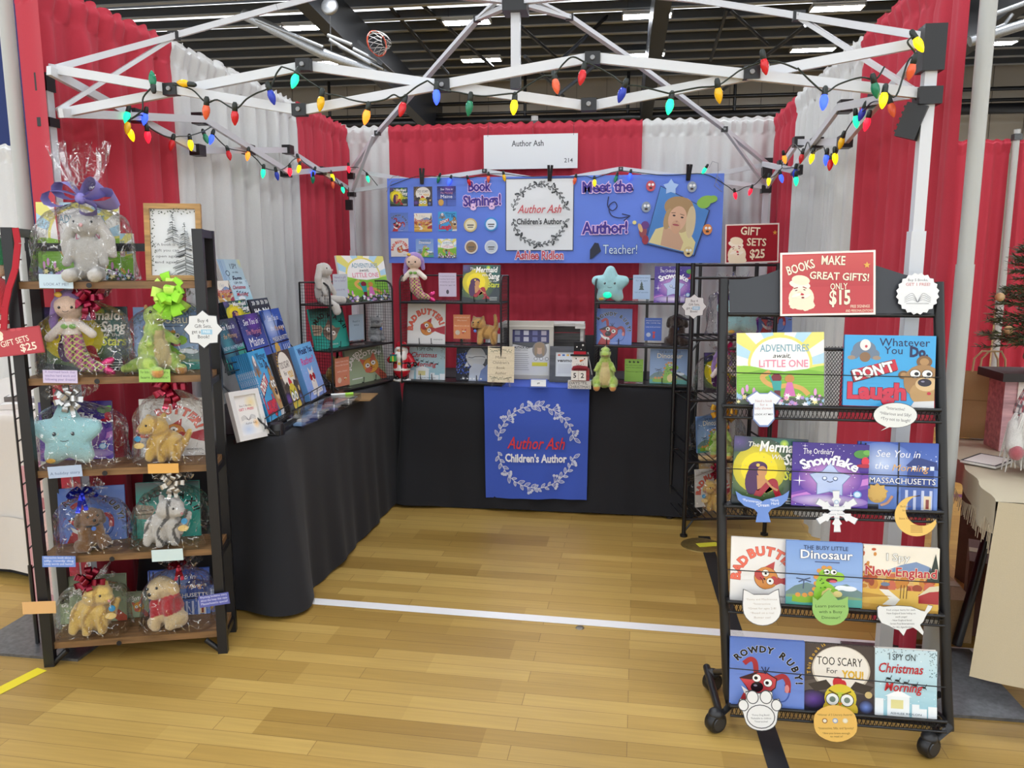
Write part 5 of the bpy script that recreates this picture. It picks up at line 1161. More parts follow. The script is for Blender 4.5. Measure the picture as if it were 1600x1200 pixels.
fir(.72, .06, .32, k * .76, 150); fir(.5, k * .5, .18, k * .42, 70)
for i in range(60):
    t = q.random(); x, y = (q.uniform(.1, .95), q.uniform(k * .92, k)) if t < .5 else (q.uniform(.08, .16), q.uniform(.1, k)); a.ell(x, y, .022, .01, q.choice(['3f4a3c', '5a6450', '2c3430']), q.uniform(0, 180), n=6)
for i, s in enumerate(('"A book is a', 'gift you can', 'open again', 'and again"')): a.text(s, .16, k * (.46 - i * .085), .075, '54585a', al='l', w=.46)
m = MB('d9dcdd').box((0, h_ / 2, -.003), (w_ - .02, h_ - .02, .004)); a.onto(m, T(-w_ / 2 + .01, .01, 0), w_ - .02); m.build('print', 'print_', fr)
# second tier
sbook('mermaid', 64, 480, 198, 0, sfl(1), .165, 'dark starry picture book behind the mermaid doll on the second tier'); mermaid_doll(SM(sx(118, 530), .082, sfl(1)), .8, 'mermaid doll with purple hair in a gift bag on the second tier')
sbag(60, 203, 468, sfl(1), .092, .175, 'clear gift bag round the mermaid doll on the second tier', 2, ('8f1838', .055, 'pull', 'foil'), .05, 142)
sbook('dinosaur', 208, 480, 316, 0, sfl(1), .165, 'blue picture book behind the green dinosaur plush on the second tier'); dino_plush(SM(sx(244, 530), .082, sfl(1), 48), .74, 'green dinosaur plush in a gift bag with lime bow on the second tier')
sbag(197, 322, 464, sfl(1), .092, .175, 'clear gift bag round the green dinosaur, tied with a lime bow', 3, ('9adf3a', .085, 'tulle', 'cloth'), .03, 274)
# third tier
sbook('snowflake', 59, 630, 174, 0, sfl(2), .16, 'purple picture book behind the pale blue star plush on the third tier'); star_plush(SM(sx(112, 690), .082, sfl(2)) @ T(0, 0, .0), .72, 'pale blue star plush with smile in a gift bag on the third tier', wink=True)
sbag(53, 195, 622, sfl(2), .092, .175, 'clear gift bag with silver bow round the blue star plush', 4, ('c9c9c8', .05, 'pull', 'foil'), .05, 112)
sbook('badbutter', 217, 625, 320, 0, sfl(2), .16, 'white picture book behind the yellow cat plush on the third tier'); lying_cat(SM(sx(262, 690), .082, sfl(2)), .8, 'yellow striped cat plush slumped in a gift bag on the third tier')
sbag(210, 326, 605, sfl(2), .092, .175, 'clear gift bag with red bow round the yellow cat on the third tier', 5, ('8f1830', .06, 'pull', 'foil'), .05, 268)
# fourth tier
sbook('ruby', 92, 765, 194, 0, sfl(3), .16, 'blue picture book behind the brown puppy plush on the fourth tier', yaw=6); dog_plush(SM(sx(146, 825), .082, sfl(3), 35), .66, 'brown puppy plush in a gift bag with blue bow on the fourth tier', '7a5228', '5a3a1c')
sbag(88, 200, 770, sfl(3), .092, .175, 'clear gift bag with royal blue bow on the fourth tier', 6, ('2330b8', .05, 'tissue', 'foil'), .03, 132)
sbook('maxi', 212, 757, 312, 0, sfl(3), .16, 'teal picture book behind the grey striped cat on the fourth tier'); lying_cat(SM(sx(260, 825), .082, sfl(3)), .84, 'white and grey striped cat plush in a gift bag on the fourth tier', 'cbc6be', '55524e', 1)
sbag(209, 325, 752, sfl(3), .092, .175, 'clear gift bag with silver bow round the grey striped cat', 7, ('b9b2a6', .045, 'pull', 'foil'), .04, 272)
# bottom tier
sbook('scotch', 92, 905, 197, 0, sfl(4), .16, 'green picture book behind the yellow cat on the bottom tier'); lying_cat(SM(sx(148, 955), .082, sfl(4)), .88, 'yellow striped cat plush in a gift bag on the bottom tier', 'dcb964', 'b78f45', 1)
sbag(88, 200, 905, sfl(4), .092, .175, 'clear gift bag with dark red bow on the bottom tier', 8, ('7d1228', .055, 'pull', 'foil'), .03, 145)
sbook('scotch', 190, 905, 232, 0, sfl(4), .178, 'green picture book between the two bags on the bottom tier, mostly hidden'); sbook('massachusetts', 232, 895, 328, 0, sfl(4), .168, 'blue picture book behind the plush bear on the bottom tier'); dog_plush(SM(sx(272, 955), .082, sfl(4), -25) @ RY(-12), .84, 'cream plush bear in a red sweater on the bottom tier', 'd8bd8e', 'd2b27c', 'b3202c', name='bear_plush')
sbag(222, 332, 882, sfl(4), .092, .175, 'clear gift bag with red bow round the bear in the red sweater', 9, ('8f1428', .04, 'tissue', 'foil'), .03, 282)
sbook('massachusetts', 318, 890, 362, 0, sfl(4), .18, 'blue picture book sticking out past the right end of the bottom tier')
for i, (x0, x1, y, tr) in enumerate(((200, 214, 640, 2), (168, 212, 480, 1))): pass
# cards clipped to the shelf edges
def card(pl, quad, bg, lines, label, off=.0, fg='5a6a8a', name='label_card', h=.13, border=None, extra=None, t=.0016, cat='label card', fin='print_', w=None):
    M, w_, h_ = rect(pl, *quad, off=off); k = h_ / w_; a = Art(bg, k)
    if border: a.rect(0, 0, 1, k, border); a.rect(.03, .03, .94, k - .06, bg)
    n = len(lines)
    for i, s in enumerate(lines):
        if s: a.text(s, .5, k * (1 - (i + .78) / (n + .45)), min(h, k / (n + .6)), fg, w=min(.88, .052 * len(s) + .1) if w is None else w)
    if extra: extra(a, k)
    m = MB(bg).box((0, h_ / 2, -t / 2), (w_, h_, t)); a.onto(m, T(-w_ / 2, 0, 0), w_)
    return tag(m.build(name, fin, None, M), label, cat)
def q4(x0, y0, x1, y1, s=0): return ((x0, y0), (x1, y0 + s), (x1, y1 + s), (x0, y1))
card(sh, q4(61, 428, 114, 450, 1), 'c3d9e6', ['', '', 'LOOK AT ME!!'], 'pale blue card on the edge of the shelf top', .004)
card(sh, q4(67, 578, 121, 598, 1), 'cfc3e0', ['A mermaid book that', 'teaches hard work and', 'following your dreams!'], 'lilac card under the mermaid doll', .004, '7a6aa8')
card(sh, q4(217, 577, 266, 597, 0), '9ccb62', ['For little lovers who need to', 'learn patience!'], 'green card under the green dinosaur plush', .004, '2c4418')
card(sh, q4(75, 730, 128, 748, -4), 'aebfd8', ['', 'A holiday story'], 'grey blue card tilted under the blue star plush', .004, '5a6a90')
card(sh, q4(231, 725, 279, 740, -1), 'e0aa58', ['', ''], 'orange card under the yellow cat on the third tier', .004, 'a85a2a')
card(sh, q4(66, 869, 118, 886), '6f8fd4', ['Interactive book about a', 'silly, rowdy dog', 'Lively words and humor!'], 'blue card at the left end of the fourth tier', .004, 'e6ecfa')
card(sh, q4(237, 860, 286, 878, -3), 'c9dcdc', ['', ''], 'pale green card under the grey striped cat', .004, '4a7a70')
card(sh, q4(35, 941, 87, 960, -2), 'dcae74', ['', ''], 'tan card on the left front leg above the bottom tier', .02, 'c08048')
card(sh, q4(311, 932, 358, 950, -7), '5a60a8', ['Rhyming bedtime story', 'about the keep that state', 'Massachusetts special!'], 'purple blue card on the right front leg above the bottom tier', .02, 'd9dcf4')
# red hanging price sign at the left post
def gift_sign(a, k):
    a.ell(.1, k * .82, .1, .09, 'e9d9c0'); a.ell(.12, k * .7, .07, .07, 'f0e6d6')
    a.text('GIFT SETS', .42, k * .42, .19, 'f4e4d2', w=.62, bold=.01, rot=9); a.text('$25', .68, k * .14, .24, 'f4e4d2', bold=.02, rot=4); a.ell(.42, k - .03, .06, .035, 'c8505a'); a.ell(.55, k - .03, .06, .035, 'c8505a')
card(sh, ((-8, 517), (63, 508), (69, 551), (-6, 558)), 'b8404a', [], 'red gift tag price sign hanging at the left post', .03, name='price_sign', extra=gift_sign, cat='sign', border='a8343e')
def shaped(pl, quad, pts, bg, label, draw=None, border='3a3f46', bw=.03, off=.01, name='shaped_card', t=.002, cat='sign', fin='print_'):
    """die-cut card: outline pts in 0..1 x 0..a of its quad"""
    M, w_, h_ = rect(pl, *quad, off=off); k = h_ / w_; P = [(x, y * k) for x, y in pts]; cx, cy = sum(p[0] for p in P) / len(P), sum(p[1] for p in P) / len(P)
    m = MB(border); m.prism([((x - .5) * w_, y * w_) for x, y in P], -t, 0, border)
    a = Art(None, k); a.b = (-1, -1, 2, 3); a.poly([(cx + (x - cx) * (1 - bw * 1.6), cy + (y - cy) * (1 - bw * 1.6)) for x, y in P], bg)
    if draw: draw(a, k)
    a.onto(m, T(-w_ / 2, 0, 0), w_); return tag(m.build(name, fin, None, M), label, cat)
BURST = []
for i in range(16):
    r = .5 if i % 2 == 0 else .4; BURST.append((.5 + r * cos(R(90 + 22.5 * i)), .5 + r * sin(R(90 + 22.5 * i))))
def buy(a, k):
    a.text('Buy 4', .5, k * .68, .13, '33363a', w=.26); a.text('Gift Sets,', .5, k * .54, .13, '33363a', w=.42); a.text('get a', .32, k * .4, .13, '33363a', w=.22); a.rect(.44, k * .37, .28, .13, '9cc6de'); a.text('FREE', .58, k * .41, .09, 'e4f0f8', bold=.02); a.text('Book!', .5, k * .27, .13, '33363a', w=.28)
shaped(sh, q4(286, 484, 349, 545), BURST, 'e0e3e4', 'white star shaped offer sign on the right post of the rustic shelf', buy, off=.02)
# wire grid panel, ribbon and hanging doll at the far left
ga, gb = onY(28, 700, 2.46), onY(80, 700, 2.78)
gp_ = thing('grid_panel', 'black wire grid panel standing beside the left end of the rustic shelf', 'grid panel', T(ga.x, ga.y, 0)); gd = V(gb.x - ga.x, gb.y - ga.y, 0); gl = gd.length
for k in range(7): MB('141416').tube([gd * (k / 6) + V(0, 0, .3), gd * (k / 6) + V(0, 0, 1.53)], .004, 6).build('wire', 'metal', gp_)
for k in range(16): MB('141416').tube([V(0, 0, .3 + k * .082), gd + V(0, 0, .3 + k * .082)], .003, 6).build('wire', 'metal', gp_)
for k in (0, 1): MB('141416').tube([gd * k + V(0, 0, 0), gd * k + V(0, 0, .32)], .008, 6).build('leg', 'metal', gp_)
rb_ = MB('b02030'); pts = [sh.pt(*p, .03) for p in ((24, 356), (28, 380), (24, 420), (14, 450), (8, 480), (6, 515))]
for a_, b_ in zip(pts[:-1], pts[1:]): rb_.bar(a_, b_, .022, .004, up=(0, 1, 0))
tag(rb_.build('ribbon', 'cloth'), 'red ribbon looped over the left post of the rustic shelf', 'ribbon')
ep = onY(4, 470, 2.35); el = thing('elf_doll', 'cloth elf doll with striped legs hanging at the far left edge', 'doll', T(*ep))
MB('b8232f').lathe([(0, .08), (.03, .06), (.04, 0), (.05, -.04), (0, -.05)], 14).build('body', 'plush', el); MB('e4c4a8').ball((0, 0, .11), .03).build('head', 'plush', el); MB('1f7a4a').lathe([(.036, .12), (.028, .16), (.01, .22), (0, .24)], 14).build('hat', 'plush', el)
for s in (-.014, .014):
    m = MB()
    for i in range(8): m.tube([(s, 0, -.05 - i * .014), (s, 0, -.064 - i * .014)], .009, 8, 'c02a34' if i % 2 else 'efe9e2')
    m.build('leg', 'plush', el)
# far-left neighbour's table
cloth_table(-3.6, 3.05, -2.55, 4.2, .76, 'white cloth over the neighbouring stall table at the far left', 'neighbouring stall table under a white cloth at the far left', 9, 'cfc9c0', bottom=.3, name='tablecloth')
cloth_table(-3.55, 3.1, -2.6, 4.15, .7, 'black underskirt cloth below the white cloth at the far left', None, 10, '17171a')
for i, (x, y, z, c, d, nm) in enumerate(((55, 470, 2.95, 'c98a94', (.1, .1, .34), 'tall pink box'), (70, 820, 2.95, 'c9a09a', (.22, .3, .6), 'pale pink carton'))):
    p = onY(x, y, z); zc = p.z
    o = MB(c).box((0, 0, 0), d); o.box((0, -d[1] / 2 - .001, d[2] * .2), (d[0] * .98, .002, .02), 'e8d9d6'); 
q = random.Random(2)
for i in range(9):
    o = MB(q.choice(['b9b4ac', '8f9094', 'd9d4cc', '6f6a66'])).box((0, 0, .012), (.1, .07, .024)); o.box((0, 0, .0245), (.08, .05, .001), 'e8e8e4')
    tag(o.build('small_packet', 'gloss', None, T(-2.65 - .14 * (i % 3), 3.18 + .2 * (i // 3), .765) @ RZ(q.uniform(-40, 40))), 'small shiny packet lying on the white stall table at far left', 'packet', 'packets on the white stall table')
pb = MB('c48f92').box((0, 0, .3), (.2, .34, .6)); pb.box((0, -.171, .3), (.16, .002, .5), 'd8b4ae'); pb.box((0, -.172, .45), (.12, .001, .05), 'a8686c'); tag(pb.build('tall_carton', 'card', None, T(-2.32, 2.95, .0) @ RZ(-10)), 'pink carton standing behind the wire grid panel', 'carton')
# ================================================================ wheeled book rack at the right
rk = upright(onZ(1138, 1105, .06), onZ(1490, 1140, .06), 8)
RM = stand(rk, V(.69, 2.3, 0)); RO = RM.inverted()
rack = thing('book_rack', 'black wheeled wire book rack leaning back at the right front', 'book rack', RM)
def rl(px, py, off=0): return RO @ rk.pt(px, py, off)
BLK = '121214'
for pts in ([(1131, 436), (1127, 640), (1128, 860), (1137, 1080), (1143, 1104)], [(1466, 441), (1470, 640), (1474, 860), (1479, 1080), (1482, 1140)]):
    MB(BLK).tube([rl(*p) for p in pts], .0155, 12).build('post', 'metal', rack)
hp = [(1139, 437), (1166, 436), (1199, 428), (1240, 412), (1300, 404), (1360, 412), (1410, 428), (1434, 434), (1458, 438), (1460, 492), (1140, 490)]
m = MB('33363c'); P = [rl(*p, .004) for p in hp]; n = len(P); back = RO.to_3x3() @ (rk.z * -.004)
m.add(P + [p + back for p in P], [tuple(range(n))[::-1], tuple(range(n, 2 * n))] + [(i, (i + 1) % n, n + (i + 1) % n, n + i) for i in range(n)]); m.build('header_panel', 'metal', rack)
MB(BLK).tube([rl(1138, 491), rl(1462, 493)], .007, 8).build('rail', 'metal', rack)
TR_ = [((1131, 634), (1471, 641), (1131, 652), (1471, 660)), ((1134, 791), (1474, 801), (1134, 806), (1474, 816)), ((1138, 940), (1475, 963), (1138, 956), (1476, 978)), ((1141, 1103), (1479, 1128), (1141, 1118), (1479, 1144))]
WIRE = [((1128, 582), (1470, 590)), ((1134, 732), (1474, 746)), ((1136, 890), (1475, 911)), ((1140, 1044), (1478, 1074))]
zup = V(0, 0, 1)
for (a, b, c, d), (wa_, wb_) in zip(TR_, WIRE):
    A, B, C_, D = rl(*a, .05), rl(*b, .05), rl(*c, .05), rl(*d, .05)
    MB(BLK).tube([A, B], .0055, 8).build('tray_rail', 'metal', rack); MB(BLK).tube([C_, D], .004, 8).build('tray_rail', 'metal', rack)
    m = MB(BLK); w_ = (B - A).length; x = (B - A) / w_; y = (C_ - A); nn = int(w_ / .012)
    for i in range(nn):
        for s0, s1 in ((0, 1), (1, 0)):
            m.bar(A + x * (i * .012) + y * s0, A + x * (i * .012 + .012) + y * s1, .0022, .0014)
    m.build('mesh_lip', 'metal', rack)
    bk = RO.to_3x3() @ (-rk.z * .06); m = MB(BLK)
    for p, q_ in ((A, A + bk), (B, B + bk), (A + bk, B + bk)): m.tube([p, q_], .005, 6)
    m.box((A + B) / 2 + bk / 2 - V(0, 0, .006), (w_, .055, .003)); m.build('tray', 'metal', rack)
    MB('0c0c0d').tube([rl(*wa_, .062), rl(*wb_, .062)], .0016, 6).build('retaining_wire', 'metal', rack)
# mesh back seen between the books of the top row
ux = RO.to_3x3() @ rk.x; uy = RO.to_3x3() @ rk.y
for (x0, x1) in ((1288, 1318), (1132, 1152)):
    m = MB(BLK); A = rl(x0, 634, -.01); wd = (rl(x1, 634, -.01) - A).length; hh = .19
    for i in range(int(hh / .013)):
        for j in range(max(1, int(wd / .009))):
            p = A + uy * (i * .013) + ux * (j * .009)
            m.bar(p, p + ux * .009 + uy * .013, .002, .0014); m.bar(p + ux * .009, p + uy * .013, .002, .0014)
    m.build('mesh_back', 'metal', rack)
MB(BLK).tube([rl(1140, 545, -.01), rl(1466, 547, -.01)], .005, 8).build('rail', 'metal', rack)
fl2 = lambda x, y, z=0: RO @ onZ(x, y, z)
for a, b, c in (((1143, 1100, .075), (1128, 1128, .06), (1104, 1042, .06)), ((1484, 1136, .075), (1470, 1158, .06), (1444, 1095, .06))):
    p, q_, r_ = fl2(*a), fl2(*b), fl2(*c); MB(BLK).tube([p, q_.lerp(r_, .1), q_.lerp(r_, .5), r_], .0125, 10).build('foot', 'metal', rack)
MB(BLK).tube([fl2(1118, 1050, .09), rl(1140, 1049, -.02)], .01, 8).build('brace', 'metal', rack); MB(BLK).tube([fl2(1444, 1095, .06), rl(1468, 1085, -.02)], .01, 8).build('brace', 'metal', rack)
def caster(x, y, nm='caster'):
    p = RO @ onZ(x, y, .033); c = MB(BLK).lathe([(.008, .018), (.028, .018), (.033, .012), (.033, -.012), (.028, -.018), (.008, -.018)], 22, M=T(*p) @ RZ(35) @ RX(90)).build('caster', 'plastic', rack)
    MB('1d1d1f').ball(p + V(0, 0, .026), (.024, .024, .018)).build('fork', 'plastic', c); MB('2a2a2c').lathe([(0, .021), (.02, .021), (.022, .017)], 14, M=T(*p) @ RZ(35) @ RX(90)).build('hub', 'plastic', c)
for p in ((1118, 1127), (1113, 1064), (1451, 1165), (1440, 1105)): caster(*p)
def rbook(cv, tl, tr, br, bl_, off, label, t=.014):
    M, w_, h_ = rect(rk, tl, tr, br, bl_, off=off); return book(cv, M, w_, h_, t, label)
rbook('adventures', (1152, 520), (1288, 519), (1287, 634), (1150, 634), .035, 'sunny hills picture book on the top row of the wheeled rack')
rbook('dontlaugh', (1320, 523), (1461, 525), (1461, 638), (1317, 633), .035, 'bright blue picture book with a bear on the top row of the wheeled rack')
rbook('mermaid', (1147, 680), (1263, 688), (1258, 794), (1143, 787), .02, 'dark green and yellow mermaid picture book on the second row of the wheeled rack')
rbook('snowflake', (1238, 691), (1357, 695), (1357, 796), (1237, 789), .042, 'purple snowflake picture book in the middle of the second row of the rack')
rbook('massachusetts', (1340, 690), (1464, 693), (1467, 800), (1340, 793), .02, 'blue night picture book at the right of the second row of the rack')
rbook('badbutter', (1142, 838), (1250, 845), (1248, 945), (1141, 938), .02, 'white cat picture book on the third row of the wheeled rack')
rbook('dinosaur', (1228, 844), (1348, 850), (1347, 950), (1228, 944), .042, 'light blue dinosaur picture book in the middle of the third row of the rack')
rbook('newengland', (1348, 851), (1467, 857), (1467, 962), (1348, 953), .03, 'autumn landscape picture book at the right of the third row of the rack')
rbook('ruby', (1140, 995), (1257, 1004), (1257, 1110), (1140, 1102), .036, 'blue picture book with a red dog on the bottom row of the wheeled rack')
rbook('tooscary', (1257, 1004), (1371, 1012), (1371, 1119), (1257, 1110), .028, 'dark picture book with a big moon on the bottom row of the wheeled rack')
rbook('christmas', (1367, 1012), (1464, 1018), (1464, 1124), (1367, 1117), .034, 'pale blue winter picture book on the bottom row of the wheeled rack')
# signs on the rack
def gentleman(a, x, y, s):
    """bearded face in a fur brimmed cap, line art"""
    a.ell(x, y - .05 * s, .5 * s, .5 * s, 'efe4c8'); speck(a, 12, x - .42 * s, y - .5 * s, x + .46 * s, y - .2 * s, ['efe4c8'], .1 * s, .16 * s, 3)
    a.ell(x - .02 * s, y + .22 * s, .34 * s, .3 * s, 'f3ead2'); a.ell(x - .06 * s, y + .5 * s, .42 * s, .17 * s, 'f6efdc', -12); a.ell(x - .02 * s, y + .68 * s, .36 * s, .2 * s, 'efe4c8', -10)
    a.ell(x - .06 * s, y + .16 * s, .1 * s, .08 * s, 'f0d8bc'); a.ell(x + .02 * s, y + .1 * s, .09 * s, .045 * s, 'c23a44', -15); a.ell(x - .2 * s, y + .26 * s, .05 * s, .02 * s, '6b2a2c', 20); a.ell(x + .12 * s, y + .28 * s, .05 * s, .02 * s, '6b2a2c', -20); a.line([(x - .3 * s, y + .34 * s), (x - .14 * s, y + .38 * s)], .04 * s, '9a3a3c'); a.line([(x + .06 * s, y + .4 * s), (x + .2 * s, y + .34 * s)], .04 * s, '9a3a3c')
    a.ell(x - .2 * s, y + .06 * s, .2 * s, .06 * s, 'f8f2e2', 20); a.ell(x + .2 * s, y + .02 * s, .18 * s, .06 * s, 'f8f2e2', 25); a.ell(x + .06 * s, y - .04 * s, .06 * s, .035 * s, '8a2a30')
def books_sign(a, k):
    a.rect(0, 0, 1, k, 'f2ece2'); a.rect(.022, .022, .956, k - .044, 'bf3f44'); a.vgrad(.022, k * .45, .956, k * .5, 'b83a40', 'c9524e'); gentleman(a, .225, k * .3, .27)
    c = 'f6e9cf'; o = ('7d1f28', .015)
    a.text('BOOKS', .23, k * .7, .14, c, w=.3, bold=.02, out=o, rot=16); a.text('MAKE', .56, k * .79, .14, c, w=.25, bold=.02, out=o, rot=-3); a.text('GREAT GIFTS!', .62, k * .55, .115, c, w=.62, bold=.02, out=o, rot=-4); a.text('ONLY', .62, k * .4, .1, c, w=.18, bold=.01, out=o); a.text('$15', .63, k * .17, .22, c, w=.22, bold=.03, out=o); a.text('FREE SIGNINGS', .84, k * .11, .045, c, w=.2); a.text('AND PERSONALIZATIONS!', .83, k * .045, .04, c, w=.28); a.star(.91, k * .77, .038, 'e0aa4a')
def gift25(a, k):
    a.rect(0, 0, 1, k, 'e6ded6'); a.rect(.025, .025, .95, k - .05, '9a2631'); gentleman(a, .22, k * .25, .34); c = 'f3e4c8'; o = ('5a1018', .015)
    a.text('GIFT', .46, k * .72, .2, c, w=.36, bold=.02, out=o, rot=-4); a.text('SETS', .58, k * .44, .19, c, w=.36, bold=.02, out=o, rot=-3); a.text('$25', .6, k * .13, .22, c, w=.28, bold=.03, out=o); a.star(.92, k * .76, .045, 'd99a44')
card(rk, ((1217, 395), (1365, 391), (1371, 491), (1221, 494)), 'bf3f44', [], 'red and cream price sign on the header of the wheeled book rack', .02, name='price_sign', extra=books_sign, cat='sign', t=.003, fin='gloss')
def openbook(a, k):
    a.text('Buy 5 Books,', .5, k * .8, .085, '5a5c60', w=.46); a.text('GET 1 FREE!', .5, k * .69, .1, 'c88a8a', w=.56, bold=.02)
    for sg in (-1, 1):
        for j in range(4): a.curve([(.5, k * .3), (.5 + sg * .12, k * (.36 + j * .05)), (.5 + sg * .3, k * (.3 + j * .035))], .008, '7a7c80')
    a.line([(.24, k * .27), (.76, k * .27)], .01, '7a7c80')
shaped(rk, q4(1400, 426, 1468, 492), [(.5 + (.5 if i % 2 else .455) * cos(R(i * 9)), .5 + (.5 if i % 2 else .455) * sin(R(i * 9))) for i in range(40)], 'e6e8e9', 'round white scalloped offer badge on the rack header', openbook, 'e6e8e9', off=.02)
ONE = [(.3, 1), (.38, .93), (.62, .93), (.7, 1), (1, .8), (.86, .62), (.78, .66), (.8, .2), (.62, 0), (.38, 0), (.2, .2), (.22, .66), (.14, .62), (0, .8)]
def t_one(a, k):
    for i, s in enumerate(('Need a book', 'for a', 'baby shower?')): a.text(s, .5, k * (.68 - .1 * i), .1, 'b98a8a', w=(.46, .2, .5)[i])
    a.text('LOOK AT ME!!', .5, k * .32, .07, '3a3d42', w=.5, bold=.01)
shaped(rk, q4(1165, 610, 1222, 667), ONE, 'e4e8ec', 'white baby bodysuit shaped card under the top row of the rack', t_one, '6f86b8', .05, .07)
SPB = [(.5 + .5 * cos(R(t)), .56 + .44 * sin(R(t))) for t in range(-105, 235, 12)] + [(.3, .13), (.16, 0)]
def t_sp(a, k):
    for i, s in enumerate(('*Interactive!', '*Hilarious and Silly!', '*Try not to laugh!')): a.text(s, .5, k * (.74 - .19 * i), .105, '5a5c5e', w=(.42, .7, .66)[i], rot=-5)
shaped(rk, q4(1364, 629, 1434, 674), SPB, 'e2e4e0', 'white speech bubble card under the bear book on the rack', t_sp, '2a2a2c', .02, .07)
TAIL = [(0, 1), (.12, .86), (.3, .78), (.44, .72), (.5, .66), (.56, .72), (.7, .78), (.88, .86), (1, 1), (.96, .72), (.84, .52), (.66, .42), (.6, .3), (.64, 0), (.36, 0), (.4, .3), (.34, .42), (.16, .52), (.04, .72)]
def t_tail(a, k): a.text('*Perseverance', .3, k * .64, .075, 'eef2fa', w=.36, rot=-8); a.text('*Work', .72, k * .66, .075, 'eef2fa', w=.16); a.text('Hard', .73, k * .56, .075, 'eef2fa', w=.14); a.text('*Dream', .5, k * .5, .085, 'eef2fa', w=.24, bold=.01)
shaped(rk, q4(1150, 767, 1234, 816), TAIL, '6c8ed2', 'blue whale tail shaped card below the mermaid book on the rack', t_tail, '5f80c4', .0, .07)
SNOW = []
for i in range(6):
    b = 90 + 60 * i
    for da, r in ((-14, .2), (-20, .32), (-11, .34), (-9, .5), (9, .5), (11, .34), (20, .32), (14, .2), (30, .13)): SNOW.append((.5 + r * cos(R(b + da)), .5 + r * sin(R(b + da))))
def t_sn(a, k):
    for i in range(4): a.text(('Learn how we are all', 'unique', 'Funny Sweet', 'Christmas Story')[i], .5, k * (.6 - .09 * i), .05, '7a8a9a', w=.34)
    a.ell(.5, k * .72, .05, .05, '8fb0d4'); a.ell(.5, k * .72, .035, .035, 'dfe8f0')
shaped(rk, q4(1272, 766, 1343, 832), SNOW, 'e4e6e8', 'white snowflake shaped card below the purple book on the rack', t_sn, '9aa4ae', .02, .07)
MOON = [(.62, 1)] + [(.5 + .5 * cos(R(t)), .5 + .5 * sin(R(t))) for t in range(80, 346, 10)] + [(.64 + .38 * cos(R(t)), .64 + .38 * sin(R(t))) for t in range(325, 95, -12)]
def t_mo(a, k):
    for i, s in enumerate(('Bedtime', 'Story', 'State Facts!')): a.text(s, .26, k * (.72 - .1 * i - (.1 if i == 2 else 0)), .07, '8a5a2a', w=(.24, .16, .32)[i])
    for i in range(5): a.rect(.36, k * (.26 - .04 * i), .28, .012, '9a6a34')
shaped(rk, q4(1398, 775, 1465, 838), MOON, 'e6bf66', 'yellow crescent moon card below the blue book on the rack', t_mo, 'c89a44', .0, .07)
CATH = [(.04, .98), (.14, .94), (.3, .84), (.7, .84), (.86, .94), (.96, .98), (.98, .6)] + [(.5 + .5 * cos(R(t)), .44 + .44 * sin(R(t))) for t in range(0, -181, -15)] + [(.0, .6)]
def t_cat(a, k):
    for i, s in enumerate(('*Funny and Mischievous', '*Interactive', '*Great for ages 2-8!', '*Based on a real', 'Butter cat!')): a.text(s, .5, k * (.68 - .12 * i), .075, 'b9b0a4', w=(.8, .44, .72, .6, .42)[i])
shaped(rk, q4(1160, 919, 1221, 978), CATH, 'e6e6e4', 'white cat head shaped card below the cat book on the rack', t_cat, '55585c', .025, .07)
EGG = [(.03, .8), (.16, .7), (.26, .78), (.36, .9), (.5, 1), (.6, .84), (.72, .7), (.84, .72), (1, .8)] + [(.5 + .5 * cos(R(t)), .46 + .46 * sin(R(t))) for t in range(15, -196, -15)]
def t_egg(a, k):
    for i, s in enumerate(('Learn patience', 'with a Busy', 'Dinosaur!')): a.text(s, .5, k * (.5 - .16 * i), .12, '2f4a24', w=(.82, .64, .5)[i])
shaped(rk, q4(1269, 921, 1326, 977), EGG, '93bf6a', 'green egg shaped card below the dinosaur book on the rack', t_egg, '7fa858', .0, .07)
USA = [(.0, .9), (.04, .96), (.1, .93), (.35, .96), (.6, .93), (.7, .86), (.78, .8), (.84, .78), (.9, .98), (.98, .94), (.94, .82), (.88, .72), (.84, .6), (.8, .46), (.74, .36), (.8, .14), (.78, .04), (.7, .18), (.62, .28), (.5, .22), (.44, .02), (.36, .2), (.28, .24), (.18, .34), (.06, .42), (.0, .62)]
def t_usa(a, k):
    for i, s in enumerate(('Find unique items for each', 'New England State hiding on', 'each page!', '- New England facts!', '- Screen Free Entertainment', '- For ALL Ages/Grades!')): a.text(s, .42, k * (.8 - .105 * i), .045, '3f4246', w=(.5, .5, .2, .36, .44, .36)[i])
shaped(rk, q4(1371, 944, 1461, 995), USA, 'e0e2e0', 'white country map shaped card below the autumn book on the rack', t_usa, '55585c', .015, .07)
PAW = [(.5 + .36 * cos(R(t)), .26 + .28 * sin(R(t)) * (1 if sin(R(t)) < 0 else 1.1)) for t in range(-170, -9, 16)] + [(.9, .45), (1, .62), (.94, .78), (.8, .76), (.8, .95), (.66, 1), (.52, .92), (.48, .92), (.34, 1), (.2, .95), (.2, .76), (.06, .78), (0, .62), (.1, .45)]
def t_paw(a, k):
    for x, y, rx, ry in ((.13, .62, .1, .12), (.35, .82, .12, .14), (.65, .82, .12, .14), (.87, .62, .1, .12), (.5, .34, .3, .26)): a.ell(x, y * k, rx + .02, ry + .02, '3a3d40'); a.ell(x, y * k, rx, ry, 'e6e6e4')
    for i, s in enumerate(('*Funny Dog Book!', '*Relatable to children', '*Interactive!')): a.text(s, .5, k * (.36 - .08 * i), .06, '6a6c70', w=(.4, .46, .3)[i])
shaped(rk, q4(1153, 1078, 1223, 1141), PAW, 'e6e6e4', 'white paw print card below the red dog book on the rack', t_paw, '3a3d40', .02, .07)
PUM = [(.5 + .5 * cos(R(t)) * (1 - .05 * cos(R(t * 4))), .5 + .5 * sin(R(t)) * (1 - .05 * cos(R(t * 2)))) for t in range(0, 360, 15)]
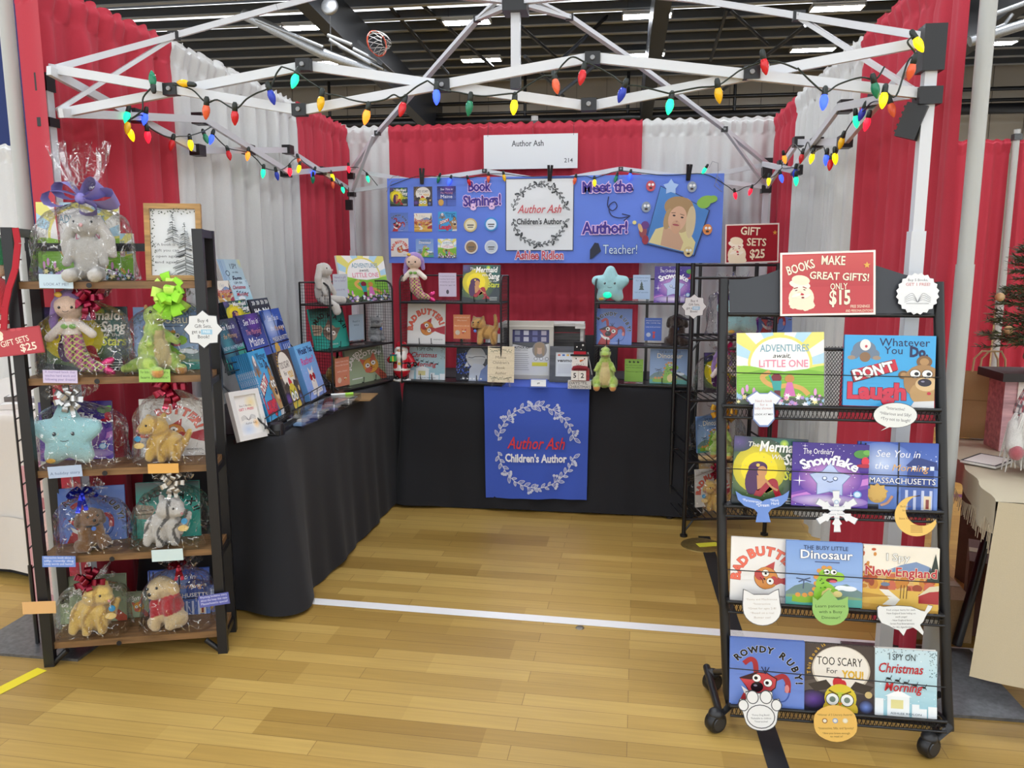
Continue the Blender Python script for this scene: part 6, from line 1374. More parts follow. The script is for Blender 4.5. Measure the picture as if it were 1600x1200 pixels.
def t_pum(a, k):
    a.text('*Winner of 3 Literary Awards!', .5, k * .72, .07, '6a5220', w=.78); a.text('*Interactive, Silly, and Spooky!', .5, k * .34, .07, '6a5220', w=.78); a.text('*Are you brave enough', .5, k * .2, .065, '6a5220', w=.6); a.text('to read it?', .5, k * .11, .065, '6a5220', w=.28)
    for x, c in ((.27, '8a5a30'), (.5, '7f9cc8'), (.72, 'd9cfb0')): a.ell(x, k * .58, .06, .06, c); a.ell(x, k * .58, .04, .04, 'e6e0cc')
shaped(rk, q4(1270, 1103, 1341, 1158), PUM, 'e2b65e', 'yellow round card below the moon book on the rack', t_pum, 'c8983c', .0, .07)

# ================================================================ three wire racks on the tables
def wire_rack(pl, W, lev, top, D, label):
    """two mesh side panels and shelves; pl = plane of the shelf fronts, heights from the table"""
    t = thing('tabletop_rack', label, 'display rack', stand(pl)); zb = .0
    for x in (0, W):
        fr_ = [(x, 0, 0), (x, 0, top - .05)] + [(x, .05 - .05 * cos(R(a)), top - .05 + .05 * sin(R(a))) for a in (20, 45, 70, 90)] + [(x, D, top), (x, D, 0)]
        sp = MB(BLK).tube([V(*p) for p in fr_], .0055, 8); sp.tube([(x, 0, .006), (x, D, .006)], .0055, 8); sp = sp.build('side_frame', 'metal', t)
        m = MB(BLK); n1, n2 = int(D / .016), int(top / .016)
        for i in range(1, n1): m.bar((x, D * i / n1, 0), (x, D * i / n1, top - (.02 if i < 2 else .004)), .0013, .0013)
        for i in range(1, n2): m.bar((x, .004, top * i / n2), (x, D, top * i / n2), .0013, .0013)
        m.build('side_mesh', 'metal', sp)
    for z in lev:
        m = MB('2b2422').box((W / 2, D / 2, z - .004), (W, D, .006)); m.build('shelf', 'metal', t); r = MB(BLK); r.tube([(0, 0, z), (W, 0, z)], .0055, 8); r.tube([(0, D, z), (W, D, z)], .005, 8); r.build('shelf_rail', 'metal', t)
    MB(BLK).bar((W * .52, D, 0), (W * .52, D, top - .01), .016, .006).build('back_bar', 'metal', t)
    MB(BLK).tube([(0, D, top), (W, D, top)], .0045, 8).build('back_rail', 'metal', t)
    return t
class RackAt:
    def __init__(s, pl): s.pl = pl
    def book(s, cv, x0, y0, x1, y1, z, d, label, tilt=10, t=.012, yaw=0):
        q = s.pl.back(d); u0, v1 = q.uv(x0, y0); u1, _ = q.uv(x1, y0); w_ = u1 - u0; h_ = v1 - z if y1 is None else q.uv(x0, y0)[1] - z
        zz = TZ + z; b = book(cv, stand(s.pl, s.pl.o + s.pl.x * ((u0 + u1) / 2) - s.pl.z * d + V(0, 0, z)) @ RZ(yaw) @ RX(90 - tilt), w_, min(h_, w_ * 1.08), t, label)
        e = stand(s.pl, s.pl.o + s.pl.x * ((u0 + u1) / 2) - s.pl.z * d + V(0, 0, z)) @ RZ(yaw); es = thing('wire_easel', ('wire easel of ' if len(label.split()) < 14 else 'easel of ') + label, 'easel', e)
        for k in (-.16, .16): MB(BLK).tube([(k * w_, .07, .004), (k * w_, -.012, .004), (k * w_, -.014, .035)], .0022, 6).build('prong', 'metal', es)
        return b
    def M(s, px, py, z, d, yaw=0): u = s.pl.back(d).uv(px, py)[0]; return stand(s.pl, s.pl.o + s.pl.x * u - s.pl.z * d + V(0, 0, z + .002)) @ RZ(yaw)
    def acard(s, x0, y0, x1, y1, z, d, bg, label, lines, fg='f2f2f2', extra=None, yaw=0):
        q = s.pl.back(d); u0, v0 = q.uv(x0, y0); u1, v1 = q.uv(x1, y1); w_, h_ = u1 - u0, v0 - v1; b = max(.008, v1 - z)
        t = thing('card_holder', 'clear stand holding ' + label, 'card holder', s.M((x0 + x1) / 2, y1, z, d, yaw)); ac = film('acrylic', crinkle=0, base=.03)
        MB().box((0, 0, .003), (w_, .05, .005)).build('base', ac, t); MB().box((0, -.004, (h_ + b) / 2), (w_ * 1.02, .0016, h_ + b)).build('front_sheet', ac, t)
        k = h_ / w_; a = Art(bg, k)
        for i, (tx, yy, sz) in enumerate(lines): a.text(tx, .5, k * yy, sz, fg, w=min(.86, len(tx) * sz * .52))
        if extra: extra(a, k)
        m = MB(bg).box((0, h_ / 2, -.0004), (w_ * .97, h_, .0008)); a.onto(m, T(-w_ / 2, 0, 0), w_, dz=.00002)
        o = m.build('printed_card', 'print_', None, s.M((x0 + x1) / 2, y1, z, d, yaw) @ T(0, -.0065, b) @ RX(90)); tag(o, label, 'card')
zt = TZ
# left rack, angled in the corner
L_ = upright(onZ(521, 619, zt), onZ(616, 597, zt)); WL = L_.uv(616, 597)[0]; lv = lambda pl, d, px, py: pl.back(d).uv(px, py)[1]
l1, l2 = lv(L_, 0, 560, 543), lv(L_, 0, 560, 474); lt = lv(L_, .0, 487, 440) 
wire_rack(L_, WL, [.012, l1, l2], l2 + .115, .2, 'black wire rack with mesh ends in the back left corner'); LR_ = RackAt(L_)
bunny(LR_.M(505, 478, l2, .08, 18), .66, 'grey plush bunny sitting on top of the corner wire rack', 1)
LR_.acard(519, 429, 543, 465, l2, .08, 'c9d3de', 'pale blue card beside the bunny on the corner rack', [('Need a gift', .82, .14), ('for a baby?', .68, .14), ('LOOK AT ME!', .3, .11)], '8a7fae')
LR_.book('adventures', 535, 398, 608, None, l2, .1, 'sunny hills picture book on top of the corner wire rack')
LR_.book('maxi', 492, 482, 545, None, l1, .1, 'teal cat picture book on the middle shelf of the corner wire rack', 12)
LR_.acard(544, 493, 568, 530, l1, .09, '9fb4c4', 'grey blue card on the middle shelf of the corner rack', [('Read it', .7, .13), ('twice', .56, .13)], '4a5a6a'); grey_cat(LR_.M(587, 534, l1, .1), .62, 'grey striped cat plush on the middle shelf of the corner rack')
LR_.book('scotch', 543, 541, 603, None, .012, .1, 'green cat picture book on the bottom shelf of the corner wire rack', 8)
LR_.acard(522, 561, 546, 601, .012, .06, 'd98a6c', 'orange card on the bottom shelf of the corner rack', [('Learn how to be', .84, .11), ('brave like Scotch', .72, .1), ('with a friend', .5, .1)], 'f6e0d0', lambda a, k: (a.ell(.3, k * .22, .13, .13, 'e9c9b0'), catface(a, .7, k * .26, .1, 0, 'e0a44a', 'c8604a')))
lying_cat(LR_.M(522, 590, .012, .22), .7, 'yellow striped cat plush behind the blue books on the side table', head=1)
# middle rack
M_ = upright(onZ(628, 599, zt), onZ(783, 604, zt)); WM = M_.uv(783, 603)[0]; m1, m2 = lv(M_, 0, 700, 541), lv(M_, 0, 700, 473)
wire_rack(M_, WM, [.012, m1, m2], m2 + .15, .2, 'black wire rack at the left of the back table'); MR = RackAt(M_)
mermaid_doll(MR.M(648, 468, m2, .08), .76, 'mermaid doll with purple hair sitting on the wire rack left of the middle')
MR.acard(686, 427, 714, 464, m2, .08, 'c9bfd4', 'lilac card beside the mermaid doll on the wire rack', [('A mermaid book that', .84, .1), ('teaches hard work', .72, .1), ('and following your dreams', .6, .1), ('Great for ages 3-8', .46, .1)], '6a6080', lambda a, k: a.ell(.5, k * .2, .08, .12, '55505c'))
MR.book('mermaid', 721, 413, 780, None, m2, .1, 'dark starry picture book on top of the left rack on the back table')
MR.book('badbutter', 635, 474, 694, None, m1, .1, 'white cat picture book on the middle shelf of the left back rack', 6)
MR.acard(709, 492, 736, 530, m1, .08, 'd98a5c', 'orange card beside the tan cat plush on the wire rack', [('A MISCHIEVOUS CAT', .86, .1), ('Who learns!', .74, .1), ('Based on a real cat', .52, .1)], 'f6e2c8', lambda a, k: (a.ell(.24, k * .26, .14, .14, 'c9bfae'), catface(a, .62, k * .3, .13, 0, 'd98f4a', 'c04a48')))
cat_plush(MR.M(757, 536, m1, .09, 10), .72, 'tan striped cat plush with blue tag on the wire rack of the back table')
MR.book('christmas', 638, 539, 694, None, .012, .1, 'pale winter picture book on the bottom shelf behind the red suited figurine', 6); MR.book('winternight', 712, 540, 762, None, .012, .1, 'dark blue night picture book left of the wooden author sign', 6)
# right rack
R_ = upright(onZ(928, 603, zt), onZ(1079, 608, zt)); WR = R_.uv(1079, 606)[0]; r1, r2 = lv(R_, 0, 1000, 542), lv(R_, 0, 1000, 474)
wire_rack(R_, WR, [.012, r1, r2], r2 + .13, .2, 'black wire rack at the right of the back table'); RR_ = RackAt(R_)
star_plush(RR_.M(953, 473, r2, .08) @ T(0, 0, -.005), .66, 'pale blue star plush with a glowing green light on the right wire rack', lit=True)
RR_.acard(989, 430, 1015, 468, r2, .08, 'a9c3e2', 'light blue card beside the glowing star plush', [('A Christmas story', .86, .11), ('for all ages', .74, .11), ('full of sparkle', .26, .1)], '5a7098', lambda a, k: [a.poly([(.5 - .16 + .04 * j, k * (.38 + .1 * j)), (.5 + .16 - .04 * j, k * (.38 + .1 * j)), (.5, k * (.54 + .1 * j))], '4a5a5a') for j in range(3)])
RR_.book('snowflake', 1023, 415, 1085, None, r2, .1, 'purple snowflake picture book on the right wire rack')
RR_.book('ruby', 929, 482, 988, None, r1, .1, 'blue dog picture book on the middle shelf of the right wire rack', 5)
RR_.acard(1007, 497, 1033, 533, r1, .08, '4a6cc0', 'blue card in the middle of the right wire rack', [('Interactive book about a', .86, .1), ('silly, rowdy dog', .76, .1), ('Lively words and humor', .58, .1)], 'e4eaf8', lambda a, k: (a.ell(.24, k * .26, .13, .13, 'b9c3d8'), a.ell(.55, k * .2, .07, .14, 'c4444a'), a.ell(.55, k * .36, .09, .07, 'c4444a')))
dog_plush(RR_.M(1057, 540, r1, .09), .76, 'dark brown dog plush on the middle shelf of the right wire rack', '3a241a', '2c1b14')
RR_.acard(976, 561, 1004, 597, .012, .06, '86b44a', 'green card beside the dinosaur plush on the back table', [('For little lovers who', .7, .1), ('need to learn patience', .6, .1), ('*Great for ages 2-8', .42, .1)], '2c4418', lambda a, k: [a.poly([(.2 + .22 * j, k * .86), (.26 + .22 * j, k * .93), (.36 + .22 * j, k * .86), (.28 + .22 * j, k * .82)], '26341c') for j in range(3)])
RR_.book('dinosaur', 1016, 545, 1075, None, .012, .09, 'light blue dinosaur picture book on the bottom of the right wire rack', 8)
dp = onZ(945, 606, zt); dino_plush(T(dp.x, dp.y - .01, zt) , .72, 'green dinosaur plush sitting at the front of the back table')
# ================================================================ book stand on the left table
S0 = baseline((419, 667), (514, 611), .775, 16)
ax = S0.x.copy(); nz_ = ax.cross(V(0, 0, 1))          # along the table, and towards the customers
def tier(k): return PF(S0.o - nz_ * (.075 * k), S0.x, S0.y)
stnd = thing('book_stand', 'black wire book stand with five stepped tiers on the left table', 'book stand', stand(S0, V(S0.o.x, S0.o.y, .745)))
SI = stnd.matrix_world.inverted(); LW = S0.uv(520, 609)[0] + .02
for k, (xa, ya, xc, yc) in enumerate(((414, 670, 516, 611), (352, 582, 464, 560), (356, 513, 433, 502), (343, 480, 400, 476), (349, 449, 390, 447))):
    P = tier(k); g = lambda f, dy, off: SI @ P.pt(xa + (xc - xa) * f, ya + (yc - ya) * f - dy, off)
    hh_ = (16, 13, 0, 0, 0)[k]; e = .018
    MB(BLK).tube([g(0, 0, e), g(1, 0, e)], .0025, 6).build('wire', 'metal', stnd); MB(BLK).tube([g(0, 0, -.06), g(1, 0, -.06)], .0025, 6).build('wire', 'metal', stnd)
    if hh_: MB(BLK).tube([g(0, hh_, e), g(1, hh_, e)], .0025, 6).build('wire', 'metal', stnd)
    for i in range(11): MB(BLK).tube(([g(i / 10, hh_, e)] if hh_ else []) + [g(i / 10, 0, e), g(i / 10, 0, -.06)], .0016, 5).build('wire', 'metal', stnd)
for x in (-.03, LW):
    MB(BLK).tube([V(x, -.04, .004), V(x, .42, .004), V(x, .38, .42), V(x, .02, .06), V(x, -.04, .004)], .0045, 8).build('side_frame', 'metal', stnd)
MB(BLK).box((LW / 2, -.04, .01), (LW + .06, .03, .018)).build('front_bar', 'plastic', stnd)
def stb(cv, k, x0, x1, ytop, ybot, label, n=1, t=.008, gr=None, lab2=None, spt=None):
    """books on tier k between two picture columns; n of them packed behind one another"""
    P = tier(k); ybot += (0, 6, 4, 2, 2)[k]; u0, _ = P.uv(x0, ybot); u1, _ = P.uv(x1, ybot); xm = (x0 + x1) / 2; a, b = P.pt(xm, ybot), P.pt(xm, ytop); w_ = u1 - u0; h_ = (b - a).length
    Mx = P.M(P.pt(xm, ybot)); B = None
    for i in range(n):
        lb = label if i == 0 else lab2
        B = book(cv, Mx @ T(0, 0, -i * (t + .001)), w_, h_, t, lb, gr if i else None, spinetext=spt)
    return B
stb('dontlaugh', 0, 420, 448, 566, 652, 'bright blue picture book with a bear at the front of the left stand', 9, .0075, 'bright blue books packed behind the front one', 'bright blue picture book packed behind the front bear book on the left stand', "WHATEVER YOU DO, DON'T LAUGH")
stb('tooscary', 0, 453, 480, 566, 636, 'dark picture book with a moon in the front tier of the left stand', 3, .008, 'dark moon books packed on the left stand', 'dark moon picture book packed behind the first on the left stand')
stb('rather', 0, 484, 513, 556, 619, 'light blue picture book with a white cat at the right of the left stand', 4, .008, 'light blue cat books packed on the left stand', 'light blue picture book packed behind the white cat one on the left stand')
stb('newhampshire', 1, 360, 396, 513, 574, 'dark green night picture book on the second tier of the left stand', 2, .007, 'green night books on the left stand', 'dark green night picture book behind the first on the second tier')
stb('maine', 1, 396, 432, 507, 566, 'dark blue and purple picture book on the second tier of the left stand', 2, .007, 'purple night books on the left stand', 'dark purple picture book behind the first on the second tier')
stb('massachusetts', 1, 432, 462, 501, 556, 'blue and white night picture book on the second tier of the left stand')
stb('mermaid', 2, 362, 399, 478, 508, 'dark yellow mermaid picture book on the third tier of the left stand', 4, .009, 'mermaid books packed on the third tier', 'dark mermaid picture book packed behind the first on the third tier')
stb('hellobaby', 2, 400, 431, 475, 501, 'black and white picture book with chevrons on the third tier of the left stand')
stb('newengland', 3, 346, 370, 447, 477, 'autumn picture book on the fourth tier of the left stand'); stb('christmas', 3, 371, 399, 446, 475, 'pale blue winter picture book on the fourth tier of the left stand')
stb('farm', 4, 353, 388, 415, 446, 'pale blue farm picture book at the top of the left stand', 3, .008, 'pale blue farm books on the left stand', 'pale blue farm picture book behind the first at the top of the stand')
# white framed sign leaning on the table end
fq = ((354, 613), (402, 607), (421, 680), (376, 691)); P = upright(onZ(374, 691, zt), onZ(422, 680, zt), 18); M, w_, h_ = rect(P, *fq)
t = thing('framed_sign', 'white framed sign leaning at the near end of the left table', 'framed sign', M); b = .02; f = MB('dcdcda')
for c, d in (((0, b / 2, -.008), (w_, b, .024)), ((0, h_ - b / 2, -.008), (w_, b, .024)), ((-w_ / 2 + b / 2, h_ / 2, -.008), (b, h_ - 2 * b, .024)), ((w_ / 2 - b / 2, h_ / 2, -.008), (b, h_ - 2 * b, .024))): f.box(c, d)
f.build('frame', 'white', t); k = h_ / w_; a = Art('e8e6e2', k); a.glowspot(.75, k * .85, .3, .3, 'ecd9a0', 'e8e6e2'); a.glowspot(.4, k * .18, .4, .3, 'b9c9e0', 'e8e6e2'); a.glowspot(.78, k * .3, .16, .2, 'f0c070', 'e8e6e2')
a.text('Buy 5 Books,', .5, k * .76, .1, '6a5a5a', w=.5); a.text('GET 1 FREE!', .5, k * .66, .12, 'd0606c', w=.62, bold=.03); a.text('Author Ash', .55, k * .3, .1, '4a4a50', w=.46, shear=.3)
for sg in (-1, 1):
    for j in range(4): a.curve([(.5, k * .4), (.5 + sg * .14, k * (.44 + j * .03)), (.5 + sg * .3, k * (.41 + j * .025))], .01, '6a6c70')
m = MB('e8e6e2').box((0, h_ / 2, -.01), (w_ - .03, h_ - .03, .006)); a.onto(m, T(-w_ / 2 + .015, .015, -.007), w_ - .03, dz=.00003); m.build('print', 'print_', t)
m = MB('1a1a1c').box((0, .01, -.06), (.04, .02, .1)); m.build('stand_foot', 'plastic', t)
o = MB('141416').lathe([(0, .045), (.026, .045), (.03, .035), (.032, .0)], 18).build('ink_pot', 'plastic', None, T(*onZ(433, 678, zt))); tag(o, 'small round black pot beside the white framed sign', 'pot')
# clear cases in a row along the table edge
ac = film('acrylic'); ca, cb2 = onZ(452, 668, zt), onZ(552, 624, zt); dv = cb2 - ca; yawc = math.degrees(math.atan2(dv.y, dv.x)); q = random.Random(3)
for i in range(4):
    p = ca + dv * ((i + .5) / 4.1); t = thing('clear_case', 'clear plastic case of ' + ('blue stickers nearest the framed sign', 'grey pins, second from the framed sign', 'purple bookmarks, third from the framed sign', 'small charms beside the brown clipboard')[i], 'case', T(*p) @ RZ(yawc))
    m = MB()
    for c, d in (((0, 0, .002), (.155, .11, .003)), ((0, .054, .02), (.155, .002, .036)), ((0, -.054, .02), (.155, .002, .036)), ((.077, 0, .02), (.002, .11, .036)), ((-.077, 0, .02), (.002, .11, .036)), ((0, 0, .04), (.16, .114, .003))): m.box(c, d)
    m.build('box', ac, t)
    for j in range(3): MB((('8fb4e0', 'e8e8e6', 'c9ccd0'), ('d4d6d8', 'b4b8bc', 'e6e6e4'), ('a4a6dc', 'e6e6e4', 'c4c6d0'), ('dcdcd8', 'ecece8', 'b9bec4'))[i][j]).box((-.048 + j * .048, .005 * (j - 1), .008 + .006 * j), (.042, .085, .008)).build('contents', 'gloss', t)
p = onZ(561, 622, zt); o = MB('8a6a42').box((0, 0, .003), (.15, .22, .005)); o.build('clipboard', 'wood', None, T(p.x, p.y + .01, zt + .001) @ RZ(yawc - 80)); tag(bpy.data.objects['clipboard'], 'brown board lying at the far end of the clear cases', 'board')
mk = thing('marker_pen', 'white marker pen with a lime cap on the clear case', 'pen', T(*onZ(533, 616, zt + .045)) @ RZ(30)); MB('e4e4e0').tube([(-.05, 0, 0), (.02, 0, 0)], .006, 10).build('barrel', 'plastic', mk); MB('9fd83a').tube([(.02, 0, 0), (.06, 0, 0)], .0068, 10).build('cap', 'plastic', mk)

# ================================================================ middle of the back table
def mid(x, y, d=0): p = onZ(x, y, zt); return V(p.x, p.y + d, zt + .003)
PM = PF(mid(840, 606), V(1, 0, 0), V(0, 0, 1))
# red suited figurine
fg = thing('bearded_figurine', 'white bearded figurine in a red suit at the left end of the back table', 'figurine', T(*mid(627, 598, .02)) @ Matrix.Scale(.93, 4))
soft([('e', (0, 0, .012), (.06, .045, .014))], .004, None, 0, 3, 'e4e4e0').build('snow_base', 'gloss', fg)
soft([('c', (-.02, 0, .03), .018, (-.02, 0, .06), .016), ('c', (.02, 0, .03), .018, (.02, 0, .06), .016), ('e', (-.024, -.014, .026), (.018, .028, .012)), ('e', (.024, -.014, .026), (.018, .028, .012))], .004, None, 0, 3, '17171a').build('boots', 'gloss', fg)
def sc_(p):
    if .075 < p.z < .09: return 'ece9e4'
    if abs(p.x) < .016 and p.y < 0 and p.z > .085: return 'ece9e4'
    if .118 < p.z < .128: return '17171a'
    return 'c02030'
soft([('c', (0, 0, .05), .036, (0, 0, .075), .04), ('c', (0, 0, .085), .056, (0, 0, .15), .046), ('c', (-.045, 0, .165), .022, (-.07, -.02, .14), .02), ('c', (-.07, -.02, .14), .02, (-.05, -.045, .15), .017), ('c', (.045, 0, .165), .022, (.072, -.005, .125), .02), ('c', (.072, -.005, .125), .02, (.06, -.03, .105), .016)], .004, sc_, 0, 4).build('suit', 'gloss', fg)
soft([('e', (0, -.02, .165), (.042, .034, .042)), ('e', (0, -.012, .21), (.036, .032, .02)), ('e', (-.03, -.005, .19), (.014, .02, .03)), ('e', (.03, -.005, .19), (.014, .02, .03))], .004, None, 0, 3, 'f0eeea').build('beard', 'gloss', fg)
MB('e2b398').ball((0, -.03, .203), (.022, .016, .017)).build('face', 'gloss', fg); MB('c02030').ball((0, 0, .232), (.036, .034, .028)).build('cap', 'gloss', fg)
for s in (-.009, .009): bead(fg, (s, -.045, .206), .003)
MB('d8b04a').box((0, -.05, .122), (.018, .012, .014)).build('buckle', 'gloss', fg); m = MB('3aa04a').box((-.034, -.066, .155), (.036, .022, .034)); m.box((-.034, -.066, .176), (.04, .024, .01), '1f5f6a'); m.box((-.034, -.078, .155), (.008, .002, .034), 'd8c23a'); m.build('gift', 'gloss', fg)
for p in ((-.05, -.062, .142), (.058, -.042, .106), (.088, -.01, .112)): MB('17171a').ball(p, .014).build('mitten', 'gloss', fg)
# wooden author sign on a clear easel
M, w_, h_ = rect(PM, (762, 541), (803, 542), (803, 598), (761, 597)); k = h_ / w_; a = Art('ded2b6', k)
for i in range(1, 5): a.rect(0, k * i / 5, 1, .008, 'b9ab8c')
for i, s in enumerate(('Maine', "Children's", 'Book', 'Author')): a.text(s, .5, k * (.66 - .145 * i), .14, '7a6a52', w=(.4, .62, .32, .42)[i])
q = random.Random(6)
for yy in (.88, .12):
    a.curve([(.1, k * (yy - .04 * (1 if yy > .5 else -1))), (.3, k * yy), (.5, k * (yy + .03 * (1 if yy > .5 else -1))), (.7, k * yy), (.9, k * (yy - .04 * (1 if yy > .5 else -1)))], .012, '6f7458')
    for i in range(16): a.ell(.1 + .053 * i, k * (yy + q.uniform(-.04, .04)), .028, .012, '6f7458', q.uniform(0, 180), n=8)
m = MB('ded2b6').box((0, h_ / 2, -.004), (w_, h_, .008)); a.onto(m, T(-w_ / 2, 0, 0), w_, dz=.00003); ws = m.build('wooden_sign', 'card', None, M @ T(0, 0, .0) @ RX(-5)); tag(ws, 'square pale wood author sign on a clear easel at the middle of the table', 'sign')
es = thing('clear_easel', 'clear plastic easel under the pale wood author sign', 'easel', T(*mid(783, 605)) )
for s in (-.045, .045):
    MB().tube([(s * 1.2, -.014, .0), (s, -.002, .03), (s * .8, -.014, .055)], .005, 8).build('prong', ac, es); MB().tube([(s, 0, .03), (s * .6, .07, .0)], .005, 8).build('leg', ac, es)
# grey open crate behind
xa, xb_ = onY(782, 510, 4.62), onY(912, 510, 4.62); zt2 = onY(840, 505, 4.62).z; cw = xb_.x - xa.x; chh = zt2 - .745
cr = thing('wooden_crate', 'pale grey wooden crate standing on its side at the middle of the back table', 'crate', T((xa.x + xb_.x) / 2, 4.62, .745))
G = 'c4c1ba'
MB(G).box((0, .1, chh - .008), (cw, .2, .016)).build('top_board', 'wood', cr); MB(G).box((0, .1, .008), (cw, .2, .016)).build('bottom_board', 'wood', cr)
for s in (-1, 1): MB(G).box((s * (cw / 2 - .01), .1, chh / 2), (.02, .2, chh - .03)).build('side_board', 'wood', cr)
for i in range(6): MB(('8a8782', '6f6c68')[i % 2]).box((0, .195, .03 + (chh - .05) * (i + .4) / 6), (cw - .04, .01, (chh - .05) / 6 - .004)).build('slat', 'wood', cr)
for sx in (-1, 1): MB('d2cfc8').box((sx * (cw / 2 - .02), -.006, chh - .014), (.06, .014, .03)).build('corner_block', 'wood', cr)
# framed flyer
PF2 = PF(V(0, 4.52, .745), V(1, 0, 0), V(0, 0, 1)); M, w_, h_ = rect(PF2, (795, 514), (867, 515), (862, 606), (792, 604)); M = T(M.translation.x, 4.52, .75) @ RX(84)
t = thing('framed_flyer', 'large silver framed flyer leaning in front of the grey crate', 'framed sign', M); f = MB('b9b4a8'); b = .026
for c, d in (((0, b / 2, 0), (w_, b, .02)), ((0, h_ - b, 0), (w_, b * 2, .02)), ((-w_ / 2 + b / 2, h_ / 2, 0), (b, h_ - 2 * b, .02)), ((w_ / 2 - b / 2, h_ / 2, 0), (b, h_ - 2 * b, .02))): f.box(c, d)
f.box((0, h_ - b * 1.2, .011), (w_, .006, .004), 'd9d5ca'); f.build('frame', 'white', t); iw, ih = w_ - 2 * b, h_ - 3 * b; k = ih / iw; a = Art('dcdcda', k)
a.rect(0, k * .72, 1, k * .28, '3a3a68'); a.poly([(0, k * .72), (0, k * .68), (.5, k * .6), (1, k * .7), (1, k * .72)], '55585c')
for i in range(8): a.rect(.06 + .24 * (i % 4), k * (.88 - .14 * (i // 4)), .14, k * .1, ('8f94a8', 'c9c9d4', '6a6ea0', 'a9a4b4')[i % 4])
a.text('AUTHOR ASH', .26, k * .58, .09, '2a2a2c', w=.42, bold=.03); a.text("CHILDREN'S AUTHOR", .24, k * .535, .05, '4a4a4c', w=.36)
a.ell(.74, k * .56, .2, .18 * k, '8f8a86'); a.ell(.74, k * .56, .1, .1 * k, 'c9a890'); a.ell(.74, k * .66, .13, .06 * k, 'a08a70'); a.ell(.64, k * .55, .04, .12 * k, 'a08a70'); a.ell(.84, k * .55, .04, .12 * k, 'a08a70')
for i in range(9): a.rect(.04, k * (.47 - .045 * i), .38 + .06 * ((i * 7) % 3) / 3, .012, '9a9a98')
for i in range(3): a.ell(.64 + .15 * i, k * .36, .05, .05, '6a6a6c'); a.ell(.64 + .15 * i, k * .36, .038, .038, 'e4e4e2')
a.rect(.54, k * .2, .42, .1, 'dcd23c'); m = MB('dcdcda').box((0, b + ih / 2, -.004), (iw, ih, .004)); a.onto(m, T(-iw / 2, b, -.002), iw, dz=.00003); m.build('flyer', 'print_', t)
# charcoal framed payment sign (its code left out)
PF3 = PF(V(0, 4.44, .745), V(1, 0, 0), V(0, 0, 1)); M, w_, h_ = rect(PF3, (860, 545), (912, 546), (910, 602), (857, 601)); M = T(M.translation.x, 4.44, .748) @ RX(80)
t = thing('framed_payment_sign', 'charcoal framed payment sign behind the snowman block', 'framed sign', M); f = MB('4a4c52')
b = .034
for c, d in (((0, b / 2, 0), (w_, b, .016)), ((0, h_ - b / 2, 0), (w_, b, .016)), ((-w_ / 2 + b / 2, h_ / 2, 0), (b, h_ - 2 * b, .016)), ((w_ / 2 - b / 2, h_ / 2, 0), (b, h_ - 2 * b, .016))): f.box(c, d)
f.build('frame', 'wood', t); iw, ih = w_ - 2 * b, h_ - 2 * b; k = ih / iw; a = Art('dfe4e6', k); a.text('venmo', .42, k * .6, .2, '2a2c30', w=.66, bold=.03, shear=.2)
for i, c in enumerate(('d0604a', '3a6ab4', 'e0b04a', '4a8ac0')): a.rect(.1 + .2 * i, k * .84, .12, .08, c)
a.rect(.12, k * .12, .62, k * .4, 'd2d7da'); m = MB('dfe4e6').box((0, b + ih / 2, -.003), (iw, ih, .004)); a.onto(m, T(-iw / 2, b, -.001), iw, dz=.00003); m.build('print', 'print_', t)
# snowman countdown blocks
M = T(*mid(905, 609, .03)); t = thing('countdown_snowman', 'wooden snowman countdown block reading 52 on the back table', 'countdown block', M); W_ = .128
a = Art('c9c8c4', .34); a.text("DAYS 'TIL", .46, .19, .17, '55585a', w=.8); a.text('CHRISTMAS', .5, .03, .17, '55585a', w=.92); m = MB('c9c8c4').box((0, 0, .022), (W_, .035, .044)); a.onto(m, T(-W_ / 2, -.0176, 0) @ RX(90), W_); m.build('base_block', 'card', t)
MB('8f1f2b').box((.005, .002, .079), (.098, .03, .07)).build('body', 'wood', t); MB('7d1a26').tube([(-.035, -.012, .114), (-.01, -.018, .12), (.02, -.018, .118), (.042, -.012, .114)], .012, 8).build('scarf', 'cloth', t)
for s, n in ((-.026, '5'), (.016, '2')):
    m = MB('e9e6de').box((s, -.018, .075), (.04, .02, .052)); a = Art(None, 1.3); a.text(n, .5, .36, .95, '202022', bold=.02); a.onto(m, T(s - .02, -.0282, .049) @ RX(90), .04); m.build('number_block', 'card', t)
m = MB('e9e6e0').box((0, 0, .153), (.086, .026, .058)); 
for s in (-.02, .026): m.ball((s, -.0135, .168), .0035, '202022')
for i in range(5): m.ball((-.016 + .009 * i, -.0135, .138 - .003 * (2 - abs(i - 2))), .0022, '202022')
m.build('head', 'card', t); MB('d8702c').lathe([(.006, 0), (0, .03)], 10, M=T(.002, -.012, .155) @ RY(70) @ RX(20)).build('carrot_nose', 'plastic', t)
MB('17171a').box((0, -.002, .186), (.104, .034, .009)).build('hat_brim', 'card', t); m = MB('17171a').box((0, 0, .225), (.066, .026, .07)); a = Art(None, 1); a.star(.75, .8, .12, 'f2f2f0', 6, .4); a.ell(.25, .65, .06, .06, 'f2f2f0'); a.ell(.6, .45, .04, .04, 'f2f2f0'); a.onto(m, T(-.033, -.0132, .19) @ RX(90), .066); m.build('hat', 'card', t); MB('b02434').box((0, -.001, .2), (.068, .028, .016)).build('hat_band', 'cloth', t)
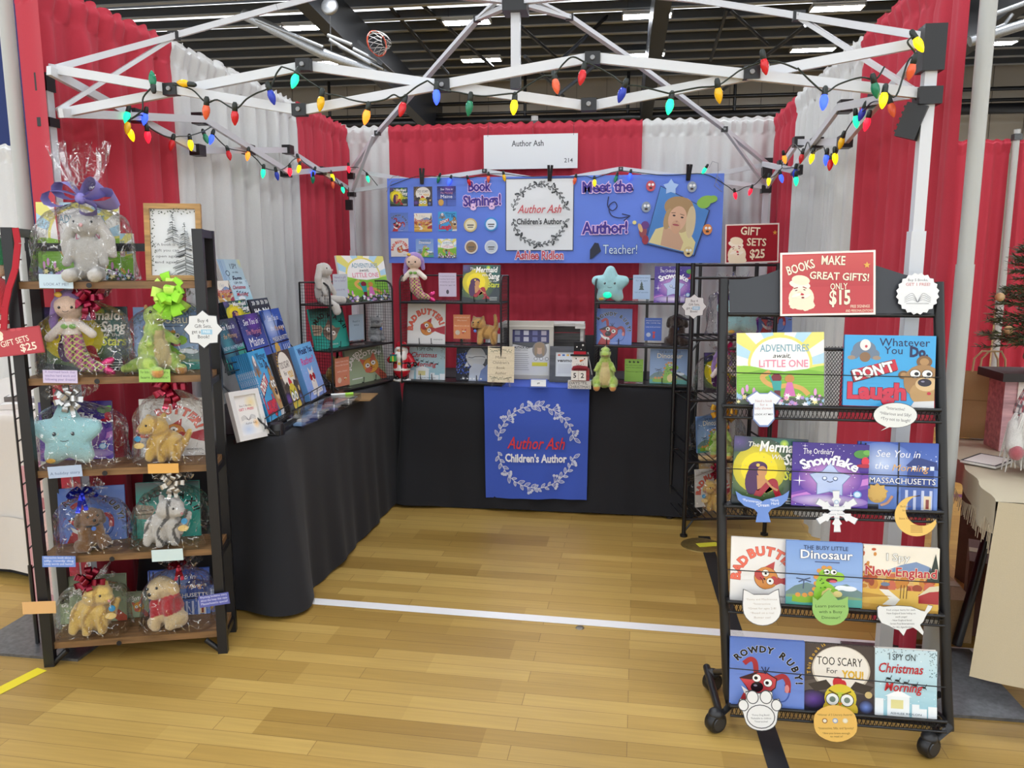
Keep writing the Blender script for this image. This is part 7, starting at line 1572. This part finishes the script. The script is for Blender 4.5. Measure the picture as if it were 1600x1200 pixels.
# small blue card holder
M = T(*mid(841, 607, .01)) @ RX(-8); t = thing('card_holder', 'small blue business card holder at the front of the table', 'card holder', M); MB('2f55b4').box((0, .004, .024), (.098, .01, .048)).build('holder', 'gloss', t)
a = Art('e9ecee', .45); a.text('#9', .5, .16, .16, '55585a', bold=.02); a.line([(.2, .36), (.5, .4), (.8, .36)], .012, '9aa4ae'); m = MB('e9ecee').box((0, -.002, .026), (.084, .004, .038)); a.onto(m, T(-.042, -.0042, .007) @ RX(90), .084); m.build('business_card', 'print_', t)
mk = thing('white_pen', 'white pen leaning by the snowman block', 'pen', T(*mid(924, 590, .1))); MB('e4e4e0').tube([(0, 0, .0), (-.03, .02, .14)], .004, 8).build('barrel', 'plastic', mk)
# chairs behind the table
def chair(p, yaw, label, back='c9c9c7', frame='9a9a9a'):
    t = thing('folding_chair', label, 'chair', T(*p) @ RZ(yaw))
    bk = MB(back); pts = [(-.21, 0), (.21, 0), (.225, .2), (.2, .28), (.16, .31), (-.16, .31), (-.2, .28), (-.225, .2)]
    bk.M = T(0, .0, .62) @ RX(82); bk.prism(pts, -.012, .012); bk.M = None; bk.build('backrest', 'plastic', t)
    bk = MB(back); bk.prism([(-.2, -.4), (.2, -.4), (.22, 0), (-.22, 0)], .43, .455); bk.build('seat', 'plastic', t)
    for s in (-.22, .22):
        MB(frame).tube([(s, -.42, 0), (s, -.05, .45), (s, .06, .9)], .012, 8).build('leg', 'metal', t); MB(frame).tube([(s, .12, 0), (s, -.3, .43)], .012, 8).build('leg', 'metal', t)
    return t
p = onY(798, 560, 5.2); chair((p.x, 5.5, 0), 4, 'pale grey folding chair behind the back table')
p = onY(912, 560, 5.3); chair((p.x, 5.5, 0), -5, 'black folding chair behind the back table', '141416', '141416')
# ================================================================ tall wire tower at the back right
tw = upright(onZ(1068, 838, 0), onZ(1194, 836, 0)); TW = tw.uv(1194, 836)[0]; TD = .3
tt = thing('wire_tower', 'tall black wire tower shelf at the right end of the back table', 'shelf', stand(tw)); tz = lambda y, d=0: tw.back(d).uv(1110, y)[1]
TZL = [tz(811), tz(722), tz(626), tz(531)]; ttop = tz(411)
for x in (0, TW):
    for y in (0, TD): MB(BLK).tube([(x, y, 0), (x, y, ttop if y == 0 else ttop - .0)], .011, 10).build('post', 'metal', tt); MB(BLK).lathe([(0, 0), (.02, 0), (.02, .012), (0, .014)], 12, M=T(x, y, 0)).build('foot', 'metal', tt)
    for z in TZL: MB(BLK).tube([(x, 0, z + .1), (x, TD, z + .1)], .005, 8).build('side_rail', 'metal', tt)
for z in TZL:
    m = MB(BLK)
    for i in range(12): m.tube([(TW * i / 11, 0, z), (TW * i / 11, TD, z)], .003, 6)
    m.build('shelf', 'metal', tt)
    for y in (0, TD): MB(BLK).tube([(0, y, z), (TW, y, z)], .007, 8).build('shelf_rail', 'metal', tt)
    MB(BLK).tube([(.0, 0, z - .07), (.05, 0, z)], .005, 6).build('brace', 'metal', tt)
for y, z in ((0, ttop - .01), (TD, ttop - .01), (0, ttop - .075)): MB(BLK).tube([(0, y, z), (TW, y, z)], .007, 8).build('top_rail', 'metal', tt)
for x in (.12, .3): MB(BLK).tube([(TW * x / .42, TD, 0), (TW * x / .42, TD, ttop)], .009, 8).build('back_bar', 'metal', tt)
def TM(px, d, z, yaw=0): return stand(tw, tw.o + tw.x * tw.back(d).uv(px, 600)[0] - tw.z * d + V(0, 0, z + .006)) @ RZ(yaw)
def tbook(cv, px, d, z, w_, label, yaw=0): return book(cv, TM(px, d, z, yaw) @ RX(84), w_, w_, .012, label)
card(tw, ((1133, 352), (1217, 347), (1217, 411), (1133, 411)), '9a2631', [], 'dark red gift price sign standing on the tall wire tower', -.02, name='price_sign', extra=gift25, cat='sign', t=.003, fin='gloss')
shaped(tw, q4(1064, 459, 1105, 499), BURST, 'e0e3e4', 'white star shaped offer sign on the tall wire tower', buy, off=.02)
star_plush(TM(1152, .12, TZL[3]), .8, 'pale blue star plush in a gift bag on the top shelf of the tower'); tbook('snowflake', 1150, .2, TZL[3], .22, 'purple picture book behind the star plush on the wire tower'); bag(TM(1152, .16, TZL[3]), .34, .27, .22, 'clear gift bag with silver bow on the top shelf of the tower', (-.04, 0), .05, 12, ('b4b4b4', .05, 'pull', 'foil'))
tbook('ruby', 1205, .22, TZL[3], .2, 'blue picture book at the right of the tower top shelf')
mermaid_doll(TM(1128, .12, TZL[2]), .66, 'mermaid doll in a gift bag on the third shelf of the tower', 1); tbook('mermaid', 1132, .2, TZL[2], .22, 'dark picture book behind the mermaid doll on the wire tower'); bag(TM(1130, .16, TZL[2]), .3, .24, .22, 'clear gift bag with magenta bow on the tower', (-.0, 0), .04, 13, ('c02a68', .05, 'pull', 'foil'))
dino_plush(TM(1132, .12, TZL[1], -20), .64, 'green dinosaur plush in a gift bag on the second shelf of the tower'); tbook('dinosaur', 1118, .2, TZL[1], .2, 'blue picture book behind the green dinosaur on the wire tower', 20); bag(TM(1124, .16, TZL[1]), .28, .24, .22, 'clear gift bag with gold bow on the tower', (.02, 0), .03, 14, ('c8962a', .075, 'pull', 'foil'))
lying_cat(TM(1126, .12, TZL[0]), .8, 'yellow cat plush in a gift bag on the lowest shelf of the tower'); tbook('badbutter', 1122, .2, TZL[0], .21, 'white picture book behind the yellow cat on the wire tower', 12); bag(TM(1130, .16, TZL[0]), .36, .22, .24, 'clear gift bag with dark red bow on the lowest tower shelf', (-.02, 0), .03, 15, ('8f1830', .045, 'pull', 'foil'))
# ================================================================ next stall at the right
za = .74; TQ = T(1.12, 2.33, 0) @ RZ(-11.5)
ct = thing('folding_table', 'folding table of the next stall at the right edge', 'table', TQ); MB('3a2c26').box((.75, .45, za - .02), (1.5, .88, .03)).build('tabletop', 'wood', ct)
for sx, sy in ((.16, .75), (1.35, .75), (1.35, .12)): MB('17171a').tube([(sx, sy, za - .03), (sx, sy, .45), (sx - .05, sy - .08, .25), (sx - .1, sy - .12, .0)], .018, 8).build('leg', 'metal', ct)
nb = MB('b5a98f')
def cfn(u, v):                                   # top and the short fringed fall at the left
    y = .9 * u; s = v * 1.42 - .1
    if s < 0: return (-.014 + .006 * sin(y * 30), y, za + .008 + s * (1 + .25 * sin(y * 11)))
    return (s, y, za + .008)
nb.grid(cfn, 24, 29)
def efn(u, v):                                   # long fall at the front
    x = -.01 + 1.3 * u; return (x - .04 * v * (1 - u) ** 3 + .004 * sin(u * 40), -.008 - .03 * v - .014 * sin(u * 16 + 1) * v, za + .008 - v * (.53 + .03 * sin(u * 5)))
nb.grid(efn, 30, 14)
bc = nb.build('burlap_cloth', 'cloth', None, TQ); tag(bc, 'cream burlap cloth hanging over the table of the next stall', 'tablecloth'); q = random.Random(8); m = MB('c4b59c')
for i in range(60): y = .02 + .86 * i / 60; m.tube([(-.014, y, za - .09 + .02 * sin(y * 11)), (-.018, y + q.uniform(-.01, .01), za - .12 - q.uniform(0, .04))], .0012, 4)
m.build('fringe', 'cloth', bc)
# paper bag
p = onZ(1512, 690, za); gb_ = thing('paper_bag', 'brown paper bag with twisted handles on the next stall table', 'paper bag', T(p.x + .02, p.y + .04, za + .012) @ RZ(-14) @ RX(-4)); bw, bh, bd = .185, .262, .09
m = MB('a98a5a')
def pbf(u, v):
    a = u * 4; i = int(min(a, 3.999)); f = a - i; c = [(-bw / 2, -bd / 2), (bw / 2, -bd / 2), (bw / 2, bd / 2), (-bw / 2, bd / 2)]; x0, y0 = c[i]; x1, y1 = c[(i + 1) % 4]; k = 1 - .75 * v * v
    return ((x0 + (x1 - x0) * f) * (1 + .02 * v), (y0 + (y1 - y0) * f) * k - (.012 * sin(v * 9) if i == 0 else 0), bh * v)
m.grid(pbf, 32, 14, smooth=False); m.box((0, 0, .003), (bw - .01, bd - .01, .004)); m.box((0, -.053, .15), (bw - .01, .002, .004), '8f7245'); m.build('bag', 'paper', gb_)
for s, y in ((0, -.014), (.03, .014)): MB('c9b184').tube([(-.01 + s, y, bh - .02), (-.005 + s, y, bh + .05), (.02 + s, y, bh + .08), (.06 + s, y, bh + .08), (.075 + s, y, bh + .05), (.08 + s, y, bh - .02)], .004, 8).build('handle', 'paper', gb_)
# riser with dark top and small tree
rp = onZ(1552, 708, za); rs = thing('wooden_riser', 'dusty pink display riser with a dark top on the next stall table', 'riser', T(rp.x + .055, rp.y + .05, za + .01)); rtop = onY(1560, 585, rp.y).z - za
MB('b98f92').box((0, 0, rtop / 2 - .015), (.085, .12, rtop - .03)).build('column', 'wood', rs); MB('1d1412').box((.06, 0, rtop - .015), (.26, .2, .03)).build('top', 'wood', rs); MB('d9cfc6').box((.02, -.063, rtop / 2 - .015), (.04, .006, rtop - .04)).build('panel', 'wood', rs)
tp = V(rp.x + .17, rp.y + .07, za + rtop + .012); tr = thing('christmas_tree', 'small christmas tree with gold baubles on the dark topped riser', 'tree', T(*tp) @ Matrix.Scale(.74, 4)); q = random.Random(4)
MB('5a4432').tube([(0, 0, 0), (0, 0, .9)], .014, 8).build('trunk', 'wood', tr); nd = MB('3f4a30')
for i in range(230):
    z = .1 + .82 * q.random() ** 1.1; L = (.93 - z) * .3 + .03; a = q.uniform(0, 6.28); d = V(cos(a), sin(a), q.uniform(-.1, .35)); o = V(0, 0, z); e = o + d * L
    nd.tube([o, e], [.003, .0015], 4, '4a3c2c')
    for j in range(9):
        t_ = .3 + .7 * j / 8; b_ = o + d * L * t_
        for s in range(4):
            dd = V(q.uniform(-1, 1), q.uniform(-1, 1), q.uniform(-1, 1)).normalized() * .022 + d * .026; nd.tube([b_, b_ + dd], [.0032, .001], 3, q.choice(['33402a', '4a5636', '5f6440', '29341f']))
o = nd.build('branches', 'plastic', tr)
MB('8a7450').lathe([(0, 0), (.06, 0), (.085, .06), (.08, .09), (0, .09)], 16).build('basket_base', 'wicker', tr)
for x, y, z in ((-.2, -.06, .2), (-.15, -.1, .47), (-.24, -.03, .36), (-.12, -.12, .3), (-.1, -.08, .62)): MB('c9a878').ball((x, y, z), .022).build('bauble', 'gloss', tr)
# bearded gnome
gp2 = onZ(1612, 742, za); gn = thing('plush_gnome', 'plush gnome with white beard and plaid hat at the right edge', 'plush toy', T(gp2.x, gp2.y, za + .02) @ Matrix.Scale(.72, 4))
def pl_(p): u, v = (p.z * 28) % 1, (math.atan2(p.y, p.x) * 4) % 1; return 'b04a54' if u < .16 or v < .14 else '6a6c70' if u < .4 or v < .4 else 'd9d6d2'
soft([('c', (0, 0, .1), .11, (0, 0, .22), .09), ('c', (-.1, -.03, .2), .04, (-.13, -.09, .12), .036)], .009, None, .003, 4, 'd8d4cc').build('body', 'plush', gn); soft([('c', (0, 0, .26), .1, (.02, 0, .5), .035)], .008, pl_, 0, 3).build('hat', 'cloth', gn)
MB('b0565e').ball((-.13, -.11, .1), (.03, .03, .035)).build('mitten', 'plush', gn); m = MB('e6e3dc')
for i in range(150):
    a = q.uniform(-1.5, 1.5) - 1.57; r0 = .1; o = V(cos(a) * r0, sin(a) * r0, q.uniform(.2, .27)); m.tube([o, o + V(cos(a) * .03, sin(a) * .04, -.07), o + V(cos(a) * .03 + q.uniform(-.03, .03), sin(a) * .05, -q.uniform(.14, .22))], [.007, .006, .002], 5)
m.build('beard', 'plush', gn)
np_ = thing('notepad', 'small notepad with a black border lying on the burlap cloth', 'notepad', T(*onZ(1543, 722, za + .012)) @ RZ(-45) @ Matrix.Scale(.8, 4)); MB('e2dfd8').box((0, 0, .006), (.14, .2, .01)).build('pages', 'paper', np_); m = MB('1d1d1f')
for s in (-1, 1): m.box((s * .066, 0, .0115), (.008, .2, .001)); m.box((0, s * .096, .0115), (.14, .008, .001))
m.build('border', 'print_', np_)
# cartons under the table
def carton(p, d, yaw, col, label, mark=True):
    t = thing('carton', label, 'box', T(*p) @ RZ(yaw)); MB(col).box((0, 0, d[2] / 2), d).build('body', 'card', t); MB('8f7a58').box((0, 0, d[2] + .0008), (d[0], .05, .0016)).build('tape', 'print_', t)
    MB('241a18').box((-d[0] * .1, -d[1] / 2 - .001, d[2] * .62), (d[0] * .3, .002, .014)).build('handle_hole', 'print_', t)
carton(V(1.24, 3.12, 0), (.26, .32, .17), -2, '8f7450', 'large light brown carton on the floor behind the wheeled rack')
carton(V(1.53, 3.12, 0), (.24, .28, .3), -22, '5a3a30', 'dark brown carton standing under the next stall table'); carton(V(1.72, 3.5, 0), (.26, .28, .42), 8, '4f352c', 'brown carton further back under the next stall table')
